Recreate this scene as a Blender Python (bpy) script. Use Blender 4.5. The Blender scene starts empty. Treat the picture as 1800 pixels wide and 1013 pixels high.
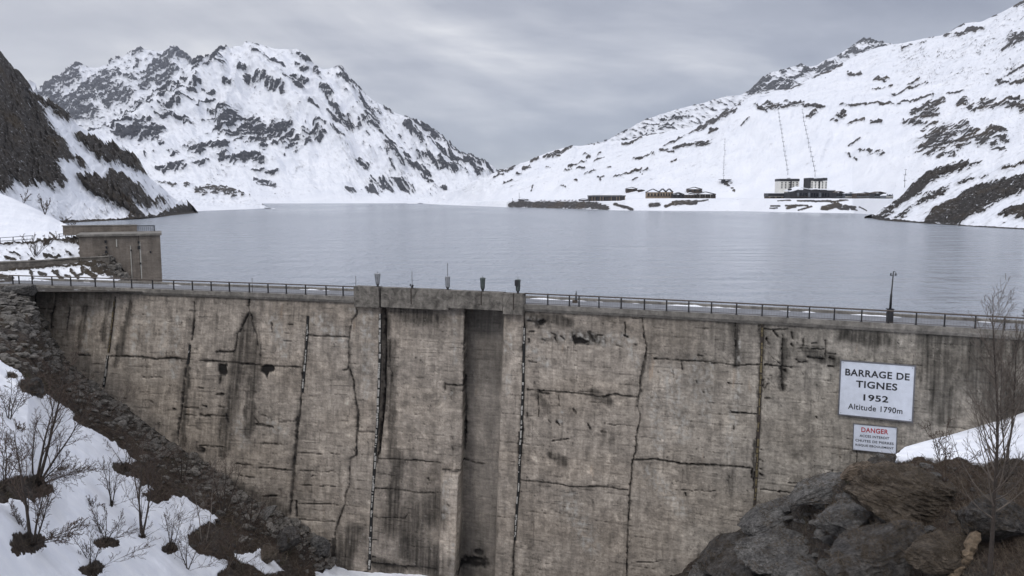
import bpy, math, random
import numpy as np
from mathutils import Vector, Matrix
R = math.radians
random.seed(7)
scene = bpy.context.scene
COL = scene.collection

# ------------------------------------------------------------------ camera
FPX = 1400.0                    # focal length in photo pixels (1800 wide)
HOR = 347.0                     # photo row of the horizon
CAMZ = 13.5                     # metres above the lake (lake at z = 0)
PITCH = math.atan((506.5 - HOR) / FPX)
cam_d = bpy.data.cameras.new('camera')
cam_d.sensor_width = 36.0
cam_d.lens = FPX / 1800.0 * 36.0
cam_d.clip_start = 0.5
cam_d.clip_end = 20000
cam = bpy.data.objects.new('camera', cam_d)
COL.objects.link(cam)
cam.location = (0, 0, CAMZ)
cam.rotation_euler = (R(90) - PITCH, 0, 0)
scene.camera = cam

# ------------------------------------------------------------------ exposure
scene.view_settings.view_transform = 'Standard'
scene.view_settings.look = 'None'
scene.view_settings.exposure = 0.12
scene.view_settings.gamma = 1.0

# ------------------------------------------------------------------ sun and sky
SUN_EL, SUN_AZ = 48.0, 215.0     # azimuth clockwise from +Y (north)
sun_d = bpy.data.lights.new('sun', 'SUN')
sun_d.energy = 0.8
sun_d.angle = R(14)
sun_d.color = (1.0, 0.96, 0.90)
sun = bpy.data.objects.new('sun', sun_d)
COL.objects.link(sun)
sd = Vector((math.sin(R(SUN_AZ)) * math.cos(R(SUN_EL)), math.cos(R(SUN_AZ)) * math.cos(R(SUN_EL)), math.sin(R(SUN_EL))))
sun.rotation_euler = sd.to_track_quat('Z', 'Y').to_euler()

class NT:
    """small helper for building node trees"""
    def __init__(s, tree):
        s.t = tree
    def n(s, kind, **kw):
        nd = s.t.nodes.new(kind)
        for k, v in kw.items():
            if k.startswith('i_'):
                nd.inputs[k[2:]].default_value = v
            else:
                setattr(nd, k, v)
        return nd
    def l(s, a, b):
        s.t.links.new(a, b)
    def put(s, inp, v):
        if hasattr(v, 'is_linked') or hasattr(v, 'links'):
            s.l(v, inp)
        else:
            inp.default_value = v
    def math(s, op, a, b=0.0, clamp=False):
        m = s.n('ShaderNodeMath', operation=op, use_clamp=clamp)
        s.put(m.inputs[0], a); s.put(m.inputs[1], b)
        return m.outputs[0]
    def mix(s, fac, a, b, mode='MIX'):
        m = s.n('ShaderNodeMix', data_type='RGBA', blend_type=mode)
        s.put(m.inputs[0], fac)
        for i, v in ((6, a), (7, b)):
            if isinstance(v, tuple):
                m.inputs[i].default_value = (*v[:3], 1)
            else:
                s.l(v, m.inputs[i])
        return m.outputs[2]
    def ramp(s, fac, stops):
        r = s.n('ShaderNodeValToRGB')
        els = r.color_ramp.elements
        while len(els) < len(stops):
            els.new(0.5)
        for e, (p, c) in zip(els, stops):
            e.position = p
            e.color = (c, c, c, 1) if not isinstance(c, tuple) else (*c, 1)
        s.put(r.inputs[0], fac)
        return r.outputs[0]
    def noise(s, vec, scale, detail=4, rough=0.55, dist=0.0):
        n = s.n('ShaderNodeTexNoise')
        n.inputs['Scale'].default_value = scale
        n.inputs['Detail'].default_value = detail
        n.inputs['Roughness'].default_value = rough
        n.inputs['Distortion'].default_value = dist
        if vec is not None:
            s.l(vec, n.inputs['Vector'])
        return n.outputs[0]
    def mapping(s, vec, scale=(1, 1, 1), rot=(0, 0, 0)):
        m = s.n('ShaderNodeMapping')
        m.inputs['Scale'].default_value = scale
        m.inputs['Rotation'].default_value = rot
        s.l(vec, m.inputs['Vector'])
        return m.outputs[0]

world = bpy.data.worlds.new('World')
scene.world = world
world.use_nodes = True
wt = world.node_tree
wt.nodes.clear()
W = NT(wt)
out = W.n('ShaderNodeOutputWorld')
sky = W.n('ShaderNodeTexSky', sky_type='NISHITA')
sky.sun_disc = False
sky.sun_elevation = R(SUN_EL)
sky.sun_rotation = R(SUN_AZ)
sky.altitude = 1800
bg1 = W.n('ShaderNodeBackground')
bg1.inputs[1].default_value = 0.10
W.l(sky.outputs[0], bg1.inputs[0])
tc = W.n('ShaderNodeTexCoord')
sep = W.n('ShaderNodeSeparateXYZ')
W.l(tc.outputs['Generated'], sep.inputs[0])
zz = W.math('ADD', W.math('MAXIMUM', sep.outputs[2], 0.0), 0.30)
cx = W.math('DIVIDE', sep.outputs[0], zz)
cy = W.math('DIVIDE', sep.outputs[1], zz)
cmb = W.n('ShaderNodeCombineXYZ')
W.l(cx, cmb.inputs[0]); W.l(cy, cmb.inputs[1])
cv = W.mapping(cmb.outputs[0], (0.62, 0.42, 1), (0, 0, R(-28)))
n1 = W.noise(cv, 1.15, 8, 0.52, 0.7)
n2 = W.noise(W.mapping(cmb.outputs[0], (0.6, 1.1, 1), (0, 0, R(30))), 2.2, 6, 0.55, 0.3)
cl = W.math('ADD', W.math('MULTIPLY', n1, 0.72), W.math('MULTIPLY', n2, 0.28))
ccol = W.ramp(cl, [(0.41, (0.285, 0.302, 0.362)), (0.465, (0.375, 0.393, 0.452)), (0.52, (0.56, 0.57, 0.612)), (0.58, (0.89, 0.885, 0.89))])
# the lowest air down the valley is a deeper blue grey, and the vault brightens upward
low = W.ramp(sep.outputs[2], [(0.0, 0.0), (0.16, 1.0)])
ccol = W.mix(low, W.mix(0.55, ccol, (0.29, 0.33, 0.43)), ccol)
side = W.ramp(W.math('ADD', W.math('MULTIPLY', sep.outputs[0], -0.9), 0.5), [(0.0, 0.0), (0.45, 0.1), (1.0, 1.0)])
ccol = W.mix(W.math('MULTIPLY', side, 0.5), ccol, (0.68, 0.68, 0.71))
zen = W.ramp(sep.outputs[2], [(0.26, 0.0), (0.85, 1.0)])
stren = W.math('ADD', 1.08, W.math('MULTIPLY', zen, 1.15))
bg2 = W.n('ShaderNodeBackground')
W.l(ccol, bg2.inputs[0]); W.l(stren, bg2.inputs[1])
mx = W.n('ShaderNodeMixShader')
mx.inputs[0].default_value = 0.90
W.l(bg1.outputs[0], mx.inputs[1]); W.l(bg2.outputs[0], mx.inputs[2])
W.l(mx.outputs[0], out.inputs[0])

# ------------------------------------------------------------------ geometry helpers
CP, SP = math.cos(PITCH), math.sin(PITCH)

def ray(px, py):
    """photo pixel -> slopes (X per Y, Z per Y) of the sight line"""
    a = (np.asarray(px, float) - 900) / FPX
    b = -(np.asarray(py, float) - 506.5) / FPX
    yy = CP + b * SP
    return a / yy, (-SP + b * CP) / yy

def pt(px, py, D):
    a, c = ray(px, py)
    D = np.asarray(D, float)
    return np.stack(np.broadcast_arrays(a * D, D, CAMZ + c * D), -1)

def project(P):
    X, Y, Z = P[..., 0], P[..., 1], P[..., 2] - CAMZ
    f = Y * CP - Z * SP
    u = Y * SP + Z * CP
    return 900 + FPX * X / f, 506.5 - FPX * u / f

def water_D(py):
    _, c = ray(900, py)
    return -CAMZ / c

def _h(ix, iy, seed):
    h = (ix.astype(np.int64) * 374761393 + iy.astype(np.int64) * 668265263 + seed * 1442695041) & 0xffffffff
    h = ((h ^ (h >> 13)) * 1274126177) & 0xffffffff
    h = ((h ^ (h >> 16)) * 2246822519) & 0xffffffff
    return (h ^ (h >> 15)) & 0xffffffff

def perlin(x, y, seed=0):
    x = np.asarray(x, float); y = np.asarray(y, float)
    ix = np.floor(x); iy = np.floor(y)
    fx = x - ix; fy = y - iy
    u = fx * fx * fx * (fx * (fx * 6 - 15) + 10)
    v = fy * fy * fy * (fy * (fy * 6 - 15) + 10)
    def g(dx, dy):
        a = _h(ix + dx, iy + dy, seed) * (2 * math.pi / 4294967296.0)
        return np.cos(a) * (fx - dx) + np.sin(a) * (fy - dy)
    n0 = g(0, 0) * (1 - u) + g(1, 0) * u
    n1 = g(0, 1) * (1 - u) + g(1, 1) * u
    return (n0 * (1 - v) + n1 * v) * 1.5

def fbm(x, y, octv=4, seed=0, gain=0.5, ridged=False):
    t = 0; a = 1.0; s = 0; f = 1.0
    for i in range(octv):
        n = perlin(x * f + 17.3 * i, y * f - 9.1 * i, seed + i * 31)
        if ridged:
            n = 1 - 2 * np.abs(n)
        t = t + a * n; s += a; a *= gain; f *= 2.03
    return t / s

def sstep(a, b, x):
    t = np.clip((x - a) / (b - a), 0, 1)
    return t * t * (3 - 2 * t)

def seg_dist(PX, PY, x1, y1, x2, y2):
    dx, dy = x2 - x1, y2 - y1
    L = dx * dx + dy * dy + 1e-9
    t = np.clip(((PX - x1) * dx + (PY - y1) * dy) / L, 0, 1)
    return np.hypot(PX - x1 - t * dx, PY - y1 - t * dy)

def paint(PX, PY, strokes, base=-1.0):
    """max over strokes of 1 - distance / width; every stroke is (x1, y1, x2, y2, half width)"""
    v = np.full(PX.shape, base)
    for x1, y1, x2, y2, w in strokes:
        r = w * 2
        m = (PX > min(x1, x2) - r) & (PX < max(x1, x2) + r) & (PY > min(y1, y2) - r) & (PY < max(y1, y2) + r)
        if m.any():
            v[m] = np.maximum(v[m], 1 - seg_dist(PX[m], PY[m], x1, y1, x2, y2) / w)
    return v

def poly_in(PX, PY, poly):
    """signed distance to a polygon, positive inside"""
    x = np.array([p[0] for p in poly], float); y = np.array([p[1] for p in poly], float)
    ins = np.zeros(PX.shape, bool)
    d = np.full(PX.shape, 1e9)
    n = len(poly)
    for i in range(n):
        j = (i + 1) % n
        d = np.minimum(d, seg_dist(PX, PY, x[i], y[i], x[j], y[j]))
        if y[i] != y[j]:
            c = ((y[i] > PY) != (y[j] > PY)) & (PX < (x[j] - x[i]) * (PY - y[i]) / (y[j] - y[i]) + x[i])
            ins ^= c
    return np.where(ins, d, -d)

def line(pts, px):
    return np.interp(px, [p[0] for p in pts], [p[1] for p in pts])

def zoomed(lst, ox, oy, s, k=1.0):
    return [(ox + a / s, oy + b / s, ox + c / s, oy + d / s, max(w / s * k, 1.0)) for a, b, c, d, w in lst]

def zpoly(lst, ox, oy, s):
    return [(ox + a / s, oy + b / s) for a, b in lst]

def link(o, parent=None):
    COL.objects.link(o)
    if parent is not None:
        o.parent = parent
    return o

def grid_obj(name, P, mat, parent=None, attrs=None, flip=False, smooth=True):
    nr, nc = P.shape[:2]
    me = bpy.data.meshes.new(name)
    me.vertices.add(nr * nc)
    me.vertices.foreach_set('co', P.reshape(-1).astype(np.float32))
    idx = np.arange(nr * nc).reshape(nr, nc)
    q = np.stack([idx[:-1, :-1], idx[:-1, 1:], idx[1:, 1:], idx[1:, :-1]], -1).reshape(-1, 4)
    if flip:
        q = q[:, ::-1]
    nq = len(q)
    me.loops.add(nq * 4)
    me.loops.foreach_set('vertex_index', q.reshape(-1).astype(np.int32))
    me.polygons.add(nq)
    me.polygons.foreach_set('loop_start', np.arange(0, nq * 4, 4, dtype=np.int32))
    me.update(calc_edges=True)
    if smooth:
        me.polygons.foreach_set('use_smooth', np.ones(nq, bool))
    for k, v in (attrs or {}).items():
        if v.ndim == P.ndim and v.shape[-1] == 3:
            a = me.attributes.new(k, 'FLOAT_COLOR', 'POINT')
            c = np.concatenate([v.reshape(-1, 3), np.ones((nr * nc, 1))], 1)
            a.data.foreach_set('color', c.reshape(-1).astype(np.float32))
        else:
            a = me.attributes.new(k, 'FLOAT', 'POINT')
            a.data.foreach_set('value', v.reshape(-1).astype(np.float32))
    me.materials.append(mat)
    return link(bpy.data.objects.new(name, me), parent)

class MB:
    """collects shapes into one mesh object"""
    def __init__(s):
        s.v = []; s.f = []; s.sm = []
    def add(s, vs, fs, smooth=False):
        o = len(s.v)
        s.v += [tuple(map(float, p)) for p in vs]
        s.f += [tuple(i + o for i in f) for f in fs]
        s.sm += [smooth] * len(fs)
    def box(s, c, size, ax=None, taper=1.0):
        """box centred at c; ax = three axes (rows)"""
        ax = np.eye(3) if ax is None else np.asarray(ax, float)
        c = np.asarray(c, float)
        vs = []
        for k in (-1, 1):
            t = taper if k > 0 else 1.0
            for i, j in ((-1, -1), (1, -1), (1, 1), (-1, 1)):
                vs.append(c + ax[0] * i * size[0] / 2 * t + ax[1] * j * size[1] / 2 * t + ax[2] * k * size[2] / 2)
        s.add(vs, [(3, 2, 1, 0), (4, 5, 6, 7), (0, 1, 5, 4), (1, 2, 6, 5), (2, 3, 7, 6), (3, 0, 4, 7)])
    def tube(s, pts, rad, sides=6, cap=True, smooth=True):
        P = [np.asarray(p, float) for p in pts]
        if not hasattr(rad, '__len__'):
            rad = [rad] * len(P)
        vs = []; fs = []
        for i, p in enumerate(P):
            d = P[min(i + 1, len(P) - 1)] - P[max(i - 1, 0)]
            d = d / (np.linalg.norm(d) + 1e-9)
            ref = np.array([1.0, 0, 0]) if abs(d[0]) < 0.8 else np.array([0, 1.0, 0])
            u = np.cross(d, ref); u /= np.linalg.norm(u)
            w = np.cross(d, u)
            for k in range(sides):
                a = 2 * math.pi * k / sides
                vs.append(p + rad[i] * (math.cos(a) * u + math.sin(a) * w))
        for i in range(len(P) - 1):
            for k in range(sides):
                a = i * sides + k; b = i * sides + (k + 1) % sides
                fs.append((a, b, b + sides, a + sides))
        if cap:
            fs.append(tuple(range(sides))[::-1])
            n = (len(P) - 1) * sides
            fs.append(tuple(range(n, n + sides)))
        s.add(vs, fs, smooth)
    def lathe(s, c, prof, sides=12, smooth=True):
        """prof = (radius, height) pairs turned about the vertical"""
        s.tube_profile(c, prof, sides, smooth)
    def tube_profile(s, c, prof, sides, smooth):
        vs = []; fs = []
        for r, h in prof:
            for k in range(sides):
                a = 2 * math.pi * k / sides
                vs.append((c[0] + r * math.cos(a), c[1] + r * math.sin(a), c[2] + h))
        for i in range(len(prof) - 1):
            for k in range(sides):
                a = i * sides + k; b = i * sides + (k + 1) % sides
                fs.append((a, b, b + sides, a + sides))
        fs.append(tuple(range(sides))[::-1])
        n = (len(prof) - 1) * sides
        fs.append(tuple(range(n, n + sides)))
        s.add(vs, fs, smooth)
    def build(s, name, mat, parent=None, origin=None):
        me = bpy.data.meshes.new(name)
        v = np.array(s.v, float)
        if origin is not None:
            v = v - np.asarray(origin, float)
        me.from_pydata([tuple(p) for p in v], [], s.f)
        me.polygons.foreach_set('use_smooth', s.sm)
        me.materials.append(mat)
        me.update()
        o = link(bpy.data.objects.new(name, me), parent)
        if origin is not None and parent is None:
            o.location = tuple(map(float, origin))
        return o

def tag(o, label=None, cat=None, group=None, kind=None):
    if label: o['label'] = label
    if cat: o['category'] = cat
    if group: o['group'] = group
    if kind: o['kind'] = kind
    return o

def thing(name, label, cat, loc=(0, 0, 0), group=None, rotz=0.0):
    o = bpy.data.objects.new(name, None)
    o.empty_display_size = 0.5
    link(o)
    o.location = tuple(map(float, loc))
    o.rotation_euler = (0, 0, rotz)
    return tag(o, label, cat, group)

def dup(root, loc, rotz=None, label=None, scale=None):
    r = root.copy(); COL.objects.link(r)
    r.location = tuple(map(float, loc))
    if rotz is not None: r.rotation_euler = (0, 0, rotz)
    if label: r['label'] = label
    if scale: r.scale = (scale,) * 3
    for ch in list(root.children):
        c = ch.copy(); COL.objects.link(c); c.parent = r
        for g in ch.children:
            d = g.copy(); COL.objects.link(d); d.parent = c
    return r

# ------------------------------------------------------------------ materials
def mat_new(name):
    m = bpy.data.materials.new(name)
    m.use_nodes = True
    t = m.node_tree
    t.nodes.clear()
    N = NT(t)
    o = N.n('ShaderNodeOutputMaterial')
    b = N.n('ShaderNodeBsdfPrincipled')
    N.l(b.outputs[0], o.inputs[0])
    return m, N, b

def bump(N, b, h, strength=0.5, dist=0.1, base=None):
    n = N.n('ShaderNodeBump')
    n.inputs['Strength'].default_value = strength
    n.inputs['Distance'].default_value = dist
    N.l(h, n.inputs['Height'])
    if base is not None:
        N.l(base, n.inputs['Normal'])
    N.l(n.outputs[0], b.inputs['Normal'])
    return n.outputs[0]

def simple(name, col, rough=0.6, metal=0.0, var=0.25, scale=3.0, bmp=0.0):
    m, N, b = mat_new(name)
    geo = N.n('ShaderNodeNewGeometry')
    n = N.noise(geo.outputs['Position'], scale, 5, 0.6)
    f = N.ramp(n, [(0.3, 1 - var), (0.7, 1 + var)])
    c = N.mix(1.0, tuple(col), f, 'MULTIPLY')
    N.l(c, b.inputs['Base Color'])
    b.inputs['Roughness'].default_value = rough
    b.inputs['Metallic'].default_value = metal
    if bmp:
        bump(N, b, n, bmp, 0.05)
    return m

SNOW = (0.80, 0.82, 0.87)

def mountain_mat(name, rock_a, rock_b, sc, warm=None):
    """snow over rock: the 'rock' attribute says where the outcrops are, fine noise breaks their edges"""
    m, N, b = mat_new(name)
    geo = N.n('ShaderNodeNewGeometry')
    P = geo.outputs['Position']
    at = N.n('ShaderNodeAttribute', attribute_name='rock')
    nf = N.noise(P, sc, 6, 0.62)
    nm = N.noise(P, sc * 0.22, 5, 0.6)
    nd = N.noise(N.mapping(P, (1, 0.6, 1.6), (0, R(25), 0)), sc * 2.2, 4, 0.65)
    ns = N.noise(N.mapping(P, (1, 0.5, 2.2), (0, R(-20), 0)), sc * 1.1, 5, 0.7, 0.3)
    v = N.math('ADD', at.outputs['Fac'], N.math('MULTIPLY', N.math('MULTIPLY', at.outputs['Fac'], 2.2, True), N.math('ADD', N.math('MULTIPLY', N.math('SUBTRACT', nf, 0.5), 0.65), N.math('MULTIPLY', N.math('SUBTRACT', ns, 0.5), 0.55))))
    mask = N.ramp(v, [(0.48, 0.0), (0.55, 1.0)])
    # small ledges in the rock keep a little snow
    led = N.ramp(nd, [(0.60, 0.0), (0.68, 1.0)])
    deep = N.ramp(v, [(0.5, 0.9), (0.95, 0.25)])
    mask = N.math('MULTIPLY', mask, N.math('SUBTRACT', 1.0, N.math('MULTIPLY', led, deep)))
    rc = N.mix(N.ramp(nd, [(0.3, 0.0), (0.7, 1.0)]), rock_a, rock_b)
    if warm:
        rc = N.mix(N.ramp(nm, [(0.5, 0.0), (0.68, 1.0)]), rc, warm)
    sc_ = N.mix(N.ramp(nm, [(0.3, 0.0), (0.75, 1.0)]), (0.69, 0.715, 0.775), (0.80, 0.815, 0.86))
    dust_shade = N.math('ADD', at.outputs['Fac'], N.math('MULTIPLY', N.math('MULTIPLY', at.outputs['Fac'], 2.2, True), N.math('SUBTRACT', ns, 0.5)))
    sc_ = N.mix(N.ramp(dust_shade, [(0.18, 0.0), (0.50, 0.26)]), sc_, rock_b)  # greyer thin snow near outcrops, with soft shading painted into the colour
    N.l(N.mix(mask, sc_, rc), b.inputs['Base Color'])
    b.inputs['Roughness'].default_value = 0.8
    b.inputs['Specular IOR Level'].default_value = 0.2
    h = N.math('ADD', N.math('MULTIPLY', N.math('MULTIPLY', nd, mask), 1.0), N.math('MULTIPLY', nf, 0.07))
    bump(N, b, h, 0.55, 0.6 / sc)
    return m

M = {}
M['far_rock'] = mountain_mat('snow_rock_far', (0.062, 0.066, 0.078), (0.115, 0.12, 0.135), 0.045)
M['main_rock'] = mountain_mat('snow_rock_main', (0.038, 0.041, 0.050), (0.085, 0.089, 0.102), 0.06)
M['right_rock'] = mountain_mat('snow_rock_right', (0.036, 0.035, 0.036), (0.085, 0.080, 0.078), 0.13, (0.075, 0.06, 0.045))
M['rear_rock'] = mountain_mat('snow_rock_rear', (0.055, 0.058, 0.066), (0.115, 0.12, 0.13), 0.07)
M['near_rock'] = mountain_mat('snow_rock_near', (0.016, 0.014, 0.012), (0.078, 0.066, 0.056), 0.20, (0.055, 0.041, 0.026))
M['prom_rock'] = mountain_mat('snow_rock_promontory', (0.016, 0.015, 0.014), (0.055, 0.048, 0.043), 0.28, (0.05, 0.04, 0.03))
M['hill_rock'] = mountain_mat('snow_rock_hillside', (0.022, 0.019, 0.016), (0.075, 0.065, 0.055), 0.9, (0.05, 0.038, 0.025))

def ground_mat():
    m, N, b = mat_new('foreground_ground')
    geo = N.n('ShaderNodeNewGeometry')
    P = geo.outputs['Position']
    at = N.n('ShaderNodeAttribute', attribute_name='snow')
    st = N.n('ShaderNodeAttribute', attribute_name='stone')
    nf = N.noise(P, 3.2, 6, 0.65)
    nb = N.noise(P, 0.55, 5, 0.6)
    vor = N.n('ShaderNodeTexVoronoi')
    vor.inputs['Scale'].default_value = 1.5
    N.l(P, vor.inputs['Vector'])
    v = N.math('ADD', at.outputs['Fac'], N.math('MULTIPLY', N.math('SUBTRACT', nf, 0.5), 0.35))
    mask = N.ramp(v, [(0.46, 0.0), (0.54, 1.0)])
    soil = N.mix(N.ramp(nb, [(0.35, 0.0), (0.65, 1.0)]), (0.024, 0.017, 0.013), (0.062, 0.043, 0.031))
    soil = N.mix(N.ramp(nf, [(0.48, 0.0), (0.66, 1.0)]), soil, (0.10, 0.078, 0.058))
    stone = N.mix(N.ramp(nf, [(0.3, 0.0), (0.7, 1.0)]), (0.022, 0.020, 0.019), (0.10, 0.092, 0.085))
    soil = N.mix(st.outputs['Fac'], soil, stone)
    moss = N.mix(N.ramp(nb, [(0.56, 0.0), (0.66, 0.55)]), soil, (0.030, 0.030, 0.012))
    sn = N.mix(N.ramp(nb, [(0.3, 0.0), (0.7, 1.0)]), (0.72, 0.745, 0.81), (0.83, 0.845, 0.885))
    N.l(N.mix(mask, moss, sn), b.inputs['Base Color'])
    b.inputs['Roughness'].default_value = 0.85
    b.inputs['Specular IOR Level'].default_value = 0.2
    inv = N.math('SUBTRACT', 1.0, mask)
    h = N.math('ADD', N.math('MULTIPLY', N.math('ADD', nf, N.math('MULTIPLY', vor.outputs['Distance'], 0.5)), inv),
               N.math('MULTIPLY', nf, 0.12))
    bump(N, b, h, 0.9, 0.35)
    return m
M['ground'] = ground_mat()

def concrete_mat(name, attr=True, base=(0.20, 0.185, 0.17), k=1.0):
    m, N, b = mat_new(name)
    geo = N.n('ShaderNodeNewGeometry')
    P = geo.outputs['Position']
    n1 = N.noise(P, 0.55, 6, 0.65)
    n2 = N.noise(N.mapping(P, (1.6, 1.6, 0.18)), 1.1, 5, 0.6)
    n3 = N.noise(P, 6.0, 5, 0.7)
    n4 = N.noise(N.mapping(P, (0.5, 0.5, 3.0)), 1.6, 5, 0.65)
    if attr:
        a = N.n('ShaderNodeAttribute', attribute_name='tint')
        c = a.outputs['Color']
    else:
        rgb = N.n('ShaderNodeRGB'); rgb.outputs[0].default_value = (*base, 1)
        c = rgb.outputs[0]
    c = N.mix(1.0, c, N.ramp(n1, [(0.3, 0.74), (0.7, 1.22)]), 'MULTIPLY')
    c = N.mix(1.0, c, N.ramp(n2, [(0.3, 0.78), (0.7, 1.18)]), 'MULTIPLY')
    c = N.mix(1.0, c, N.ramp(n3, [(0.3, 0.84), (0.7, 1.14)]), 'MULTIPLY')
    c = N.mix(1.0, c, N.ramp(n4, [(0.3, 0.84), (0.7, 1.14)]), 'MULTIPLY')
    if not attr:
        nb = N.noise(P, 1.3, 6, 0.68, 0.6)
        c = N.mix(1.0, c, N.ramp(nb, [(0.34, 1 - 0.42 * k), (0.5, 1.0), (0.66, 1 + 0.42 * k)]), 'MULTIPLY')
    N.l(c, b.inputs['Base Color'])
    b.inputs['Roughness'].default_value = 0.9
    b.inputs['Specular IOR Level'].default_value = 0.25
    h = N.math('ADD', N.math('MULTIPLY', n3, 0.5), N.math('MULTIPLY', n4, 0.6))
    bump(N, b, h, 0.55, 0.12)
    return m
M['dam'] = concrete_mat('dam_concrete')
M['concrete'] = concrete_mat('trim_concrete', False, (0.20, 0.187, 0.170), 0.7)
M['parapet'] = concrete_mat('stained_parapet_concrete', False, (0.155, 0.143, 0.128), 1.35)
M['concrete_dark'] = concrete_mat('abutment_concrete', False, (0.185, 0.160, 0.138), 0.25)
M['wall_stone'] = concrete_mat('retaining_wall_concrete', False, (0.11, 0.10, 0.09))

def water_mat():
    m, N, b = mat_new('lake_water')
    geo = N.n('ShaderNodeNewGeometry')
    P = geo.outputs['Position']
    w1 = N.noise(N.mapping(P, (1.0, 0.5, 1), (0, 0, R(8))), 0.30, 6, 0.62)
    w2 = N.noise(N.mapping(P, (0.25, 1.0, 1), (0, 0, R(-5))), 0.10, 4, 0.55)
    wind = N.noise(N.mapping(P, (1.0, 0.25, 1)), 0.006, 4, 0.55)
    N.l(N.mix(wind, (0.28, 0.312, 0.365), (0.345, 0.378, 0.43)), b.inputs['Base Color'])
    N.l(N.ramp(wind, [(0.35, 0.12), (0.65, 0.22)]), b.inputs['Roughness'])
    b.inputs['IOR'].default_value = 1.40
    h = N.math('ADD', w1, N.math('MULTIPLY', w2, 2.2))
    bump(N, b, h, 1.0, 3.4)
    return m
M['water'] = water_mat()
M['asphalt'] = simple('asphalt', (0.17, 0.175, 0.19), 0.85, 0, 0.25, 1.2, 0.2)
M['snow'] = simple('snow', SNOW, 0.8, 0, 0.06, 0.8, 0.15)
M['dark_metal'] = simple('dark_painted_metal', (0.020, 0.020, 0.022), 0.5, 0.3, 0.3, 8)
M['rust_metal'] = simple('weathered_rail', (0.085, 0.068, 0.058), 0.6, 0.2, 0.35, 5)
M['sign_white'] = simple('sign_enamel', (0.60, 0.64, 0.73), 0.35, 0, 0.09, 2.0)
M['sign_frame'] = simple('sign_frame_metal', (0.17, 0.17, 0.185), 0.4, 0.6, 0.2, 3)
M['ink'] = simple('black_lettering', (0.012, 0.013, 0.018), 0.5, 0, 0.1, 3)
M['red'] = simple('red_lettering', (0.36, 0.025, 0.035), 0.5, 0, 0.1, 3)
M['strip_white'] = simple('peeling_joint_filler', (0.36, 0.35, 0.33), 0.8, 0, 0.5, 5)
M['strip_olive'] = simple('rusted_joint_channel', (0.13, 0.105, 0.055), 0.8, 0, 0.4, 3)
M['black_tar'] = simple('black_joint_tar', (0.010, 0.010, 0.010), 0.8, 0, 0.3, 3)
M['bark'] = simple('bark', (0.040, 0.031, 0.026), 0.9, 0, 0.4, 9, 0.5)
M['bark_pale'] = simple('pale_birch_bark', (0.16, 0.135, 0.115), 0.9, 0, 0.5, 5, 0.4)
M['twig'] = simple('twigs', (0.066, 0.045, 0.034), 0.9, 0, 0.3, 4)
M['twig_pale'] = simple('pale_twigs', (0.11, 0.090, 0.076), 0.9, 0, 0.3, 4)
M['straw'] = simple('dead_grass', (0.105, 0.082, 0.060), 0.9, 0, 0.7, 1.3)
M['wood'] = simple('weathered_wood', (0.13, 0.096, 0.064), 0.85, 0, 0.6, 5, 0.8)
M['timber'] = simple('brown_timber', (0.060, 0.044, 0.034), 0.75, 0, 0.3, 0.8)
M['ochre'] = simple('ochre_render', (0.24, 0.185, 0.13), 0.8, 0, 0.25, 0.6)
M['render'] = simple('cream_render', (0.72, 0.71, 0.67), 0.8, 0, 0.10, 0.5)
M['dark_clad'] = simple('dark_cladding', (0.018, 0.018, 0.022), 0.5, 0, 0.4, 0.5)
M['grey_clad'] = simple('slate_cladding', (0.09, 0.10, 0.115), 0.6, 0, 0.3, 0.5)
M['pane'] = simple('dark_window_glass', (0.012, 0.014, 0.018), 0.15, 0, 0.2, 0.5)
M['pylon'] = simple('galvanised_steel', (0.20, 0.205, 0.22), 0.6, 0.2, 0.2, 1)
M['pale'] = simple('pale_frame', (0.38, 0.37, 0.34), 0.7, 0, 0.2, 1)

def rock_mat(name, a, c, moss=False):
    m, N, b = mat_new(name)
    geo = N.n('ShaderNodeNewGeometry')
    P = geo.outputs['Position']
    n1 = N.noise(P, 0.9, 6, 0.65, 0.4)
    n2 = N.noise(P, 5.5, 6, 0.7)
    n3 = N.noise(N.mapping(P, (1, 1, 1.9), (R(25), R(20), 0)), 1.9, 6, 0.72)
    col = N.mix(N.ramp(n1, [(0.3, 0.0), (0.7, 1.0)]), a, c)
    col = N.mix(1.0, col, N.ramp(n2, [(0.30, 0.35), (0.70, 1.75)]), 'MULTIPLY')
    col = N.mix(1.0, col, N.ramp(n3, [(0.3, 0.7), (0.6, 1.1)]), 'MULTIPLY')
    if moss:
        col = N.mix(N.ramp(N.noise(P, 1.7, 4, 0.6), [(0.5, 0.0), (0.62, 0.75)]), col, (0.030, 0.022, 0.014))
    N.l(col, b.inputs['Base Color'])
    b.inputs['Roughness'].default_value = 0.85
    b.inputs['Specular IOR Level'].default_value = 0.25
    bump(N, b, N.math('ADD', n2, n3), 0.9, 0.22)
    return m
M['rock_grey'] = rock_mat('grey_boulder', (0.055, 0.053, 0.053), (0.165, 0.158, 0.150))
M['rubble'] = rock_mat('rubble_stone', (0.060, 0.055, 0.050), (0.215, 0.200, 0.182))
M['straw_pale'] = simple('bleached_grass', (0.17, 0.14, 0.108), 0.9, 0, 0.6, 1.1)
M['rock_brown'] = rock_mat('brown_boulder', (0.045, 0.036, 0.028), (0.125, 0.102, 0.080), True)
M['rock_dark'] = rock_mat('dark_boulder', (0.034, 0.032, 0.032), (0.105, 0.097, 0.091), True)
M['rock_tan'] = rock_mat('tan_boulder', (0.075, 0.058, 0.044), (0.19, 0.15, 0.115))
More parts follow.
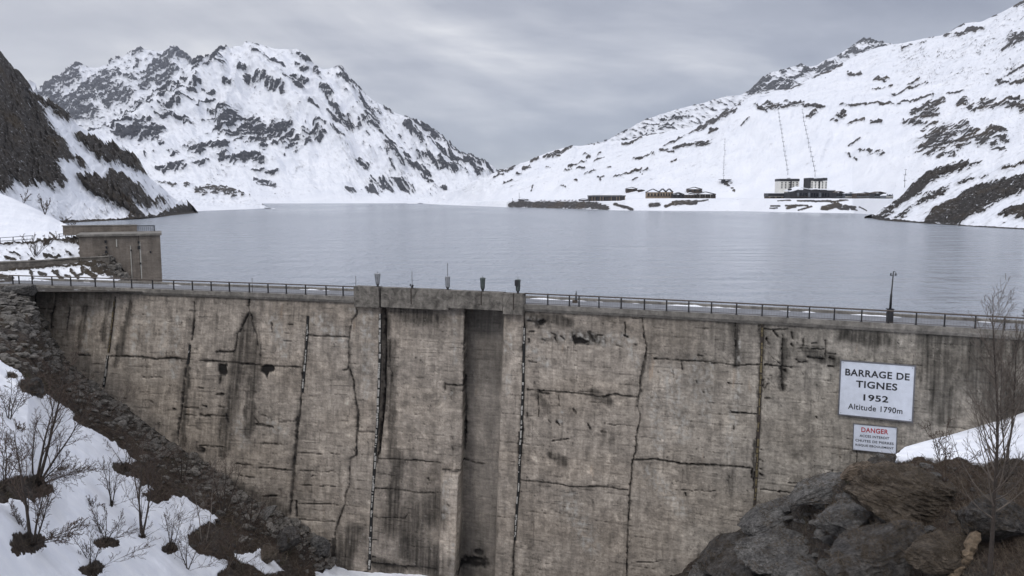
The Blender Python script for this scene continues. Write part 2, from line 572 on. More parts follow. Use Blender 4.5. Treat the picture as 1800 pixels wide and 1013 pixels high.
# ================================================================== the dam's plan curve
ZC = 3.5                        # road level on the crest
CREST_PX = [(50, 502), (200, 508.5), (300, 511.5), (437, 515.5), (620, 523), (780, 530), (925, 538.5), (1129, 547.3), (1250, 553.5), (1400, 562), (1566, 571.4), (1800, 586)]
_a, _c = ray([p[0] for p in CREST_PX], [p[1] for p in CREST_PX])
_D = (ZC - CAMZ) / _c
CURVE = np.polyfit(_a * _D, _D, 3)
XL, XR = -56.0, 52.0

def crest_y(X):
    X = np.asarray(X, float)
    xc = np.clip(X, -58, 44)
    d = np.polyval(np.polyder(CURVE), xc)
    return np.polyval(CURVE, xc) + d * (X - xc)

def crest_dir(X):
    d = np.polyval(np.polyder(CURVE), np.clip(X, -58, 44))
    t = np.array([1.0, float(d), 0]); t /= np.linalg.norm(t)
    return t, np.array([t[1], -t[0], 0])        # along the crest, and outward to the valley

BATTER, INSET = 0.045, 0.35

def face_hit(px, py, push=0.0):
    """where the sight line through a photo pixel meets the dam's valley face"""
    a, c = ray(px, py)
    a, c = np.broadcast_arrays(a, c)
    Y = np.full(a.shape, 75.0)
    for _ in range(40):
        Y = 0.5 * Y + 0.5 * (crest_y(a * Y) + INSET + push - BATTER * (ZC - CAMZ - c * Y))
    return np.stack([a * Y, Y, CAMZ + c * Y], -1)

def crest_X(px, z=None):
    """crest position (X) seen at photo column px"""
    z = ZC if z is None else z
    Y = 75.0
    for _ in range(40):
        py = HOR + (CAMZ - z) * FPX / Y
        for _k in range(4):
            _, c = ray(px, py); py += (CAMZ + float(c) * Y - z) * FPX / Y
        a, _ = ray(px, py)
        Y = 0.5 * Y + 0.5 * float(crest_y(float(a) * Y))
    return float(a) * Y

# ------------------------------------------------------------------ lake
xs = np.concatenate([np.linspace(-1500, -62, 14), np.linspace(-58, 54, 57), np.linspace(60, 1500, 14)])
Yn = crest_y(np.clip(xs, -58, 54)) + 4.6
Yn = np.where(xs < -58, 98 + (-58 - xs) * 0.02, np.where(xs > 54, crest_y(54.0) + 4.6 + (xs - 54) * 0.02, Yn))
P = np.zeros((24, len(xs), 3))
tt = np.linspace(0, 1, 24) ** 2.2
P[..., 0] = xs[None] * (1 + 0.4 * tt[:, None])
P[..., 1] = Yn[None] * (1 - tt[:, None]) + 3000 * tt[:, None]
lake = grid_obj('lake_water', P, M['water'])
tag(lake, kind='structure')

# ------------------------------------------------------------------ loft: terrain from rows of (column, row, distance)
def resample(P, subs):
    outp = []
    for i in range(len(P) - 1):
        n = subs[i]
        for k in range(n):
            t = k / n
            outp.append(P[i] * (1 - t) + P[i + 1] * t)
    outp.append(P[-1])
    return np.stack(outp)

def loft(rows, pxs, subs):
    L = []
    for r in rows:
        if 'z' in r:
            D = line([(p[0], p[1]) for p in r['pts']], pxs)
            z = r['z'] if not isinstance(r['z'], list) else line(r['z'], pxs)
            a, _ = ray(pxs, np.full(len(pxs), 300.0))
            L.append(np.stack([a * D, D, np.broadcast_to(z, D.shape)], -1))
        else:
            py = line([(p[0], p[1]) for p in r['pts']], pxs)
            if 'D' in r:
                D = line(r['D'], pxs) if isinstance(r['D'], list) else np.full(len(pxs), float(r['D']))
            else:
                D = water_D(py)
            L.append(pt(pxs, py, D))
    return resample(L, subs)

def crag(PX, PY, ang, f=1.0, seed=301, oct=6):
    """ridged relief whose creases run down the fall line 'ang'; returns the relief and how steeply it drops to the lower side"""
    ca, sa_ = math.cos(ang), math.sin(ang)
    wx_ = PX + 5 * f * fbm(PX / (30 * f), PY / (30 * f), 3, seed + 7); wy_ = PY + 5 * f * fbm(PX / (30 * f), PY / (30 * f), 3, seed + 8)
    def H(x, y):
        u = (x * ca + y * sa_) / (46 * f); w = (-x * sa_ + y * ca) / (17 * f)
        return fbm(u, w, oct, seed, 0.56, ridged=True)
    h0 = H(wx_, wy_)
    d = 1.6 * f
    s_ = h0 - H(wx_ - sa_ * d, wy_ + ca * d)
    return h0, s_ / (np.std(s_) + 1e-9)

def breakup(v, PX, PY, ang=-0.4, k=0.55, f=1.0, top=0.42):
    """outcrops follow the steep sides of the relief; ragged edges, snow on the ledges inside"""
    h0, s_ = crag(PX, PY, ang, f)
    m = fbm(PX / (3.0 * f), PY / (2.2 * f), 3, 202)
    near = sstep(-1.9, -0.1, v)
    wide = np.clip(v, -0.9, top)
    return wide + k * 0.52 * np.clip(s_, -1.6, 1.6) * near + 0.22 * k * m * near

def rockgrid(name, P, mat, rock, relief, gully=0.0, edge=None, relief_seed=5, kind='structure', slant=0.0, fall=-0.4, crag_amp=0.003, ribs=()):
    """displace a terrain grid (rock stands proud, snow is smooth) and link it"""
    PX, PY = project(P)
    D = P[..., 1]
    nr = P.shape[0]
    e = np.ones(nr) if edge is None else edge
    e = e[:, None]
    px2, py2 = PX / 26.0, PY / 26.0
    big = 0.7 * fbm(px2 * 0.5, py2 * 0.5, 3, relief_seed + 3) + 0.55 * (fbm((PX + slant * PY) / 34.0, (PY - slant * PX) / 90.0, 4, relief_seed + 4, ridged=True) - 0.4)
    fine = fbm(px2 * 2.2, py2 * 2.2, 4, relief_seed, ridged=True)
    rk = np.clip((rock - 0.3) * 2.5, 0, 1)
    hc, _s = crag(PX, PY, fall, 1.0)
    h = gully * big + crag_amp * (hc - 0.4) + relief * rk * (fine + 0.35) + relief * 0.22 * fbm(px2 * 1.3, py2 * 1.3, 3, relief_seed + 8)
    rb = np.zeros(PX.shape)
    jx = PX + 9 * fbm(PX / 30, PY / 30, 4, relief_seed + 20); jy = PY + 9 * fbm(PX / 30, PY / 30, 4, relief_seed + 21)
    for pts_, w_, a_ in ribs:
        q = np.full(PX.shape, 1e9)
        for (x1, y1), (x2, y2) in zip(pts_[:-1], pts_[1:]):
            q = np.minimum(q, seg_dist(jx, jy, x1, y1, x2, y2))
        rb = np.maximum(rb, a_ * np.clip(1 - q / w_, 0, 1))
    h = h + rb * sstep(0, 48, (nr - 11 - np.arange(nr)).clip(0))[:, None]
    h = h * D * e
    Q = P.copy()
    Q[..., 1] -= h * 0.75
    Q[..., 2] += h * 0.66
    o = grid_obj(name, Q, mat, attrs={'rock': rock}, flip=True)
    tag(o, kind=kind)
    return Q

def edges(nr, a, b, lo=0.0, hi=0.35):
    t = np.arange(nr)
    return np.clip(np.minimum(t / max(a, 1), 1), lo, 1) * 1.0 * np.where(t > nr - 1 - b, hi, 1.0)

# ------------------------------------------------------------------ far range behind the left mountain
ridge_far = [(-60, 150), (30, 150), (47, 142), (62, 146), (66, 160), (80, 150), (95, 141), (106, 134), (120, 124), (133, 117), (142, 115), (153, 119), (178, 119), (194, 113), (211, 106), (224, 96), (236, 88), (250, 86), (267, 89), (278, 92), (292, 87), (298, 82), (303, 80.5), (309, 84), (317, 90), (326, 94), (333, 99), (339, 106), (360, 120), (420, 130)]
pxs = np.arange(-60, 420, 1.3)
P = loft([{'z': -2, 'pts': [(-60, 2900), (420, 2900)]},
          {'pts': [(-60, 260), (60, 262), (140, 250), (240, 200), (420, 200)], 'D': 3500},
          {'pts': [(-60, 195), (60, 195), (140, 165), (240, 135), (300, 128), (420, 160)], 'D': 3900},
          {'pts': ridge_far, 'D': 4300},
          {'z': 200, 'pts': [(-60, 5400), (420, 5400)]}], pxs, [6, 70, 70, 8])
PX, PY = project(P)
wx = PX + 5 * fbm(PX / 16, PY / 16, 4, 1); wy = PY + 5 * fbm(PX / 16, PY / 16, 4, 2)
st = zoomed([(300, 350, 470, 240, 34), (380, 330, 500, 285, 26), (360, 450, 500, 520, 55), (420, 430, 570, 500, 50), (560, 345, 800, 400, 48), (470, 420, 620, 350, 34), (680, 430, 760, 385, 28),
             (620, 300, 740, 250, 26), (930, 250, 1010, 200, 28), (1030, 160, 1110, 110, 32), (1110, 110, 1210, 170, 26), (1080, 80, 1130, 120, 22), (820, 130, 900, 100, 14), (760, 270, 860, 290, 12),
             (480, 210, 530, 205, 12), (240, 380, 330, 400, 20), (900, 330, 960, 280, 25), (1000, 300, 1080, 240, 30), (1040, 200, 1100, 230, 28), (700, 190, 760, 165, 6), (640, 300, 700, 340, 16), (880, 180, 860, 220, 7)], 0, 60, 3.6)
v = paint(wx, wy, st)
sc = fbm(PX / 9 + PY / 14, PY / 7 - PX / 18, 5, 11)
v = np.maximum(breakup(v, PX, PY, -0.5, 0.9) - 0.06, 0.8 * sc - 0.12)
rock = np.clip(0.42 + 0.55 * np.clip(v, -0.8, 1.0), 0, 1)
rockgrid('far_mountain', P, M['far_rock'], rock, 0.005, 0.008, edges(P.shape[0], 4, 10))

# ------------------------------------------------------------------ main left mountain
ridge_main = [(130, 246), (155, 233), (185, 222), (215, 209), (235, 193), (250, 181), (275, 160), (300, 141), (318, 126), (335, 112), (345, 101), (350, 97.5), (356, 100), (361, 103), (368, 97), (375, 91), (386, 87), (400, 83), (406, 86), (416, 83), (428, 81), (433, 77), (439, 76), (450, 78), (470, 82), (482, 84), (505, 87), (526, 90), (536, 94), (542, 99), (551, 112), (560, 118), (567, 122), (580, 121.5), (589, 120), (595, 118), (602, 119), (608, 126), (614, 136), (627, 147), (635, 156), (643, 166), (658, 177), (677, 188), (696, 199), (722, 207), (741, 213), (752, 222), (766, 232), (779, 243), (791, 253), (810, 267), (835, 278), (854, 286), (866, 293), (873, 298), (884, 306), (920, 326), (960, 345)]
shore_main = [(130, 360), (470, 357.8), (600, 357.6), (745, 357.4), (960, 357.2)]
pxs = np.arange(130, 940, 1.25)
rd = [(130, 2350), (340, 2750), (440, 2850), (600, 2750), (740, 2600), (880, 2450), (960, 2400)]
def mixrow(lo, hi, t, pxs_):
    return [(x, line(lo, x) * (1 - t) + line(hi, x) * t) for x in pxs_]
cx_ = list(range(130, 961, 10))
low_main = mixrow(shore_main, ridge_main, 0.16, cx_)
mid_main = mixrow(shore_main, ridge_main, 0.55, cx_)
P = loft([{'z': -3, 'pts': [(130, 1500), (960, 1700)]},
          {'pts': shore_main},
          {'pts': low_main, 'D': [(130, 1950), (470, 2080), (740, 2060), (960, 2050)]},
          {'pts': mid_main, 'D': [(130, 2150), (440, 2450), (600, 2400), (740, 2280), (960, 2150)]},
          {'pts': ridge_main, 'D': rd},
          {'z': 100, 'pts': [(130, 3300), (960, 3200)]}], pxs, [2, 34, 100, 110, 10])
PX, PY = project(P)
wx = PX + 4.5 * fbm(PX / 13, PY / 13, 4, 3); wy = PY + 4.5 * fbm(PX / 13, PY / 13, 4, 4)
st = zoomed([(790, 505, 900, 420, 30), (900, 410, 1060, 310, 40), (1040, 440, 1110, 370, 10), (1140, 400, 1180, 375, 13), (1210, 400, 1280, 360, 18), (1300, 400, 1360, 395, 8), (1330, 270, 1400, 220, 26), (1380, 210, 1430, 260, 26), (1540, 240, 1570, 300, 20),
             (1320, 160, 1430, 100, 16), (1240, 190, 1290, 150, 22), (1560, 65, 1640, 80, 7), (1620, 180, 1800, 215, 10), (1640, 310, 1690, 330, 18), (1720, 360, 1790, 385, 18), (1440, 340, 1470, 350, 15), (1240, 270, 1280, 240, 9), (1150, 290, 1190, 310, 11), (1090, 330, 1140, 320, 10),
             (1010, 550, 1100, 540, 18), (1050, 510, 1160, 485, 12), (1130, 550, 1190, 555, 10), (1170, 590, 1210, 570, 8), (1240, 550, 1310, 545, 12), (1340, 505, 1410, 490, 20), (970, 515, 1000, 515, 7),
             (560, 610, 700, 560, 6), (600, 640, 680, 620, 20), (690, 660, 860, 600, 6), (770, 680, 850, 650, 28), (860, 640, 990, 630, 44), (740, 600, 840, 545, 6), (850, 520, 920, 480, 6), (960, 610, 1050, 605, 6),
             (1420, 590, 1590, 600, 58), (1440, 540, 1580, 560, 38), (1480, 640, 1520, 640, 25), (1600, 650, 1660, 670, 28), (1660, 590, 1700, 640, 25), (1720, 640, 1800, 660, 30), (1740, 690, 1800, 695, 20),
             (1210, 720, 1280, 730, 28), (1280, 710, 1380, 720, 18), (1100, 745, 1210, 700, 9), (1380, 720, 1440, 715, 20), (1420, 790, 1510, 790, 28), (1540, 780, 1640, 795, 32), (1230, 830, 1290, 825, 14), (1030, 735, 1050, 720, 10), (1080, 765, 1130, 765, 7),
             (1000, 865, 1030, 860, 10), (1050, 870, 1090, 850, 13), (1110, 855, 1170, 850, 20), (1310, 800, 1330, 805, 7), (1590, 870, 1680, 870, 5), (1700, 880, 1750, 880, 13), (1620, 930, 1720, 945, 12),
             (640, 590, 760, 520, 4), (700, 620, 800, 580, 4), (820, 700, 900, 660, 4), (880, 760, 960, 720, 4), (930, 800, 990, 770, 4), (1260, 470, 1360, 430, 5), (1060, 480, 1160, 440, 5), (1150, 470, 1250, 450, 5)], 0, 60, 3.6)
st += zoomed([(240, 120, 300, 150, 16), (290, 130, 330, 180, 13), (200, 240, 280, 260, 12), (330, 210, 370, 270, 13), (230, 180, 290, 200, 9), (180, 280, 260, 310, 10), (80, 330, 150, 340, 18), (0, 285, 70, 290, 10), (150, 340, 170, 380, 12), (440, 185, 490, 200, 13), (490, 200, 525, 290, 16), (490, 290, 520, 310, 22),
              (520, 330, 560, 380, 10), (545, 270, 605, 330, 13), (590, 340, 640, 380, 12), (370, 320, 430, 370, 12), (380, 340, 480, 490, 10), (450, 490, 520, 540, 25), (590, 390, 650, 480, 15), (640, 470, 690, 560, 18), (590, 540, 650, 540, 19), (640, 575, 690, 580, 12), (660, 430, 700, 450, 9), (720, 410, 760, 440, 11), (830, 465, 860, 470, 6),
              (890, 495, 1000, 550, 20), (1000, 560, 1140, 670, 28), (1140, 670, 1340, 770, 22), (1140, 710, 1200, 740, 14), (830, 560, 870, 575, 14), (880, 550, 930, 660, 13), (960, 610, 1080, 700, 12), (1080, 690, 1140, 720, 18), (740, 670, 770, 750, 20), (770, 670, 820, 750, 9), (840, 710, 890, 760, 14), (890, 740, 960, 800, 16),
              (940, 700, 1060, 790, 16), (1020, 760, 1110, 810, 20), (1100, 750, 1180, 820, 14), (1000, 640, 1030, 680, 9), (580, 710, 615, 740, 16), (625, 870, 690, 880, 20), (650, 820, 690, 860, 14), (640, 800, 680, 830, 9), (700, 850, 760, 870, 14), (720, 820, 830, 850, 22), (820, 820, 870, 880, 16), (500, 870, 540, 880, 12),
              (0, 500, 40, 610, 26), (50, 540, 75, 560, 18), (100, 560, 200, 600, 40), (120, 520, 190, 550, 30), (220, 580, 300, 600, 16), (340, 590, 370, 605, 13), (270, 550, 400, 590, 9), (430, 570, 500, 620, 9), (0, 690, 40, 730, 14), (0, 820, 50, 830, 14), (60, 830, 100, 840, 11), (70, 775, 120, 780, 13), (0, 770, 50, 765, 7),
              (400, 450, 440, 470, 8), (320, 430, 360, 460, 10), (520, 480, 545, 540, 7), (1200, 760, 1260, 790, 10), (1240, 740, 1330, 780, 12), (900, 700, 1000, 780, 5), (960, 830, 1060, 880, 6), (700, 600, 860, 700, 4), (280, 520, 420, 560, 5), (200, 620, 160, 680, 4)], 450, 60, 3.166)
v = paint(wx, wy, st)
# scattered outcrops that run down the fall line, denser up the right flank
lw = sstep(520, 620, PX)
sa = fbm((PX + 0.45 * PY) / 15, (PY - 0.45 * PX) / 5, 5, 21)       # left: ledges rising to the right
sb = fbm((PX - 0.85 * PY) / 6, (PY + 0.85 * PX) / 22, 5, 22)       # right: ribs falling to the right
s_ = sa * (1 - lw) + sb * lw
dens = 0.10 * sstep(350, 250, PY) + 0.12 * lw * sstep(345, 290, PY) + 0.08 * sstep(170, 100, PY)
lw2 = np.where(PX > 560, 0.85, -0.42)
v = np.maximum(breakup(v, PX, PY, -0.42, 0.95, 1.5) * (1 - lw) + breakup(v, PX, PY, 0.8, 1.0, 1.4) * lw, 1.5 * (s_ - 0.53 + dens))
sp = fbm(PX / 3.5, PY / 2.6, 3, 33)
v = np.maximum(v, 1.2 * (sp - 0.63))
la = np.abs(fbm((PX + 0.45 * PY) / 30, (PY - 0.42 * PX) / 6, 4, 211)); lb = np.abs(fbm((PX - 0.85 * PY) / 8, (PY + 0.85 * PX) / 40, 4, 212))
la = np.exp(-(la / 0.05) ** 2) * (1 - lw) * sstep(-0.05, 0.3, fbm(PX / 40, PY / 28, 3, 213)); lb = np.exp(-(lb / 0.05) ** 2) * lw * sstep(-0.1, 0.25, fbm(PX / 40, PY / 40, 3, 214))
v = np.maximum(v, -0.8 + 1.05 * np.maximum(la, lb))
v = np.where(PY > 353.5, np.minimum(v, -0.4), v)
rock = np.clip(0.42 + 0.55 * np.clip(v, -0.8, 1.0), 0, 1)
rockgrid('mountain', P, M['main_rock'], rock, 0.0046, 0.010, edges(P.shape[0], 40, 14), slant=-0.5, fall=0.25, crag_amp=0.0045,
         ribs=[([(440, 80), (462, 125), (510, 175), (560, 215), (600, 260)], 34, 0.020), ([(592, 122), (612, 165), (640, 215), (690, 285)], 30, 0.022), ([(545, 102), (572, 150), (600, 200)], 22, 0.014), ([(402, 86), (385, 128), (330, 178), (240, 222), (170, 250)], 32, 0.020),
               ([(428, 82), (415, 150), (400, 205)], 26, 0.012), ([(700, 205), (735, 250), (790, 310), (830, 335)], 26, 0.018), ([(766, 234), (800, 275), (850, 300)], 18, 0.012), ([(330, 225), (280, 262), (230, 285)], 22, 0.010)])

# low snowy spit in front of it
top = [(200, 300), (262, 312), (300, 318), (345, 323), (375, 326), (400, 330), (420, 337), (440, 345), (455, 356), (466, 363), (473, 366.2), (490, 368)]
sh = [(200, 372), (330, 372), (420, 368.5), (455, 367), (473, 366.4), (490, 368.2)]
pxs = np.arange(200, 486, 1.2)
P = loft([{'z': -3, 'pts': [(200, 700), (486, 700)]}, {'pts': sh}, {'pts': mixrow(sh, top, 0.3, list(range(200, 491, 8))), 'D': [(200, 960), (420, 1000), (486, 960)]},
          {'pts': top, 'D': [(200, 1250), (400, 1180), (473, 975), (486, 960)]}, {'z': -4, 'pts': [(200, 1500), (486, 1300)]}], pxs, [2, 30, 40, 6])
PX, PY = project(P)
wx = PX + 4 * fbm(PX / 12, PY / 12, 4, 5); wy = PY + 3 * fbm(PX / 12, PY / 12, 4, 6)
st = zoomed([(1250, 60, 1300, 70, 18), (1330, 40, 1380, 50, 24), (1410, 30, 1480, 70, 30), (1480, 10, 1540, 90, 14), (1540, 40, 1600, 90, 12), (1390, 0, 1480, 10, 8), (1340, -30, 1440, -20, 6), (1180, 30, 1200, 30, 8), (1090, 20, 1110, 25, 10), (1660, 140, 1700, 160, 5), (1000, 0, 1100, 20, 6)], 0, 320, 3.6)
v = np.maximum(breakup(paint(wx, wy, st), PX, PY, -0.2, 0.8), 1.0 * (fbm(PX / 6, PY / 3, 4, 41) - 0.42))
v = np.where(PY > 362, np.minimum(v, -0.4), v)
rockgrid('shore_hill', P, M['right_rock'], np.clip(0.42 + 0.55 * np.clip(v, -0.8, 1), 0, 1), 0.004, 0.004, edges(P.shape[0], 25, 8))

# ------------------------------------------------------------------ rear peak on the right
rear = [(1010, 258), (1061, 250), (1080, 240), (1094, 232), (1108, 226), (1131, 212), (1161, 201), (1200, 190), (1250, 178), (1274, 171), (1300, 168), (1317, 160), (1326, 151), (1335, 142), (1345, 135), (1355, 129), (1372, 124), (1392, 118), (1402, 116), (1412, 115), (1424, 117), (1436, 115), (1445, 109), (1452, 105), (1462, 102), (1477, 95), (1489, 87), (1501, 79), (1509, 73), (1517, 70), (1527, 70), (1537, 72), (1549, 73), (1562, 76), (1590, 84), (1640, 100), (1700, 130)]
pxs = np.arange(1010, 1700, 1.3)
base = [(1010, 345), (1250, 300), (1450, 240), (1700, 240)]
P = loft([{'pts': base, 'D': 1500}, {'pts': mixrow(base, rear, 0.5, list(range(1010, 1701, 15))), 'D': 1900}, {'pts': rear, 'D': [(1010, 1900), (1250, 2100), (1500, 2500), (1700, 2500)]}, {'z': 50, 'pts': [(1010, 3000), (1700, 3300)]}], pxs, [12, 90, 8])
PX, PY = project(P)
wx = PX + 5 * fbm(PX / 14, PY / 14, 4, 7); wy = PY + 4 * fbm(PX / 14, PY / 14, 4, 8)
st = zoomed([(165, 390, 330, 370, 24), (210, 360, 240, 340, 14), (270, 370, 330, 380, 15), (470, 300, 520, 270, 10), (600, 215, 660, 178, 8), (660, 180, 770, 190, 9), (620, 230, 760, 200, 6), (350, 290, 400, 288, 4), (300, 315, 320, 310, 8), (460, 320, 540, 285, 9), (340, 345, 400, 330, 6), (560, 250, 620, 220, 5), (400, 310, 450, 300, 5)], 1250, 0, 2.471)
st += zoomed([(950, 160, 1030, 140, 7), (880, 125, 900, 110, 7), (1110, 90, 1200, 70, 3), (1120, 45, 1300, 20, 8), (1150, 40, 1250, 35, 8), (760, 185, 880, 110, 4), (1000, 100, 1110, 60, 5), (1040, 120, 1180, 90, 4)], 850, 200, 3.6)
s_ = fbm((PX + 0.3 * PY) / 14, (PY - 0.35 * PX) / 4.5, 5, 23)
v = np.maximum(breakup(paint(wx, wy, st), PX, PY, -0.4, 0.9), 1.3 * (s_ - 0.10))
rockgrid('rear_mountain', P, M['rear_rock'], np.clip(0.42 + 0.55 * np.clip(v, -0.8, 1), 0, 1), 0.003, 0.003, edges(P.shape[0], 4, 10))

# ------------------------------------------------------------------ right mountain with the ski slope, down to the village shore
shore_r = [(700, 358.3), (740, 358.3), (800, 361), (890, 364.6), (1000, 367), (1060, 369), (1100, 370.2), (1300, 371.3), (1400, 373.5), (1500, 375), (1540, 377), (1700, 386), (1950, 396)]
bench1 = [(700, 358.1), (745, 358.0), (770, 358.6), (800, 358.8), (830, 357.0), (890, 353), (960, 354), (1040, 354.5), (1095, 354), (1110, 352), (1140, 350), (1260, 349.8), (1350, 350.5), (1420, 351), (1570, 350.5), (1700, 350), (1950, 350)]
bench2 = [(700, 357.8), (745, 357.5), (770, 356.5), (800, 355), (830, 352.5), (890, 350), (960, 350.5), (1040, 351), (1090, 350.5), (1120, 348.6), (1260, 348.4), (1600, 348.4), (1950, 346)]
mid_r = [(700, 357.4), (740, 357), (766, 347), (791, 339), (823, 326), (850, 313), (906, 302), (960, 297), (1003, 290), (1061, 283), (1131, 265), (1200, 246), (1250, 228), (1290, 205), (1330, 193), (1370, 188), (1440, 189), (1500, 192), (1560, 196), (1620, 190), (1700, 172), (1800, 145), (1950, 110)]
ridge_r = [(700, 357.2), (734, 357), (753, 349), (791, 338), (823, 324), (848, 311.5), (878, 300), (906, 292), (931, 283), (947, 275), (961, 269), (981, 262), (1003, 258), (1031, 255), (1061, 251.5), (1100, 246), (1150, 236), (1195, 228), (1230, 220), (1258, 208), (1285, 193), (1305, 180), (1320, 170), (1340, 165), (1365, 160), (1390, 155), (1420, 141), (1455, 125), (1490, 107), (1520, 92), (1545, 83.5), (1574, 77), (1594, 75), (1614, 71), (1632, 68), (1647, 65), (1660, 60), (1671, 55), (1684, 48), (1695, 42), (1711, 40), (1728, 36), (1740, 30), (1752, 24), (1764, 20), (1776, 14), (1800, 2), (1850, -22), (1950, -60)]
pxs = np.arange(715, 1945, 1.3)
kd = [(700, 1.0), (800, 1.0), (1000, 1.0), (1540, 1.0), (1950, 1.0)]
sd_ = water_D(line(shore_r, np.arange(700, 1951, 25)))
sdl = list(zip(np.arange(700, 1951, 25), sd_))
D1 = [(x, d + 22 + (0 if x > 1000 else 0)) for x, d in sdl]
D2 = [(x, d + 66) for x, d in sdl]
D3 = [(700, 1800), (760, 1560), (850, 1420), (1000, 1280), (1200, 1150), (1400, 1080), (1600, 950), (1800, 850), (1950, 820)]
D4 = [(700, 1820), (760, 1640), (850, 1560), (1000, 1480), (1200, 1420), (1320, 1420), (1500, 1700), (1700, 1600), (1800, 1500), (1950, 1400)]
BZ = [(700, 0.6), (745, 1.0), (800, 2.5), (830, 6), (890, 9), (1090, 9), (1112, 11.6), (1140, 12.3), (1950, 12.3)]
D3 = [(x, max(line(D3, x), d + 200)) for x, d in sdl]
D4 = [(x, max(line(D4, x), line(D3, x) + 80)) for x, d in sdl]
rows = [{'z': -3, 'pts': [(x, d - 12) for x, d in sdl]}, {'pts': shore_r}, {'pts': [(x, d + 22) for x, d in sdl], 'z': BZ}, {'pts': [(x, d + 120) for x, d in sdl], 'z': [(x, z + 0.5) for x, z in BZ]}, {'pts': mid_r, 'D': D3}, {'pts': ridge_r, 'D': D4}, {'z': [(700, -40), (900, -40), (1100, 60), (1950, 60)], 'pts': [(700, 2000), (1950, 2300)]}]
P = loft(rows, pxs, [2, 22, 12, 150, 130, 8])
PX, PY = project(P)
wx = PX + 4 * fbm(PX / 13, PY / 13, 4, 9); wy = PY + 3 * fbm(PX / 13, PY / 13, 4, 10)
st3 = [(100, 375, 200, 340, 8), (250, 360, 290, 345, 9), (300, 310, 350, 290, 8), (390, 275, 550, 220, 11), (430, 265, 500, 240, 9), (640, 260, 670, 260, 7), (650, 285, 670, 275, 7), (540, 340, 650, 300, 4), (510, 360, 640, 345, 4), (720, 270, 740, 265, 5), (640, 380, 800, 345, 4), (940, 300, 1070, 255, 5),
       (1040, 260, 1080, 255, 7), (1120, 235, 1200, 240, 7), (1200, 220, 1280, 215, 6), (1260, 215, 1360, 185, 9), (1380, 190, 1420, 185, 13), (1140, 210, 1350, 110, 5), (1350, 110, 1550, 10, 11), (1430, 115, 1470, 110, 9), (1030, 140, 1350, 65, 5), (1190, 300, 1220, 290, 5), (880, 390, 1000, 345, 5), (820, 410, 960, 355, 4),
       (985, 350, 1000, 380, 5), (1010, 355, 1030, 360, 6), (720, 405, 760, 400, 4), (735, 410, 742, 425, 4), (940, 420, 970, 405, 4), (210, 390, 230, 385, 7), (400, 345, 420, 340, 5), (130, 440, 200, 430, 5), (1520, 440, 1570, 440, 4), (1525, 445, 1580, 480, 7), (1580, 480, 1610, 535, 7), (300, 490, 315, 460, 3),
       (1630, 75, 1680, 30, 5), (570, 435, 600, 430, 4), (480, 465, 520, 475, 4), (560, 60, 700, 190, 0.1), (870, 190, 1000, 160, 3), (700, 300, 760, 290, 3), (60, 410, 130, 390, 4)]
st = zoomed(st3, 850, 200, 3.6)
st4 = [(0, 535, 90, 490, 9), (60, 510, 120, 460, 7), (0, 465, 60, 440, 5), (240, 455, 330, 460, 11), (320, 440, 400, 445, 5), (300, 455, 390, 455, 5), (200, 475, 240, 475, 6), (185, 460, 200, 460, 6), (590, 330, 650, 325, 7), (450, 330, 560, 280, 9), (320, 390, 400, 350, 9), (710, 350, 760, 345, 7), (400, 465, 490, 468, 5),
       (420, 510, 450, 490, 10), (550, 505, 575, 490, 12), (520, 525, 545, 530, 6), (600, 535, 650, 525, 7), (690, 540, 730, 535, 7), (640, 660, 655, 660, 6), (680, 665, 690, 670, 9), (715, 675, 735, 675, 9), (560, 462, 820, 450, 4), (820, 440, 960, 420, 4), (880, 480, 1000, 440, 13), (890, 530, 960, 480, 21), (840, 525, 870, 525, 11),
       (920, 560, 980, 530, 7), (940, 640, 1030, 590, 40), (960, 590, 1010, 565, 20), (940, 600, 960, 590, 9), (980, 685, 1010, 670, 9), (1030, 675, 1050, 670, 11), (1060, 560, 1100, 550, 14), (1070, 620, 1110, 590, 24), (1090, 590, 1150, 575, 11), (1160, 610, 1220, 600, 21), (1230, 600, 1280, 610, 15), (1190, 570, 1270, 575, 11), (1210, 640, 1260, 650, 13),
       (1080, 460, 1115, 460, 17), (1120, 480, 1140, 475, 8), (1165, 465, 1220, 465, 13), (1180, 440, 1220, 440, 11), (1250, 460, 1310, 455, 15), (1330, 450, 1359, 470, 17), (1340, 430, 1359, 435, 9), (1240, 355, 1320, 355, 7), (1330, 350, 1359, 350, 11), (1290, 180, 1359, 160, 20), (1260, 215, 1310, 210, 7),
       (1110, 140, 1140, 135, 11), (1150, 125, 1180, 125, 7), (1060, 155, 1090, 150, 7), (1010, 160, 1030, 150, 7), (940, 170, 990, 155, 4), (1320, 30, 1359, 10, 7), (1040, 130, 1100, 110, 4), (830, 210, 870, 195, 4), (1200, 75, 1240, 60, 4), (1270, 330, 1359, 290, 4), (1230, 380, 1300, 340, 4),
       (790, 410, 930, 370, 4), (850, 380, 900, 350, 3), (700, 390, 780, 380, 3), (1020, 415, 1090, 405, 4), (600, 630, 640, 605, 4), (580, 660, 630, 700, 3)]
st += zoomed(st4, 1250, 0, 2.471)
bank = zoomed([(610, 380, 960, 385, 11), (960, 395, 1100, 375, 9), (330, 435, 420, 435, 9), (320, 460, 400, 455, 7), (490, 430, 720, 430, 10), (500, 460, 590, 440, 14), (620, 480, 760, 440, 9), (880, 460, 1060, 430, 24), (920, 440, 1040, 410, 17), (1100, 440, 1220, 450, 14), (1040, 460, 1150, 470, 11), (1180, 470, 1240, 480, 8), (1260, 445, 1340, 485, 5), (400, 380, 540, 375, 5), (1060, 370, 1140, 375, 8)], 1300, 290, 6.0)
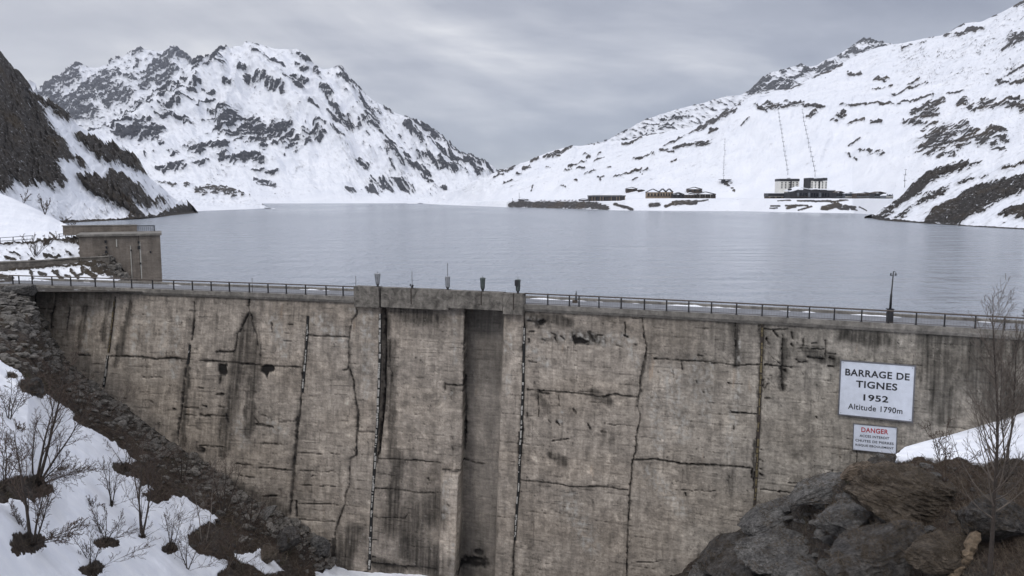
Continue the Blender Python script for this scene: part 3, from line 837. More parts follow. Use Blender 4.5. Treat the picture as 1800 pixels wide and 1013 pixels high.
bank += zoomed([(170, 580, 230, 575, 20), (230, 570, 330, 580, 22), (330, 580, 460, 580, 24), (460, 580, 700, 580, 24), (700, 580, 775, 600, 20), (830, 575, 940, 605, 9), (1055, 580, 1110, 575, 14), (1150, 590, 1220, 560, 8), (1200, 570, 1340, 560, 14), (1330, 560, 1420, 545, 5)], 850, 200, 3.6)
v = breakup(paint(wx, wy, st), PX, PY, -0.35, 0.9)
v = np.maximum(v, paint(PX + 0.5 * (wx - PX), PY + 0.4 * (wy - PY), bank) * 1.0 + 0.45 * fbm(PX / 7 + PY / 5, PY / 2.2 - PX / 16, 4, 217) + 0.12)
# wind-scoured streaks on the high ground
s_ = fbm((PX + 0.45 * PY) / 20, (PY + 0.38 * PX) / 3.0, 5, 24)
hi = sstep(225, 120, PY + 0.0 * PX) * sstep(1420, 1620, PX)
lo_ = sstep(1000, 1100, PX) * sstep(1330, 1230, PX) * sstep(340, 290, PY)
v = np.maximum(v, 1.6 * (s_ - 0.60 + 0.13 * hi + 0.10 * lo_ + 0.12 * sstep(1000, 900, PX) * sstep(350, 335, PY)))
sp = fbm(PX / 4, PY / 2.6, 3, 34)
lc = np.abs(fbm((PX + 0.5 * PY) / 34, (PY + 0.42 * PX) / 5, 4, 215))
lc = np.exp(-(lc / 0.045) ** 2) * sstep(0.0, 0.3, fbm(PX / 45, PY / 30, 3, 216) + 0.3 * hi) * (1 - sstep(1285, 1310, PX) * sstep(1600, 1560, PX) * sstep(190, 204, PY)) * sstep(344, 330, PY)
v = np.maximum(v, -0.8 + 1.0 * lc * (0.6 + 0.5 * hi))
ski = sstep(1285, 1310, PX) * sstep(1600, 1560, PX) * sstep(196, 204, PY)
v = np.maximum(v, 1.2 * (sp - 0.58 - 0.12 * ski + 0.12 * sstep(1580, 1650, PX) * sstep(330, 300, PY) * sstep(140, 180, PY)))
v = np.where((PY > 338) & (PY < 351), np.minimum(v, -0.5), v)
rock = np.clip(0.42 + 0.55 * np.clip(v, -0.8, 1.0), 0, 1)
e = np.concatenate([np.zeros(2), np.full(22, 0.16), np.full(12, 0.04), np.linspace(0.05, 1, 60), np.ones(90 + 116), np.full(14, 0.35), np.full(9, 0.35)])[:P.shape[0]]
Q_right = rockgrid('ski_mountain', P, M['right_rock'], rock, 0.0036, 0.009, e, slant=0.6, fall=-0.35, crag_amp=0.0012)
RPX, RPY = project(Q_right)

def on_right(px, py):
    """the point of the right mountain seen at a photo pixel (nearest to the camera)"""
    d = np.hypot(RPX - px, (RPY - py) * 1.5) + Q_right[..., 1] * 0.0004
    i = np.unravel_index(np.argmin(d), d.shape)
    return Q_right[i]

# ------------------------------------------------------------------ rocky promontory at the right edge
topp = [(1519, 383.2), (1529, 381.6), (1540, 374), (1549, 367), (1566, 357), (1586, 344), (1602, 324), (1614, 314), (1626, 305), (1640, 299), (1655, 292), (1675, 287), (1695, 282), (1715, 278.5), (1736, 274), (1756, 267), (1776, 260), (1800, 254), (1860, 232), (1960, 205)]
shp = [(1519, 383.6), (1529, 383.0), (1545, 386.5), (1560, 388.5), (1600, 391), (1640, 394), (1720, 399), (1800, 403.5), (1960, 411)]
pxs = np.arange(1519, 1955, 1.1)
P = loft([{'z': -3, 'pts': [(1519, 440), (1800, 320), (1955, 280)]}, {'pts': shp}, {'pts': mixrow(shp, topp, 0.5, list(range(1519, 1961, 8))), 'D': [(1519, 528), (1600, 480), (1700, 440), (1800, 400), (1960, 360)]},
          {'pts': topp, 'D': [(1519, 530), (1600, 530), (1700, 510), (1800, 480), (1960, 450)]}, {'z': [(1519, -6), (1560, -6), (1650, 10), (1955, 10)], 'pts': [(1519, 560), (1955, 640)]}], pxs, [2, 70, 70, 8])
PX, PY = project(P)
wx = PX + 6 * fbm(PX / 16, PY / 16, 5, 12); wy = PY + 4.5 * fbm(PX / 16, PY / 16, 5, 13)
v = np.full(PX.shape, -50.0)
for pl in ([(690, 955), (780, 900), (830, 850), (870, 800), (930, 755), (1000, 728), (1100, 708), (1165, 710), (1080, 740), (1010, 762), (950, 795), (920, 830), (890, 850), (830, 882), (770, 940), (720, 955)],
           [(930, 975), (940, 940), (960, 910), (1040, 870), (1150, 815), (1230, 788), (1365, 758), (1365, 825), (1260, 870), (1180, 915), (1110, 950), (1070, 980), (980, 972)],
           [(830, 950), (870, 905), (960, 870), (1000, 850), (1040, 800), (1000, 820), (930, 850), (900, 880), (850, 920), (790, 950)],
           [(1240, 935), (1290, 905), (1365, 885), (1365, 955), (1300, 945)], [(1060, 800), (1130, 790), (1200, 760), (1150, 775)], [(1250, 740), (1365, 700), (1365, 712), (1270, 750)]):
    v = np.maximum(v, poly_in(wx, wy, zpoly(pl, 1250, 0, 2.471)))
v = breakup(np.clip(v / 7 + 0.22, -0.8, 1.0), PX, PY, -0.45, 0.55, 1.2, 0.8)
v = np.minimum(v, np.where(fbm(PX / 9, PY / 4, 4, 35) > 0.42, -0.3, 9))
s_ = fbm((PX + 0.7 * PY) / 14, (PY + 0.55 * PX) / 4, 5, 25)
v = np.maximum(v, 1.3 * (s_ - 0.42))
v = np.maximum(v, np.where(line(shp, PX) - PY < 1.6, 0.6, -1))
rockgrid('promontory', P, M['prom_rock'], np.clip(0.42 + 0.55 * np.clip(v, -0.8, 1), 0, 1), 0.005, 0.004, edges(P.shape[0], 12, 9))

# ------------------------------------------------------------------ dark cliff at the left edge
topc = [(-180, 60), (-60, 82), (0, 99), (9, 104), (17, 113), (28, 127), (36, 134), (44, 140), (56, 154), (61, 167), (70, 173), (78, 178), (92, 187), (111, 196), (125, 210), (138, 223), (155, 231), (178, 245), (205, 258), (222, 267), (236, 278), (250, 290), (261, 311), (272, 320), (286, 329), (297, 342), (308, 350), (322, 357), (336, 369), (344, 373), (350, 374.5)]
shc = [(-180, 410), (0, 400), (117, 391.5), (180, 388.5), (250, 385.5), (285, 381.5), (300, 378.8), (330, 375.2), (344, 373.6), (350, 374.9)]
pxs = np.arange(-480, 349, 1.1)
cc_ = list(range(-480, 351, 6))
P = loft([{'z': -3, 'pts': [(-180, 260), (117, 390), (349, 620)]}, {'pts': shc}, {'pts': mixrow(shc, topc, 0.5, cc_), 'D': [(-180, 370), (0, 420), (117, 480), (250, 590), (344, 716)]},
          {'pts': topc, 'D': [(-180, 440), (0, 500), (117, 580), (250, 660), (344, 718)]}, {'z': [(-180, 10), (250, 0), (349, -6)], 'pts': [(-180, 800), (349, 850)]}], pxs, [2, 110, 110, 8])
PX, PY = project(P)
wx = PX + 7 * fbm(PX / 18, PY / 18, 5, 14); wy = PY + 6 * fbm(PX / 18, PY / 18, 5, 15)
v = np.full(PX.shape, -50.0)
for pl in ([(-700, -200), (0, 110), (100, 220), (200, 330), (222, 385), (280, 480), (345, 595), (420, 690), (480, 780), (500, 830), (430, 828), (375, 840), (412, 890), (442, 940), (400, 1000), (280, 972), (180, 985), (90, 935), (115, 1030), (0, 1020), (-700, 1010)],
           [(215, 370), (330, 450), (450, 530), (505, 592), (440, 582), (350, 515), (275, 470)],
           [(490, 690), (560, 662), (640, 695), (700, 735), (780, 745), (850, 785), (915, 830), (945, 908), (860, 885), (780, 832), (725, 860), (680, 842), (620, 802), (540, 725)],
           [(500, 812), (540, 825), (562, 862), (520, 865)],
           [(505, 925), (600, 925), (690, 945), (720, 880), (800, 915), (860, 955), (925, 1010), (950, 1060), (985, 1095), (1060, 1062), (1070, 1090), (1020, 1105), (960, 1115), (900, 1105), (862, 1065), (872, 1112), (902, 1135), (962, 1175), (1032, 1232), (900, 1236), (800, 1165), (832, 1145), (722, 1095), (622, 1058), (560, 1000)]):
    v = np.maximum(v, poly_in(wx, wy, zpoly(pl, 0, 60, 3.6)))
v = breakup(np.clip(v / 6, -0.8, 1.0), PX, PY, 0.6, 0.5, 1.3, 0.85)
v = np.minimum(v, np.where((fbm((PX - 0.6 * PY) / 4, (PY + 0.6 * PX) / 22, 4, 36) > 0.52) & (PX < 150), 0.02, 9))
s_ = fbm((PX - 0.8 * PY) / 4.5, (PY + 0.7 * PX) / 16, 5, 26)
v = np.maximum(v, 1.4 * (s_ - 0.50 + 0.16 * sstep(350, 385, PY) + 0.1 * sstep(200, 300, PX)))
v = np.maximum(v, np.where(line(shc, PX) - PY < 1.2, 0.5, -1))
rockgrid('cliff', P, M['near_rock'], np.clip(0.42 + 0.55 * np.clip(v, -0.8, 1), 0, 1), 0.016, 0.008, edges(P.shape[0], 14, 9))
# ================================================================== left bank above the dam
dline = lambda pts: pts
r0 = [(-160, 505), (0, 494), (60, 495), (120, 497), (200, 499), (240, 499)]
r1 = [(-160, 484), (0, 481), (22, 478), (57, 474), (142, 464), (175, 461), (235, 497), (240, 498)]
r2 = [(-160, 463), (0, 462.5), (67, 460), (133, 455), (197, 452), (235, 496), (240, 497)]
r3 = [(-160, 432), (0, 430), (60, 425), (110, 418), (142, 414), (165, 424), (197, 451), (235, 495), (240, 496)]
r4 = [(-160, 285), (-50, 318), (0, 340), (25, 350), (60, 366), (85, 378), (105, 389), (128, 401), (142, 411), (165, 423), (197, 450), (235, 494), (240, 495)]
pxs = np.arange(-520, 240, 1.2)
P = loft([{'z': 3.3, 'pts': [(-160, 86), (240, 86)]}, {'pts': r0, 'D': 95}, {'pts': r1, 'D': 100}, {'pts': r2, 'D': 101.2}, {'pts': r3, 'D': [(-160, 108), (110, 111), (142, 109), (240, 103)]},
          {'pts': r4, 'D': [(-160, 165), (0, 155), (105, 142), (142, 113), (165, 108), (240, 104)]}, {'z': -2, 'pts': [(-160, 240), (142, 190), (240, 112)]}], pxs, [6, 22, 26, 34, 70, 10])
PX, PY = project(P)
wx = PX + 5 * fbm(PX / 11, PY / 11, 4, 51); wy = PY + 3.5 * fbm(PX / 11, PY / 11, 4, 52)
v = np.full(PX.shape, -6.0)
v = np.maximum(v, 7 * paint(wx, wy, zoomed([(480, 320, 560, 270, 14), (90, 460, 160, 465, 14), (320, 470, 380, 470, 12), (380, 320, 390, 430, 7), (120, 390, 250, 440, 5), (480, 430, 560, 440, 14), (580, 440, 640, 430, 12), (720, 400, 770, 430, 14), (700, 270, 960, 300, 26),
                                             (860, 300, 1000, 330, 30), (950, 350, 1180, 420, 36), (900, 260, 960, 300, 30), (0, 310, 420, 290, 7), (420, 285, 840, 245, 10), (100, 290, 160, 300, 9), (240, 300, 300, 300, 10), (500, 300, 520, 320, 12), (540, 190, 580, 230, 10), (450, 215, 470, 215, 6)], 0, 380, 6)))
v = np.maximum(v, 7 * paint(wx, wy, zoomed([(850, 500, 1000, 520, 34), (1000, 480, 1200, 520, 34), (1000, 560, 1300, 640, 40), (1150, 560, 1250, 600, 40), (880, 560, 1000, 650, 28), (600, 600, 640, 650, 22), (560, 590, 600, 620, 14), (330, 610, 360, 660, 10), (430, 610, 480, 630, 22), (690, 630, 730, 640, 16),
                                             (760, 580, 820, 650, 18), (950, 610, 1010, 660, 16), (0, 640, 120, 660, 26), (100, 560, 1000, 510, 18), (300, 560, 340, 620, 14), (820, 640, 880, 600, 14)], 0, 380, 6)))
v = np.maximum(v, np.where(PY > line([(-160, 496), (20, 493), (120, 494.5), (190, 496), (240, 497)], PX), 3, -9))
v = np.maximum(v, 14 * (fbm(PX / 7, PY / 3.5, 4, 53) - 0.66 + 0.22 * sstep(418, 440, PY)))
v = np.maximum(v, np.where((wx > line([(380, 150), (411, 150), (424, 168), (450, 190), (494, 225)], PY) - 3) & (PX > 130), 4, -9))
rock = np.clip(0.5 + v * 0.07, 0, 1)
e = np.concatenate([np.zeros(6), np.linspace(0, 0.6, 22), np.full(26, 0.3), np.full(34, 1.0), np.full(60, 0.5), np.full(21, 0.2)])[:P.shape[0]]
Q_bank = rockgrid('hillside', P, M['hill_rock'], rock, 0.0065, 0.002, e, 77)
BPX, BPY = project(Q_bank)
def on_bank(px, py):
    i = np.unravel_index(np.argmin(np.hypot(BPX - px, BPY - py)), BPX.shape)
    return Q_bank[i]

# retaining wall along the road
xs = np.linspace(-40, 192, 60)
topw = pt(xs, line([(-40, 463), (0, 462), (67, 459.5), (133, 454.5), (197, 451.5)], xs), 100.3)
botw = pt(xs, line([(-40, 487), (0, 487), (57, 480), (142, 469), (197, 462)], xs), 100.0)
w = MB()
for i in range(len(xs) - 1):
    a, b = topw[i], topw[i + 1]
    c, d = botw[i] - (0, 0, 0.8), botw[i + 1] - (0, 0, 0.8)
    bk = np.array([0, 1.0, 0])
    w.add([c, d, b, a, c + bk, d + bk, b + bk, a + bk], [(0, 1, 2, 3), (3, 2, 6, 7), (5, 4, 7, 6)] + ([(4, 0, 3, 7)] if i == 0 else []) + ([(1, 5, 6, 2)] if i == len(xs) - 2 else []))
org = botw[30]
o = w.build('retaining_wall', M['wall_stone'], None, org)
tag(o, 'long low grey concrete retaining wall across the snowy left bank above the road', 'wall')
# its cap
w = MB()
for i in range(len(xs) - 1):
    a, b = topw[i] + (0, 0.35, 0.07), topw[i + 1] + (0, 0.35, 0.07)
    m = (a + b) / 2; t = (b - a); L = np.linalg.norm(t); t /= L
    n = np.cross([0, 0, 1.0], t); n /= np.linalg.norm(n)
    w.box(m, (L * 0.995, 0.95, 0.13), [t, n, np.cross(t, n)])
c = w.build('coping', M['concrete'], o); c.location = tuple(-org)

# ------------------------------------------------------------------ concrete abutment block standing in the lake
B0 = pt(281.3, 413.5, 104)
vd = np.array([B0[0], B0[1]]) / np.hypot(B0[0], B0[1])          # the side wall runs along this direction
tx = np.array([vd[1], -vd[0]])
blk = thing('abutment', 'tall brown concrete abutment block standing in the lake beyond the dam road', 'abutment', (B0[0], B0[1], 0.0), None, math.atan2(tx[1], tx[0]))
ztop = B0[2]
def lx(px, yl):
    """local x on the line at local depth yl seen at photo column px"""
    a, _ = ray(px, 430)
    o = np.array([B0[0], B0[1]]) + vd * yl
    # o.x + k tx.x = a (o.y + k tx.y)
    return float((a * o[1] - o[0]) / (tx[0] - a * tx[1]))
def lz(px, py, yl):
    x = lx(px, yl); D = B0[1] + vd[1] * yl + tx[1] * x
    return float(pt(px, py, D)[2])
Wb = -lx(138, 0); jx = lx(244, 0)
w = MB()
w.box((-(Wb - jx * 0) / 2 + (jx + 0.06) / 2 - 0 * Wb, 4, (ztop - 9) / 2), (Wb + jx - 0.06, 8, ztop + 9))
w.box(((jx + 0.06) / 2, 3.95, (ztop - 9) / 2), (-jx - 0.06, 8.1, ztop + 9))
w.box((jx, 4.1, (ztop - 9) / 2 - 0.1), (0.3, 7.8, ztop + 8.6))
w.build('block', M['concrete_dark'], blk)
w = MB(); w.box((-Wb / 2, 3.95, ztop + 0.12), (Wb + 0.4, 8.6, 0.26)); w.build('cap_slab', M['concrete'], blk)
x0_, x1_, x2_ = lx(112, 7.2), lx(242, 7.2), lx(272.5, 7.2)
zt = lz(240, 398, 7.2)
w = MB(); w.box(((x0_ + x1_) / 2, 7.6, (zt + ztop) / 2), (x1_ - x0_, 0.8, zt - ztop + 0.2)); w.build('parapet', M['concrete_dark'], blk)
w = MB(); w.box(((x0_ + x1_) / 2, 7.6, zt + 0.17), (x1_ - x0_ + 0.2, 0.95, 0.12)); w.build('parapet_cap', M['concrete'], blk)
w = MB()
w.box((x2_, 7.3, (zt + ztop + 0.3) / 2), (0.20, 0.20, zt - ztop - 0.1))
w.box(((x1_ + x2_) / 2, 7.3, zt + 0.05), (x2_ - x1_, 0.18, 0.15))
for k in range(1, 9):
    w.box((x1_ + (x2_ - x1_) * k / 9, 7.3, (zt + ztop + 0.3) / 2), (0.035, 0.035, zt - ztop - 0.3))
w.build('guard_rail', M['grey_clad'], blk)
w = MB(); w.box(((x1_ + x2_) / 2 - 0.1, 7.6, (zt + ztop) / 2 + 0.1), ((x2_ - x1_) * 0.93, 0.06, zt - ztop - 0.35)); w.build('white_panel', M['sign_white'], blk)
w = MB()
for (px, py, s) in ((186, 443, .4), (187, 435, .3), (244, 435, .42), (244, 426, .3), (245, 463, .25), (230, 440, .2), (186, 425, .35), (264, 443, .25)):
    w = MB(); w.box((lx(px, 0), -0.1, lz(px, py, 0)), (s * 0.7, 0.22, s)); w.build('bracket', M['dark_metal'], blk)
w = MB()
for (px, y0, y1, wd) in ((229, 432, 490, .10), (205, 421, 434, .12), (246, 425, 490, .14)):
    za, zb = lz(px, y0, 0), lz(px, y1, 0)
    w = MB(); w.box((lx(px, 0), -0.06, (za + zb) / 2), (wd, 0.12, za - zb)); w.build('pipe', M['pale'], blk)

# ------------------------------------------------------------------ snow-clad path railing on the bank
rl = thing('path_railing', 'grey railing with frost along the snowy path on the left bank', 'railing', pt(60, 425, 110))
ro = np.array(rl.location)
seg = [(-30, 431, 423), (0, 429.5, 418), (23, 428, 416.5), (58, 425.5, 414)], [(104, 419, 411.5), (115, 417.5, 410.7), (126, 416.2, 410.2), (134, 415.3, 409.8), (141, 414.6, 409.5)]
w = MB(); pst = []
for sgm in seg:
    tops = []
    for px, yb, yt in sgm:
        D = 109.5
        b, t = pt(px, yb + 1, D), pt(px, yt, D)
        q = MB(); q.tube([b - ro, t - ro], 0.06, 5); q.build('post', M['dark_metal'], rl)
        tops.append((t, b))
    for k in (0.03, 0.5):
        w = MB(); w.tube([t * (1 - k) + b * k - ro for t, b in tops], 0.045, 5); w.build('rail', M['grey_clad'], rl)

# ================================================================== the dam itself
dam = thing('dam', 'weathered grey-brown concrete dam wall with black cracks and stained panels', 'dam', (0, float(crest_y(0)), ZC))
do = np.array(dam.location)

LEAN = [(0, -.17), (100, -.16), (205, -.14), (340, -.106), (440, -.08), (540, -.07), (670, -.044), (920, -.034), (1131, -.055), (1340, -.044), (1700, -.04), (2000, -.04)]
YTOP = [(0, 505), (50, 510), (200, 516.5), (303, 520), (437, 523.5), (620, 530), (668, 534), (790, 538.5), (925, 545.5), (1129, 556), (1250, 562.5), (1400, 572), (1566, 580), (1800, 594.5), (2000, 608), (2240, 622)]
px0 = np.arange(28, 2240, 1.5)
ns = 330
yt = line(YTOP, px0) - 7
tt = np.linspace(0, 1, ns)
PYg = yt[None] + (1085 - yt)[None] * tt[:, None]
PXg = px0[None] + line(LEAN, px0)[None] * (PYg - 520)
Pd = face_hit(PXg, PYg)
Z = Pd[..., 2]
arc = np.cumsum(np.concatenate([[0], np.hypot(np.diff(Pd[0, :, 0]), np.diff(Pd[0, :, 1]))]))[None] + 0 * Z
j1 = fbm(PXg / 22, PYg / 22, 4, 61); j2 = fbm(PXg / 22, PYg / 22, 4, 62)
j3 = fbm(PXg / 5, PYg / 5, 3, 63)
X1 = PXg + 1.9 * j1 + 1.1 * j3; Y1 = PYg + 1.9 * j2 + 0.9 * j3      # warped: cracks wander

crk = []        # black cracks and holes
def zc(lst, ox, oy, s, k=1.0):
    crk.extend((ox + a / s, oy + b / s, ox + c / s, oy + d / s, w * k) for a, b, c, d, w in lst)
def chain(pts, w, ox=0, oy=0, s=1.0):
    for (a, b), (c, d) in zip(pts[:-1], pts[1:]):
        crk.append((ox + a / s, oy + b / s, ox + c / s, oy + d / s, w))
# R7: left middle
chain([(277, 140), (277, 215), (262, 250), (240, 300)], 2.2, 350, 480, 3.166)
chain([(278, 215), (296, 250), (300, 300), (318, 340), (322, 400)], 2.0, 350, 480, 3.166)
chain([(240, 310), (212, 340), (205, 400), (192, 460)], 1.8, 350, 480, 3.166)
chain([(0, 490), (90, 490), (190, 502), (330, 512), (430, 520), (575, 527)], 1.9, 350, 480, 3.166)
chain([(95, 440), (190, 442)], 2.4, 350, 480, 3.166)
zc([(30, 490, 80, 492, 3.4), (110, 435, 130, 440, 3.5), (340, 460, 345, 470, 2.5), (120, 560, 118, 610, 2.2), (100, 678, 130, 680, 3), (400, 275, 405, 330, 1.6),
    (500, 290, 520, 288, 1.6), (470, 380, 515, 380, 1.4), (0, 790, 60, 800, 3), (0, 640, 40, 645, 1.6), (20, 740, 40, 745, 2.2), (340, 790, 385, 805, 2), (340, 840, 410, 860, 2.4), (450, 830, 540, 825, 1.5), (150, 790, 160, 830, 2.4), (0, 960, 160, 970, 1.4), (310, 810, 340, 850, 2), (0, 980, 20, 990, 6), (860, 985, 875, 1010, 2)], 350, 480, 3.166)
chain([(603, 250), (598, 330), (588, 440), (578, 540), (572, 640), (562, 760), (550, 860), (542, 960), (536, 1013)], 2.6, 350, 480, 3.166)
chain([(620, 15), (612, 130), (602, 260), (590, 400), (580, 520), (572, 625)], 4.6, 350, 730, 3.58)
chain([(612, 540), (615, 640)], 3.2, 350, 730, 3.58)
chain([(610, 345), (660, 352), (715, 352), (740, 355), (830, 356)], 1.9, 350, 480, 3.166)
chain([(875, 170), (882, 230), (850, 265), (838, 330), (832, 400), (835, 480), (828, 540), (800, 543)], 2.3, 350, 480, 3.166)
chain([(838, 540), (860, 600), (868, 680), (878, 760), (880, 860), (875, 980), (873, 1013)], 2.6, 350, 480, 3.166)
chain([(878, 740), (885, 790), (882, 850)], 3.2, 350, 480, 3.166)
chain([(885, 885), (975, 888)], 2.0, 350, 480, 3.166)
chain([(995, 0), (1000, 60), (990, 170), (985, 260), (950, 275), (948, 380), (945, 450), (922, 490), (918, 560), (895, 620), (880, 670), (858, 715), (850, 780)], 2.2, 350, 730, 3.58)
chain([(845, 790), (840, 850), (835, 900)], 5.0, 350, 730, 3.58)
chain([(690, 785), (780, 790), (850, 800)], 1.9, 350, 730, 3.58)
chain([(590, 655), (700, 665), (850, 672)], 1.4, 350, 730, 3.58)
chain([(1000, 105), (1105, 115)], 1.6, 350, 730, 3.58)
# slit beside the white strip
chain([(1023, 90), (1025, 200), (1035, 350), (1038, 480), (1032, 620), (1022, 800), (1005, 920)], 3.6, 350, 480, 3.166)
chain([(1145, 60), (1132, 200), (1122, 300)], 2.0, 350, 730, 3.58)
chain([(1060, 380), (1062, 520), (1075, 560), (1070, 610)], 1.3, 350, 480, 3.166)
chain([(1060, 925), (1060, 1000)], 3.6, 350, 730, 3.58)
chain([(1120, 275), (1250, 280), (1400, 290), (1520, 300)], 1.4, 350, 730, 3.58)
chain([(1105, 460), (1230, 468), (1330, 478), (1350, 490), (1525, 492)], 1.5, 350, 730, 3.58)
chain([(1095, 640), (1180, 645), (1300, 655), (1310, 625)], 1.2, 350, 730, 3.58)
chain([(1080, 930), (1160, 940), (1250, 955), (1400, 955), (1490, 970)], 2.2, 350, 730, 3.58)
zc([(1180, 945, 1230, 950, 4), (1290, 955, 1310, 975, 3.2), (1350, 282, 1370, 288, 2.8), (1090, 785, 1115, 787, 2), (1090, 893, 1110, 895, 2), (760, 740, 775, 745, 2), (500, 470, 515, 475, 2), (240, 305, 330, 318, 2), (370, 330, 600, 350, 1.6), (400, 180, 520, 185, 2), (360, 60, 440, 75, 2.6), (260, 390, 350, 395, 1.4), (400, 510, 490, 512, 1.8),
    (640, 350, 860, 358, 1.1), (700, 390, 720, 380, 1.2), (620, 240, 880, 245, 1), (630, 555, 880, 565, 1.1), (610, 440, 860, 450, 1)], 350, 730, 3.58)
# niche and buttress
chain([(212, 180), (212, 300), (207, 420), (207, 560), (208, 640), (215, 740), (210, 860), (205, 1013)], 2.6, 750, 480, 3.166)
chain([(1372, 620), (1470, 628)], 2.6, 350, 480, 3.166)
chain([(1372, 620), (1372, 650)], 2.2, 350, 480, 3.166)
chain([(1470, 600), (1478, 700), (1480, 780)], 3.2, 350, 480, 3.166)
chain([(1535, 345), (1645, 350)], 2.4, 350, 730, 3.58)
chain([(1655, 320), (1700, 340), (1790, 350)], 1.8, 350, 730, 3.58)
zc([(1590, 200, 1600, 220, 2.4), (1595, 145, 1598, 150, 2), (1570, 540, 1575, 545, 2), (1740, 920, 1770, 925, 6), (1670, 0, 1672, 150, 3.4), (1445, 400, 1450, 410, 3), (1660, 960, 1790, 975, 9), (1640, 995, 1800, 1000, 9)], 350, 730, 3.58)
# R9: panels right of the niche
chain([(545, 190), (545, 330), (540, 420), (535, 520), (540, 640), (533, 740), (535, 860), (525, 1013)], 2.2, 750, 480, 3.166)
chain([(540, 640), (532, 800), (530, 830)], 3.0, 750, 480, 3.166)
chain([(560, 652), (620, 655), (720, 662), (860, 675), (960, 690), (1000, 685), (1050, 678), (1170, 692)], 2.4, 750, 480, 3.166)
zc([(620, 665, 680, 675, 3.2), (980, 690, 1050, 680, 3.4), (560, 268, 640, 275, 3), (610, 290, 650, 275, 5), (570, 330, 600, 325, 2), (690, 335, 720, 345, 2.6), (715, 360, 725, 385, 3), (745, 350, 770, 375, 2.4), (820, 360, 830, 390, 5), (830, 390, 900, 400, 3), (905, 330, 930, 380, 3.4), (860, 385, 900, 385, 3), (640, 370, 660, 375, 2),
    (570, 370, 575, 385, 2.6), (620, 310, 625, 300, 2.5), (940, 350, 980, 345, 1.3), (1105, 275, 1108, 350, 1.8), (1100, 350, 1120, 355, 2), (1160, 400, 1170, 400, 2.6), (570, 495, 610, 498, 1.4), (1050, 400, 1090, 415, 1.3), (725, 830, 740, 850, 2.4), (900, 840, 910, 870, 2.6), (970, 885, 1000, 890, 3), (560, 780, 565, 800, 2.2),
    (735, 680, 735, 740, 1.3), (820, 760, 830, 780, 3), (680, 820, 690, 830, 1.8), (990, 840, 1060, 850, 1.1), (620, 690, 625, 800, 1.2), (700, 935, 790, 925, 1.4), (1500, 600, 1505, 610, 2.4), (1540, 665, 1545, 670, 1.5)], 750, 480, 3.166)
chain([(1203, 215), (1208, 340)], 2.0, 750, 480, 3.166)
chain([(1205, 340), (1225, 400), (1222, 470), (1215, 540), (1195, 580), (1190, 650), (1180, 690), (1175, 740), (1190, 790), (1180, 860), (1168, 920), (1165, 1013)], 2.5, 750, 480, 3.166)
zc([(1205, 340, 1210, 360, 3), (1225, 405, 1228, 410, 3.4), (1215, 500, 1190, 600, 3.2), (1190, 640, 1195, 655, 3.6), (1188, 790, 1185, 830, 2.8), (1165, 910, 1168, 970, 3.4)], 750, 480, 3.166)
chain([(1270, 480), (1340, 482), (1420, 490), (1583, 493)], 1.6, 750, 480, 3.166)
zc([(1270, 478, 1290, 480, 3.2), (1400, 485, 1425, 495, 3), (1510, 460, 1540, 463, 2), (1370, 540, 1376, 580, 1.4), (1420, 500, 1425, 540, 1.4)], 750, 480, 3.166)
# lower right panels
chain([(1112, 810), (1150, 808), (1210, 817), (1260, 818), (1320, 823)], 2.4)
chain([(1110, 560), (1130, 560)], 1.0)
chain([(1118, 795), (1112, 815), (1108, 860), (1104, 940), (1102, 1013)], 2.2)
chain([(915, 845), (960, 848), (1010, 857), (1060, 856), (1104, 862)], 1.8)
chain([(912, 760), (914, 850), (906, 920), (902, 1013)], 2.3)
chain([(1110, 990), (1160, 988)], 1.2)
# R10
chain([(0, 560), (60, 562), (130, 572), (250, 565)], 1.6, 1250, 440, 2.815)
chain([(265, 570), (340, 574), (420, 580)], 1.3, 1250, 440, 2.815)
chain([(252, 330), (258, 450), (250, 540), (246, 640), (240, 760), (232, 900), (225, 1013)], 2.0, 1250, 440, 2.815)
zc([(268, 392, 380, 392, 2), (310, 400, 330, 425, 3.4), (275, 440, 290, 470, 3.6), (355, 420, 355, 570, 1.9), (350, 580, 360, 690, 3.6), (340, 585, 370, 600, 3.4), (400, 410, 405, 440, 2.6), (400, 465, 408, 475, 3), (270, 565, 295, 570, 2.8), (430, 487, 480, 485, 2.2), (460, 440, 462, 480, 1.8), (500, 460, 520, 460, 2.6), (480, 530, 560, 538, 2.6),
    (500, 490, 560, 490, 1.8), (430, 555, 480, 555, 2.6), (420, 540, 440, 560, 2), (565, 450, 570, 530, 2), (590, 535, 610, 545, 3), (580, 575, 610, 580, 2), (580, 510, 620, 515, 1.4), (300, 530, 345, 565, 1.3), (120, 340, 118, 480, 1.2), (235, 375, 240, 400, 2), (265, 690, 285, 660, 1.5), (270, 735, 290, 735, 2.6), (100, 800, 230, 812, 1.2),
    (85, 655, 95, 660, 1.8), (110, 870, 115, 890, 1.6), (520, 825, 525, 830, 2), (260, 640, 262, 680, 2.2)], 1250, 440, 2.815)
zc([(480, 340, 475, 390, 2.6), (490, 360, 485, 440, 2), (515, 250, 530, 255, 1.6), (515, 300, 530, 310, 2), (515, 370, 530, 378, 2), (515, 345, 525, 348, 2), (520, 445, 740, 470, 1.5), (600, 455, 615, 460, 2.6), (700, 465, 715, 470, 2.4), (985, 255, 990, 330, 1.2), (990, 255, 985, 340, 1), (870, 350, 860, 390, 1.1), (360, 70, 500, 80, 1.2),
    (110, 450, 300, 455, 0.9), (150, 465, 155, 475, 1.6), (650, 415, 900, 420, 0.9)], 1150, 700, 2.769)
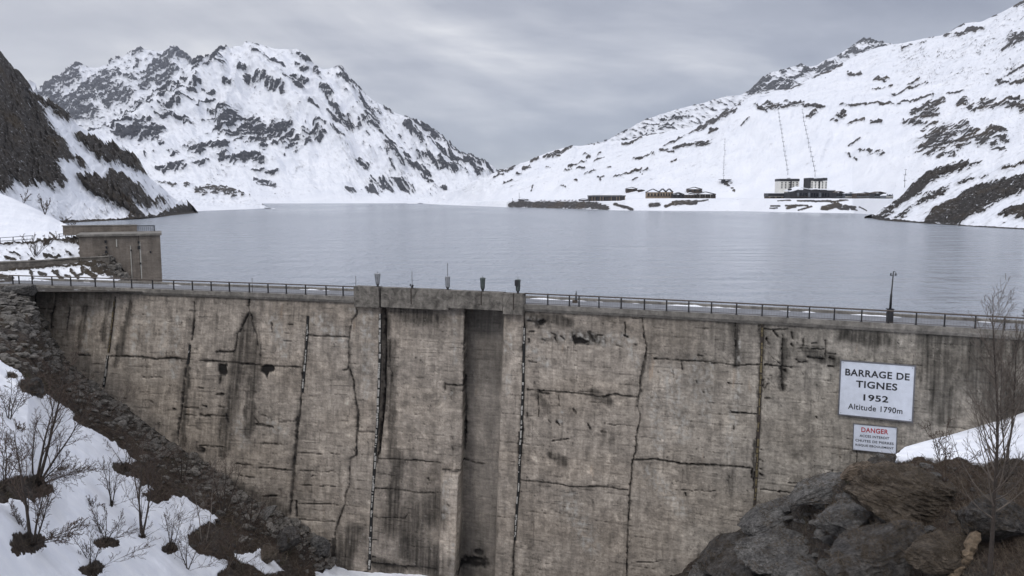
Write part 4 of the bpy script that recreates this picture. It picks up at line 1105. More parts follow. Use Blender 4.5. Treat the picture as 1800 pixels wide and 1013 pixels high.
# left end
chain([(727, 730), (718, 830), (702, 940), (693, 1013)], 1.9, 0, 320, 3.6)
chain([(1232, 760), (1228, 880), (1215, 1000)], 2.1, 0, 320, 3.6)
chain([(223, 710), (221, 790)], 2.0, 0, 320, 3.6)
chain([(340, 790), (325, 840), (318, 920)], 3.4, 0, 320, 3.6)
chain([(350, 705), (345, 780)], 1.3, 0, 320, 3.6)
zc([(440, 800, 425, 860, 2.4), (430, 860, 420, 930, 1.8), (230, 800, 330, 805, 1), (1720, 890, 1722, 910, 2), (900, 840, 915, 845, 1.6)], 0, 320, 3.6)
chain([(440, 20), (425, 130)], 2.2, 0, 560, 2.236)
chain([(430, 148), (560, 152), (600, 160), (665, 157), (700, 158), (735, 162)], 1.9, 0, 560, 2.236)
zc([(580, 155, 620, 162, 2.6), (670, 155, 710, 160, 2.8), (745, 105, 742, 170, 2), (735, 170, 725, 230, 4.4), (722, 240, 718, 330, 3.2), (716, 340, 708, 410, 2.8), (706, 390, 698, 490, 2), (760, 0, 755, 60, 2.2), (310, 145, 350, 147, 2), (860, 130, 910, 133, 2.4), (800, 165, 960, 178, 2), (865, 185, 885, 215, 5), (865, 225, 860, 260, 2.4), (850, 298, 880, 300, 2.2),
    (860, 345, 880, 350, 1.8), (725, 352, 780, 352, 1.5), (730, 378, 900, 385, 1.5), (590, 325, 600, 330, 1.8), (680, 355, 690, 358, 2), (560, 232, 640, 236, 1.1)], 0, 560, 2.236)
cv_ = paint(X1, Y1, [(a, b, c, d, w * 1.3) for a, b, c, d, w in crk])
brk = fbm(PXg / 7, PYg / 7, 4, 64); brk2 = fbm(PXg / 20, PYg / 20, 3, 164)
crack = sstep(0.22, 0.75, cv_ + 0.55 * brk + 0.35 * brk2 - 0.10)
crack = np.maximum(crack, sstep(0.25, 0.6, paint(PXg + 3 * j1 + 3 * brk, PYg + 3 * j2 + 3 * brk, [(a, b, c, d, w * 1.5) for a, b, c, d, w in crk if w >= 3.8 and max(abs(a - c), abs(b - d)) < 24]) + 0.2 * brk))
crack = np.maximum(crack, 0.75 * sstep(0.35, 0.9, paint(X1 + 2 * brk, Y1 + 2 * brk, [(a, b, c, d, w * 0.75) for a, b, c, d, w in crk if max(abs(a - c), abs(b - d)) > 16])))

crack = crack * np.clip(0.86 + 0.75 * fbm(PXg / 30, PYg / 30, 3, 190), 0.45, 1.0)
hole = np.full(PXg.shape, -9.0)
for pl in ([(382, 641), (400, 640), (399, 654), (394, 661), (386, 660), (383, 652)], [(459, 644), (468, 641), (480, 642), (484, 650), (473, 657), (470, 668), (464, 659), (456, 653)], [(944, 564), (962, 563), (956, 571), (948, 575)], [(1009, 596), (1020, 592), (1036, 602), (1028, 606), (1012, 604)]):
    hole = np.maximum(hole, poly_in(PXg + 2.2 * brk + 1.2 * j3, PYg + 2.0 * brk + 1.2 * j3, pl))
crack = np.maximum(crack, sstep(-0.6, 1.4, hole))
# soft damp stains on the panels, plus shade painted into the niche top
wet_shade = [(437, 560, 432, 640, 13), (425, 600, 420, 660, 16), (450, 610, 445, 680, 13), (410, 680, 395, 790, 12), (440, 690, 438, 760, 9), (396, 720, 392, 800, 10), (682, 560, 676, 720, 6), (700, 545, 760, 560, 16), (690, 600, 688, 800, 8), (150, 540, 140, 610, 6), (190, 530, 180, 600, 5), (230, 540, 205, 640, 7), (330, 650, 322, 780, 5),
       (940, 560, 1000, 566, 9), (1010, 590, 1060, 600, 9), (950, 700, 960, 720, 8), (1040, 690, 1070, 706, 8), (1290, 570, 1294, 640, 8), (1380, 600, 1376, 680, 7), (1420, 620, 1470, 635, 10), (850, 545, 850, 575, 26), (832, 960, 830, 1010, 24), (970, 800, 990, 815, 7), (1340, 590, 1336, 700, 4),
       (700, 800, 690, 900, 12), (760, 900, 700, 920, 30), (720, 960, 760, 990, 30), (660, 990, 700, 1000, 12), (400, 860, 450, 880, 18), (470, 880, 500, 900, 14), (620, 940, 600, 990, 22), (1330, 780, 1326, 840, 5), (1700, 600, 1790, 620, 30), (1640, 600, 1660, 720, 30), (1720, 650, 1780, 720, 50), (1480, 590, 1560, 600, 12)]
wv = np.clip(paint(PXg + 9 * j1 + 3 * j3, PYg + 9 * j2, [(a, b, c, d, w * 1.5) for a, b, c, d, w in wet_shade]), 0, 1)
drip = fbm(arc * 1.9, Z * 0.10, 4, 65)
drip2 = fbm(arc * 4.0, Z * 0.16, 4, 66)
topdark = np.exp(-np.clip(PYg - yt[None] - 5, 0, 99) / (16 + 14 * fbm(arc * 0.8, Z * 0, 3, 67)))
# light efflorescence
lightst = [(200, 540, 195, 600, 8), (160, 550, 150, 620, 8), (240, 560, 232, 640, 7), (290, 560, 285, 620, 6), (310, 560, 305, 660, 9), (260, 540, 258, 600, 6), (650, 550, 652, 640, 6), (640, 560, 645, 700, 7), (620, 545, 640, 560, 6), (895, 590, 893, 620, 6), (893, 660, 890, 690, 6), (790, 690, 782, 700, 5), (786, 840, 783, 900, 7), (792, 830, 795, 850, 4),
           (800, 545, 798, 640, 4), (960, 590, 1110, 600, 12), (930, 610, 960, 640, 9), (1100, 600, 1120, 640, 7), (990, 720, 985, 740, 5), (1180, 660, 1200, 760, 20), (1220, 640, 1230, 700, 14), (1150, 700, 1160, 790, 12), (1290, 720, 1284, 800, 10), (1250, 640, 1240, 740, 10), (1300, 600, 1296, 700, 5), (800, 950, 795, 1000, 5),
           (930, 560, 950, 570, 7), (720, 512, 760, 514, 6), (880, 518, 900, 522, 8), (1140, 830, 1200, 900, 14), (1000, 880, 1040, 960, 18), (560, 560, 600, 600, 14), (480, 560, 500, 620, 12), (420, 740, 430, 780, 10), (470, 745, 500, 760, 9)]
lv = np.clip(paint(PXg + 6 * j1, PYg + 6 * j2, [(a, b, c, d, w * 1.4) for a, b, c, d, w in lightst]), 0, 1)
lt = sstep(0, .8, lv) * np.clip(0.20 + 1.7 * fbm(PXg / 7, PYg / 9, 4, 68), 0, 1)
spl = sstep(0.30, 0.52, fbm(PXg / 6.0, PYg / 6.5, 4, 69)) * sstep(-0.1, 0.25, fbm(PXg / 60, PYg / 60, 3, 70))
# lift lines of the pours, broken up
hgt = (Z - 0.4 + 0.06 * j1) / 0.92
ln = np.abs(hgt - np.round(hgt)) * 0.92
rowid = np.round(hgt)
onoff = sstep(-0.12, 0.30, fbm(arc * 0.35, rowid * 3.7, 4, 71))
lift = np.exp(-(ln / (0.045 + 0.03 * np.clip(brk, -0.5, 1))) ** 2) * onoff
hg2 = (arc + 0.05 * j2) / 1.55
l2 = np.abs(hg2 - np.round(hg2)) * 1.55
on2 = sstep(0.05, 0.4, fbm(np.round(hg2) * 5.1, Z * 0.45, 4, 72))
vert = np.exp(-(l2 / 0.05) ** 2) * on2
jit = fbm(PXg / 4.0, PYg / 3.0, 3, 73)
nick = sstep(0.50, 0.62, jit + 0.5 * lift) * sstep(-0.1, 0.25, fbm(PXg / 40, PYg / 40, 3, 74))
# pits, drips below them and short open seams along the lifts
rs = np.random.RandomState(44)
pits, drips, seams, scars = [], [], [], []
for _ in range(1500):
    x = rs.uniform(70, 1800); y0 = line(YTOP, x) + 6; y = y0 + (1020 - y0) * rs.rand()
    if perlin(np.array([x / 90.0]), np.array([y / 70.0]), 45)[0] < rs.uniform(-0.35, 0.45): continue
    k_ = rs.rand()
    if k_ < 0.45:
        s_ = rs.uniform(0.8, 2.3); pits.append((x, y, x + rs.uniform(-2, 2), y + rs.uniform(-1, 2), s_))
        if rs.rand() < 0.35: drips.append((x, y, x - 0.05 * 20, y + rs.uniform(6, 30), rs.uniform(1.0, 2.0)))
    elif k_ < 0.75:
        L_ = rs.uniform(6, 46); sl = (y - HOR) / (y0 - HOR) * (line(YTOP, x + 20) - line(YTOP, x - 20)) / 40
        seams.append((x, y, x + L_, y + L_ * sl, rs.uniform(0.7, 1.25)))
    elif k_ < 0.88:
        drips.append((x, y, x - 2, y + rs.uniform(10, 60), rs.uniform(1.0, 3.2)))
    else:
        scars.append((x, y, x + rs.uniform(-6, 6), y + rs.uniform(-3, 10), rs.uniform(1.5, 5)))
XP, YP = PXg + 1.2 * j3 + 1.0 * j1, PYg + 1.0 * j3 + 0.6 * j2
k_pit = sstep(0.1, 0.7, paint(XP, YP, pits)); k_seam = sstep(0.1, 0.7, paint(XP, YP, seams) + 0.5 * brk); k_drip = np.clip(paint(PXg + 1.5 * j1, PYg, drips), 0, 1); k_scar = sstep(0.0, 0.6, paint(PXg + 3 * j3, PYg + 3 * brk, scars) + 0.4 * brk)
# panels poured at different times
base = np.array([0.350, 0.308, 0.266])
tint = np.ones(Z.shape + (3,)) * base
pan = fbm(arc * 0.06, Z * 0.12, 3, 75)
tint *= (1 + 0.16 * pan)[..., None]
warm = sstep(-0.2, 0.4, fbm(arc * 0.10, Z * 0.2, 3, 76))
tint = tint * (1 - warm[..., None] * np.array([0.02, 0.035, 0.055])) 
rightgrey = sstep(1000, 1500, PXg)
tint = tint * (1 - rightgrey[..., None] * np.array([0.16, 0.12, 0.10]))
def panel(poly, k):
    global tint
    m = sstep(-2, 2, poly_in(PXg, PYg, poly))
    tint = tint * (1 + m * (k - 1))[..., None]
panel([(818, 535), (886, 540), (884, 690), (816, 680)], 0.80)
panel([(816, 690), (884, 700), (880, 830), (812, 826)], 1.05)
panel([(812, 826), (880, 832), (868, 1090), (803, 1090)], 0.92)
panel([(1136, 560), (1336, 572), (1334, 636), (1136, 632)], 0.84)
panel([(545, 530), (625, 530), (612, 590), (543, 592)], 0.86)
panel([(680, 540), (812, 545), (808, 600), (680, 590)], 0.80)
panel([(928, 640), (1118, 650), (1120, 700), (925, 690)], 1.06)
panel([(664, 800), (775, 806), (770, 1090), (648, 1090)], 0.80)
panel([(920, 850), (1100, 862), (1096, 1090), (910, 1090)], 0.94)
panel([(776, 828), (808, 828), (800, 1090), (770, 1090)], 1.30)
panel([(120, 515), (330, 522), (320, 640), (100, 640)], 1.10)
m = (1 - 0.72 * sstep(0.0, 0.7, wv) * np.clip(0.85 + 0.7 * drip2, 0.3, 1.15))
m = m * (1 - 0.34 * sstep(0.05, 0.55, drip) * sstep(760, 560, PYg)) * (1 + 0.30 * sstep(0.1, 0.5, drip2) * sstep(330, 260, np.abs(PXg - 210) + 60))
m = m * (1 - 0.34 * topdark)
m = m * (1 - 0.40 * lift * np.clip(0.6 + 1.4 * brk, 0.1, 1.3)) * (1 - 0.30 * vert * np.clip(0.6 + 1.2 * brk, 0.1, 1.2)) * (1 - 0.55 * nick)
m = m * (1 + 0.24 * fbm(PXg / 3.2, PYg / 2.4, 3, 77))
blot = fbm(PXg / 13, PYg / 11, 5, 171, 0.62); blot2 = fbm(PXg / 34, PYg / 46, 4, 172)
m = m * (1 + 0.55 * blot) * (1 + 0.34 * blot2)
strk = fbm(PXg / 3.4 + 0.6 * j1, PYg / 44, 4, 173); strk2 = fbm(PXg / 9 + 0.5 * j1, PYg / 90, 4, 174)
flake = sstep(0.20, 0.27, fbm(PXg / 19, PYg / 13, 6, 181, 0.62)) * sstep(-0.15, 0.15, fbm(PXg / 80, PYg / 60, 3, 182))
damp = sstep(0.22, 0.30, fbm(PXg / 26, PYg / 34, 6, 183, 0.6)) * sstep(-0.2, 0.15, fbm(PXg / 110, PYg / 70, 3, 184))
m = m * (1 + 0.26 * flake) * (1 - 0.30 * damp)
m = m * (1 - 0.22 * sstep(0.10, 0.55, strk)) * (1 + 0.20 * strk2)
pit = sstep(0.38, 0.52, fbm(PXg / 4.6, PYg / 3.6, 3, 175)) * sstep(-0.15, 0.25, fbm(PXg / 55, PYg / 40, 3, 176))
m = m * (1 - 0.6 * pit)
web = np.abs(fbm(PXg / 17 + 0.3 * j1, PYg / 9 + 0.3 * j2, 3, 177))
web = np.exp(-(web / 0.018) ** 2) * sstep(0.0, 0.35, fbm(PXg / 70, PYg / 50, 3, 178))
m = m * (1 - 0.5 * web)
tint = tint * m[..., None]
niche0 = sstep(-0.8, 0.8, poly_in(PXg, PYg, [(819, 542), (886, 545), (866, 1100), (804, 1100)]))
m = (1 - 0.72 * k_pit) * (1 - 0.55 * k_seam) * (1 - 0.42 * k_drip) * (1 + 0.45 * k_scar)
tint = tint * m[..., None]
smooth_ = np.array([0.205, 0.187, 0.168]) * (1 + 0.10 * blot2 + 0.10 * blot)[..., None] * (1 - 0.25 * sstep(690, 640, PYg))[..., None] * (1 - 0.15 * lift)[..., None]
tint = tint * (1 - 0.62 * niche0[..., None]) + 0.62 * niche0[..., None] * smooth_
tint = tint * (1 - lt[..., None]) + lt[..., None] * np.array([0.44, 0.42, 0.39])
tint = tint * (1 - 0.5 * spl[..., None]) + 0.5 * spl[..., None] * np.array([0.36, 0.335, 0.305])
halo = np.clip(paint(PXg + 5 * j1, PYg + 5 * j2, [(a, b, c, d, max(w * 4.0, 6)) for a, b, c, d, w in crk if w > 1.5]), 0, 1) * np.clip(0.5 + 1.2 * fbm(PXg / 12, PYg / 16, 3, 78), 0, 1)
tint = tint * (1 - 0.42 * halo[..., None])
rust = sstep(0.35, 0.65, fbm(arc * 1.3, Z * 0.22, 4, 79)) * sstep(0.1, 0.4, fbm(arc * 0.15, Z * 0.3, 2, 80))
tint = tint * (1 - rust[..., None] * np.array([0.02, 0.14, 0.24]))
tint = tint * (1 - crack[..., None]) + crack[..., None] * np.array([0.016, 0.014, 0.013])
tint = np.clip(tint, 0.004, 0.6)

# relief: recessed niche, buttress, open cracks, uneven pours
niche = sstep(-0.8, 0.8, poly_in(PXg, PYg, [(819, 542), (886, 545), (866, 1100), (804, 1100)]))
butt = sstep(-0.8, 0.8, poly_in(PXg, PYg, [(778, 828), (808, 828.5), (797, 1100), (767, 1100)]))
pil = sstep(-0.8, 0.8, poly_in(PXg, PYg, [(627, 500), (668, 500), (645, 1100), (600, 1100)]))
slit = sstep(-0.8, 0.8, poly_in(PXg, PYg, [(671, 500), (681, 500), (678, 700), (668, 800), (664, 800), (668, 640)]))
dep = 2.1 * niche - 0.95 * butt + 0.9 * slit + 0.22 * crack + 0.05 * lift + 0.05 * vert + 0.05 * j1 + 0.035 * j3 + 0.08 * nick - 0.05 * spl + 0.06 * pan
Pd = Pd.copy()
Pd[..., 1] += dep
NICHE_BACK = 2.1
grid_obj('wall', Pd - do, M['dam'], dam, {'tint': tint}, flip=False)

# ------------------------------------------------------------------ coping, road deck and back of the dam
def sweep(Xs, prof, name, mat, parent, org, close=True):
    """prof = (outward, z) pairs swept along the crest curve"""
    n = len(prof); w = MB(); vs = []
    for X in Xs:
        t, nrm = crest_dir(X)
        p = np.array([X, float(crest_y(X)), 0])
        for a, z in prof:
            vs.append(p + nrm * a + np.array([0, 0, z]) - org)
    fs = []
    m = n if close else n - 1
    for i in range(len(Xs) - 1):
        for k in range(m):
            a = i * n + k; b = i * n + (k + 1) % n
            fs.append((a, a + n, b + n, b))
    if close:
        fs.append(tuple(range(n))); fs.append(tuple(range((len(Xs) - 1) * n, len(Xs) * n))[::-1])
    w.add(vs, fs)
    return w.build(name, mat, parent)

XE0, XA, XB, XE1 = -60.0, crest_X(625), crest_X(921), 58.0
def spans(a, b, n): return np.linspace(a, b, n)
for a, b in ((XE0, XA - 0.02), (XB + 0.02, XE1)):
    n = max(2, int((b - a) / 1.2))
    sweep(spans(a, b, n), [(0.0, ZC - 0.30), (0.0, ZC + 0.10), (-0.42, ZC + 0.10), (-0.42, ZC - 0.55), (-0.12, ZC - 0.55)], 'coping', M['concrete'], dam, do)
sweep(spans(XE0, XE1, 90), [(-5.4, ZC - 0.02), (-5.4, -9.0), (-5.0, -9.0), (-5.0, ZC - 0.02)], 'back_wall', M['concrete_dark'], dam, do)
sweep(spans(XE0, XE1, 90), [(-5.05, ZC - 0.02), (-5.05, ZC + 0.22), (-5.5, ZC + 0.22), (-5.5, ZC - 0.02)], 'back_kerb', M['concrete'], dam, do)
rd = sweep(spans(-110, XE1, 140), [(-0.43, ZC), (-5.04, ZC)], 'road', M['asphalt'], None, np.zeros(3), close=False)
tag(rd, kind='structure')
# uneven strip of old snow left along the back kerb
w = MB(); Xs = np.arange(-52, 52, 0.22); vs = []; fs = []
hh = np.clip(0.30 * (fbm(Xs * 0.16, Xs * 0, 3, 5) + np.where(Xs < -12, -0.05, 0.10)) + 0.10 * fbm(Xs * 1.1, Xs * 0 + 3, 3, 6), 0.0, 0.26)
for X, h_ in zip(Xs, hh):
    t, n = crest_dir(X); p = np.array([X, float(crest_y(X)), ZC]) - n * 4.86
    for k in range(5):
        a_ = math.pi * k / 4
        vs.append(p + n * math.cos(a_) * (0.08 + 1.1 * h_) + np.array([0, 0, math.sin(a_) * h_ * 1.15 - 0.03]))
for i_ in range(len(Xs) - 1):
    for k in range(4):
        a_ = i_ * 5 + k; fs.append((a_, a_ + 1, a_ + 6, a_ + 5))
w.add(vs, fs, True)
tag(w.build('snow_bank', M['snow']), kind='stuff')

# raised solid parapet over the spillway
par = [(625, 668.5, 1.55, 0.34, -0.85), (671.5, 790, 1.50, 0.22, -0.78), (790.4, 886, 1.46, 0.36, -0.55), (886.4, 921, 1.40, 0.36, -0.85)]
for i, (p0, p1, h, o_, zb) in enumerate(par):
    a, b = crest_X(p0), crest_X(p1)
    sweep(spans(a, b, 8), [(o_, ZC + zb), (o_, ZC + h * 0.78), (-0.55, ZC + h * 0.78), (-0.55, ZC + zb)], 'parapet', M['parapet'], dam, do)
    sweep(spans(a + 0.02, b - 0.02, 8), [(o_ + 0.05, ZC + zb + 0.01), (o_ + 0.05, ZC + zb + 0.42), (o_ + 0.002, ZC + zb + 0.42), (o_ + 0.002, ZC + zb + 0.01)], 'parapet_ledge', M['parapet'], dam, do)
for px_ in (724.5, 848.5, 905):
    a, b = crest_X(px_ - 0.9), crest_X(px_ + 0.9)
    sweep(spans(a, b, 3), [(0.385, ZC - 0.5), (0.385, ZC + 1.12), (0.1, ZC + 1.12), (0.1, ZC - 0.5)] if px_ > 790 else [(0.245, ZC - 0.7), (0.245, ZC + 1.15), (0.1, ZC + 1.15), (0.1, ZC - 0.7)], 'parapet_joint', M['bark'], dam, do)
# dark gap behind the joint in the parapet
a, b = crest_X(668.5), crest_X(671.5)
sweep(spans(a, b, 3), [(-0.1, ZC - 0.9), (-0.1, ZC + 1.1), (-0.5, ZC + 1.1), (-0.5, ZC - 0.9)], 'joint_gap', M['black_tar'], dam, do)

# ------------------------------------------------------------------ joint strips (broken filler showing white between black)
def strip(pts, wpx, m1, seed, gap=0.25, pitch=0.32):
    rs = np.random.RandomState(seed)
    P0 = [face_hit(x, y, -0.06) for x, y in pts]
    L = [0]
    for a, b in zip(P0[:-1], P0[1:]): L.append(L[-1] + np.linalg.norm(b - a))
    P0 = np.array(P0)
    def at(s): return np.array([np.interp(s, L, P0[:, k]) for k in range(3)])
    wm = wpx * P0[0][1] / FPX
    back = MB()
    ss = np.arange(0, L[-1], 0.5)
    for s0 in ss:
        a, b = at(s0), at(min(s0 + 0.5, L[-1]))
        if np.linalg.norm(b - a) < 0.05: continue
        t, n = crest_dir(a[0])
        back.box((a + b) / 2 - n * 0.02 - do, (wm * 1.12, 0.10, np.linalg.norm(b - a) * 1.01), [t, n, (b - a) / np.linalg.norm(b - a)])
    bo_ = back.build('joint_strip', M['black_tar'] if m1 != 'strip_olive' else M['bark'], dam)
    w = MB(); s0 = 0
    while s0 < L[-1] - pitch:
        ln_ = pitch * rs.choice([0.35, 0.6, 1.0, 1.7, 2.6])
        if rs.rand() > gap:
            a, b = at(s0), at(min(s0 + ln_ * 0.8, L[-1]))
            t, n = crest_dir(a[0])
            u = (b - a) / (np.linalg.norm(b - a) + 1e-9)
            ww = wm * rs.uniform(0.5, 0.95)
            c = (a + b) / 2 + t * rs.uniform(-0.2, 0.2) * wm + n * 0.035 - do
            w.box(c, (ww, 0.06, np.linalg.norm(b - a)), [t, n, u], rs.uniform(0.6, 1))
        s0 += ln_
    w.build('filler', M[m1], bo_)
strip([(668.5, 552), (667.5, 640), (664, 735), (659, 810), (653, 900), (649, 1002)], 4.8, 'strip_white', 1, 0.08, 0.34)
strip([(922, 575), (920, 660), (916, 760), (911, 860), (905, 950)], 3.8, 'strip_white', 2, 0.40, 0.34)
strip([(541, 556), (540, 590), (537, 630), (532, 690)], 3.6, 'strip_white', 3, 0.35, 0.32)
strip([(189, 625), (186, 652), (182, 680)], 4.0, 'strip_white', 4, 0.15, 0.42)
strip([(334, 606), (330, 640)], 3.4, 'strip_white', 5, 0.25, 0.40)
strip([(1340, 566), (1338, 640), (1334, 740), (1330, 830), (1325, 912)], 4.4, 'strip_olive', 6, 0.10, 0.30)
strip([(201, 530), (196, 580), (191, 620)], 3.0, 'strip_olive', 7, 0.4, 0.3)

# ------------------------------------------------------------------ crest railings
def railing(name, label, posts, X0, X1):
    t_, n_ = crest_dir((X0 + X1) / 2)
    org = np.array([(X0 + X1) / 2, float(crest_y((X0 + X1) / 2)), ZC])
    rt = thing(name, label, 'railing', org)
    Xs = [crest_X(p) for p in posts]
    H = 1.0
    for X in Xs:
        t, n = crest_dir(X)
        p = np.array([X, float(crest_y(X)), ZC + 0.10]) - n * 0.16
        w = MB(); w.box(p + (0, 0, H / 2) - org, (0.11, 0.09, H), [t, n, [0, 0, 1]])
        w.box(p + (0, 0, 0.02) - org, (0.2, 0.2, 0.03), [t, n, [0, 0, 1]])
        w.build('post', M['dark_metal'], rt)
    XX = spans(X0, X1, 60)
    pts = []
    for X in XX:
        t, n = crest_dir(X); pts.append(np.array([X, float(crest_y(X)), ZC + 0.10 + H]) - n * 0.16 - org)
    w = MB(); w.tube(pts, 0.062, 6); w.build('top_rail', M['rust_metal'], rt)
    w = MB(); w.tube([p - (0, 0, 0.90) for p in pts], 0.022, 5); w.build('bottom_rail', M['rust_metal'], rt)
    w = MB()
    X = X0
    while X < X1:
        t, n = crest_dir(X); p = np.array([X, float(crest_y(X)), ZC + 0.10]) - n * 0.16 - org
        w.tube([p + (0, 0, 0.1), p + (0, 0, H)], 0.0045, 3, cap=False); X += 0.20
    w.build('bars', M['rust_metal'], rt)
    return rt
railing('crest_railing', 'long black post railing along the dam road left of the raised parapet', [21, 32, 55, 90, 123, 166, 199, 230, 267, 304, 337, 370, 402, 437, 470, 502, 536, 572, 602], crest_X(15), crest_X(624))
railing('crest_railing', 'long black post railing along the dam road right of the raised parapet', [962, 1000, 1017, 1052, 1091, 1132, 1171, 1210, 1250, 1294, 1339, 1384, 1422, 1466, 1514, 1561, 1610, 1660, 1714, 1765, 1818, 1870], crest_X(922), crest_X(1900))

# ------------------------------------------------------------------ glass lanterns on the parapet
def on_crest(px, z, out):
    X = crest_X(px, z); t, n = crest_dir(X)
    return np.array([X, float(crest_y(X)), z]) + n * out
M['frosted'] = simple('cloudy_lantern_glass', (0.30, 0.31, 0.33), 0.25, 0, 0.25, 3)
M['green_glass'] = simple('grey_green_lantern_glass', (0.085, 0.105, 0.10), 0.2, 0, 0.3, 3)
def lantern(px, zt, label, m, full=True, rod=0.2, flare=1.0, broken=False):
    p = on_crest(px, zt, 0.0)
    t = thing('lantern', label, 'lantern', p, 'lanterns along the parapet')
    w = MB(); w.lathe((0, 0, 0), [(0.16, -0.01), (0.16, 0.05), (0.10, 0.09), (0.12, 0.19), (0.17, 0.23), (0.17, 0.27)], 10); w.build('foot', M['dark_metal'], t)
    if full:
        g = MB()
        k = flare
        prof = [(0.155, 0.27), (0.19, 0.55), (0.23 * k, 1.0), (0.27 * k, 1.28), (0.255 * k, 1.31), (0.10, 1.33)]
        vs = []; n = 8
        g.lathe((0, 0, 0), prof, 8, False)
        g.build('glass_shade', M[m], t)
        b = MB()
        for q in range(8):
            a = 2 * math.pi * (q + 0.0) / 8
            b.tube([((r + 0.012) * math.cos(a), (r + 0.012) * math.sin(a), h) for r, h in prof[:4]], 0.014, 4)
        b.build('frame', M['dark_metal'] if m == 'green_glass' else M['grey_clad'], t)
        if broken:
            b = MB(); b.box((-0.13, -0.22, 1.0), (0.36, 0.04, 0.55)); b.build('shutter', M['dark_clad'], t)
    r = MB(); r.tube([(0, 0, 0.2), (0, 0, 1.32 + rod)], 0.028, 5); r.build('rod', M['dark_metal'], t)
    if not full:
        r = MB(); r.box((-0.17, 0, 0.33), (0.10, 0.1, 0.24)); r.box((0.07, 0, 0.28), (0.12, 0.1, 0.16)); r.build('stub', M['dark_metal'], t)
    return t
zt = ZC + 1.17
lantern(664, zt + .04, 'cloudy white flared glass lantern at the left end of the parapet', 'frosted', flare=1.05)
lantern(724.5, zt, 'bare lantern foot with thin rod and its glass gone', 'frosted', full=False, rod=0.35)
lantern(787, zt - .02, 'cloudy glass lantern with a tall thin antenna on top', 'frosted', rod=1.3, flare=0.85)
lantern(848.5, zt - .03, 'grey green glass lantern above the niche, second from the right', 'green_glass', flare=0.9)
lantern(910.5, zt - .08, 'broken dark green lantern at the right end of the parapet', 'green_glass', flare=0.85, broken=True)

# posts and rods standing on the road
p = on_crest(1564, ZC, -1.2)
lp = thing('signal_mast', 'tall thin dark mast with dark cabinet foot beside the road at right', 'mast', p)
w = MB(); w.box((0, 0, 0.55), (0.42, 0.36, 1.1)); w.box((0, 0, 1.12), (0.48, 0.42, 0.06)); w.build('cabinet', M['dark_clad'], lp)
w = MB(); w.tube([(0, 0, 1.1), (0.02, 0, 2.3), (0.03, 0, 2.34), (0.1, 0, 4.15)], [0.10, 0.09, 0.06, 0.045], 8); w.build('pole', M['dark_metal'], lp)
w = MB(); w.tube([(-0.12, 0, 3.8), (0.32, 0, 3.86)], 0.028, 5)
for q in (-0.1, 0.3): w.lathe((q, 0, 3.80), [(0.05, 0), (0.07, 0.05), (0.04, 0.12), (0.06, 0.16), (0.02, 0.22)], 7)
w.tube([(0.1, 0, 4.15), (0.32, 0, 4.08)], 0.02, 5)
w.build('crossarm', M['dark_metal'], lp)
p = on_crest(995, ZC, -3.4)
mk = thing('marker_post', 'short grey marker post with brown foot on the dam road', 'post', p)
w = MB(); w.tube([(0, 0, 0), (0, 0, 0.8), (0.02, 0, 1.15)], [0.12, 0.10, 0.03], 7); w.build('shaft', M['grey_clad'], mk)
w = MB(); w.box((-0.1, 0, 0.12), (0.5, 0.3, 0.24)); w.build('foot', M['timber'], mk)
for px, h, lab in ((620, 2.0, 'thin rod standing behind the railing by the left parapet end'), (437, 1.45, 'thin rod beside the railing post above the branching crack')):
    p = on_crest(px, ZC, -0.7)
    o = thing('rod', lab, 'rod', p)
    w = MB(); w.tube([(0, 0, 0), (0, 0, h)], 0.025, 5); w.build('stem', M['dark_metal'], o)
    w = MB(); w.lathe((0, 0, h), [(0.045, 0), (0.05, 0.05), (0.02, 0.09)], 6); w.build('cap', M['dark_metal'], o)

# ------------------------------------------------------------------ signs on the dam
def text_mesh(s, width, height, bold=0.0):
    cu = bpy.data.curves.new('txt', 'FONT')
    cu.body = s; cu.align_x = 'CENTER'; cu.offset = bold; cu.extrude = 0.004; cu.space_character = 1.08
    o = bpy.data.objects.new('txt', cu); COL.objects.link(o)
    bpy.context.view_layer.update()
    dg = bpy.context.evaluated_depsgraph_get()
    me = bpy.data.meshes.new_from_object(o.evaluated_get(dg))
    bpy.data.objects.remove(o)
    v = np.zeros(len(me.vertices) * 3); me.vertices.foreach_get('co', v); v = v.reshape(-1, 3)
    lo, hi = v.min(0), v.max(0)
    v[:, 0] = (v[:, 0] - (lo[0] + hi[0]) / 2) * width / (hi[0] - lo[0])
    v[:, 1] = (v[:, 1] - (lo[1] + hi[1]) / 2) * height / (hi[1] - lo[1])
    me.vertices.foreach_set('co', v.reshape(-1)); me.update()
    return me
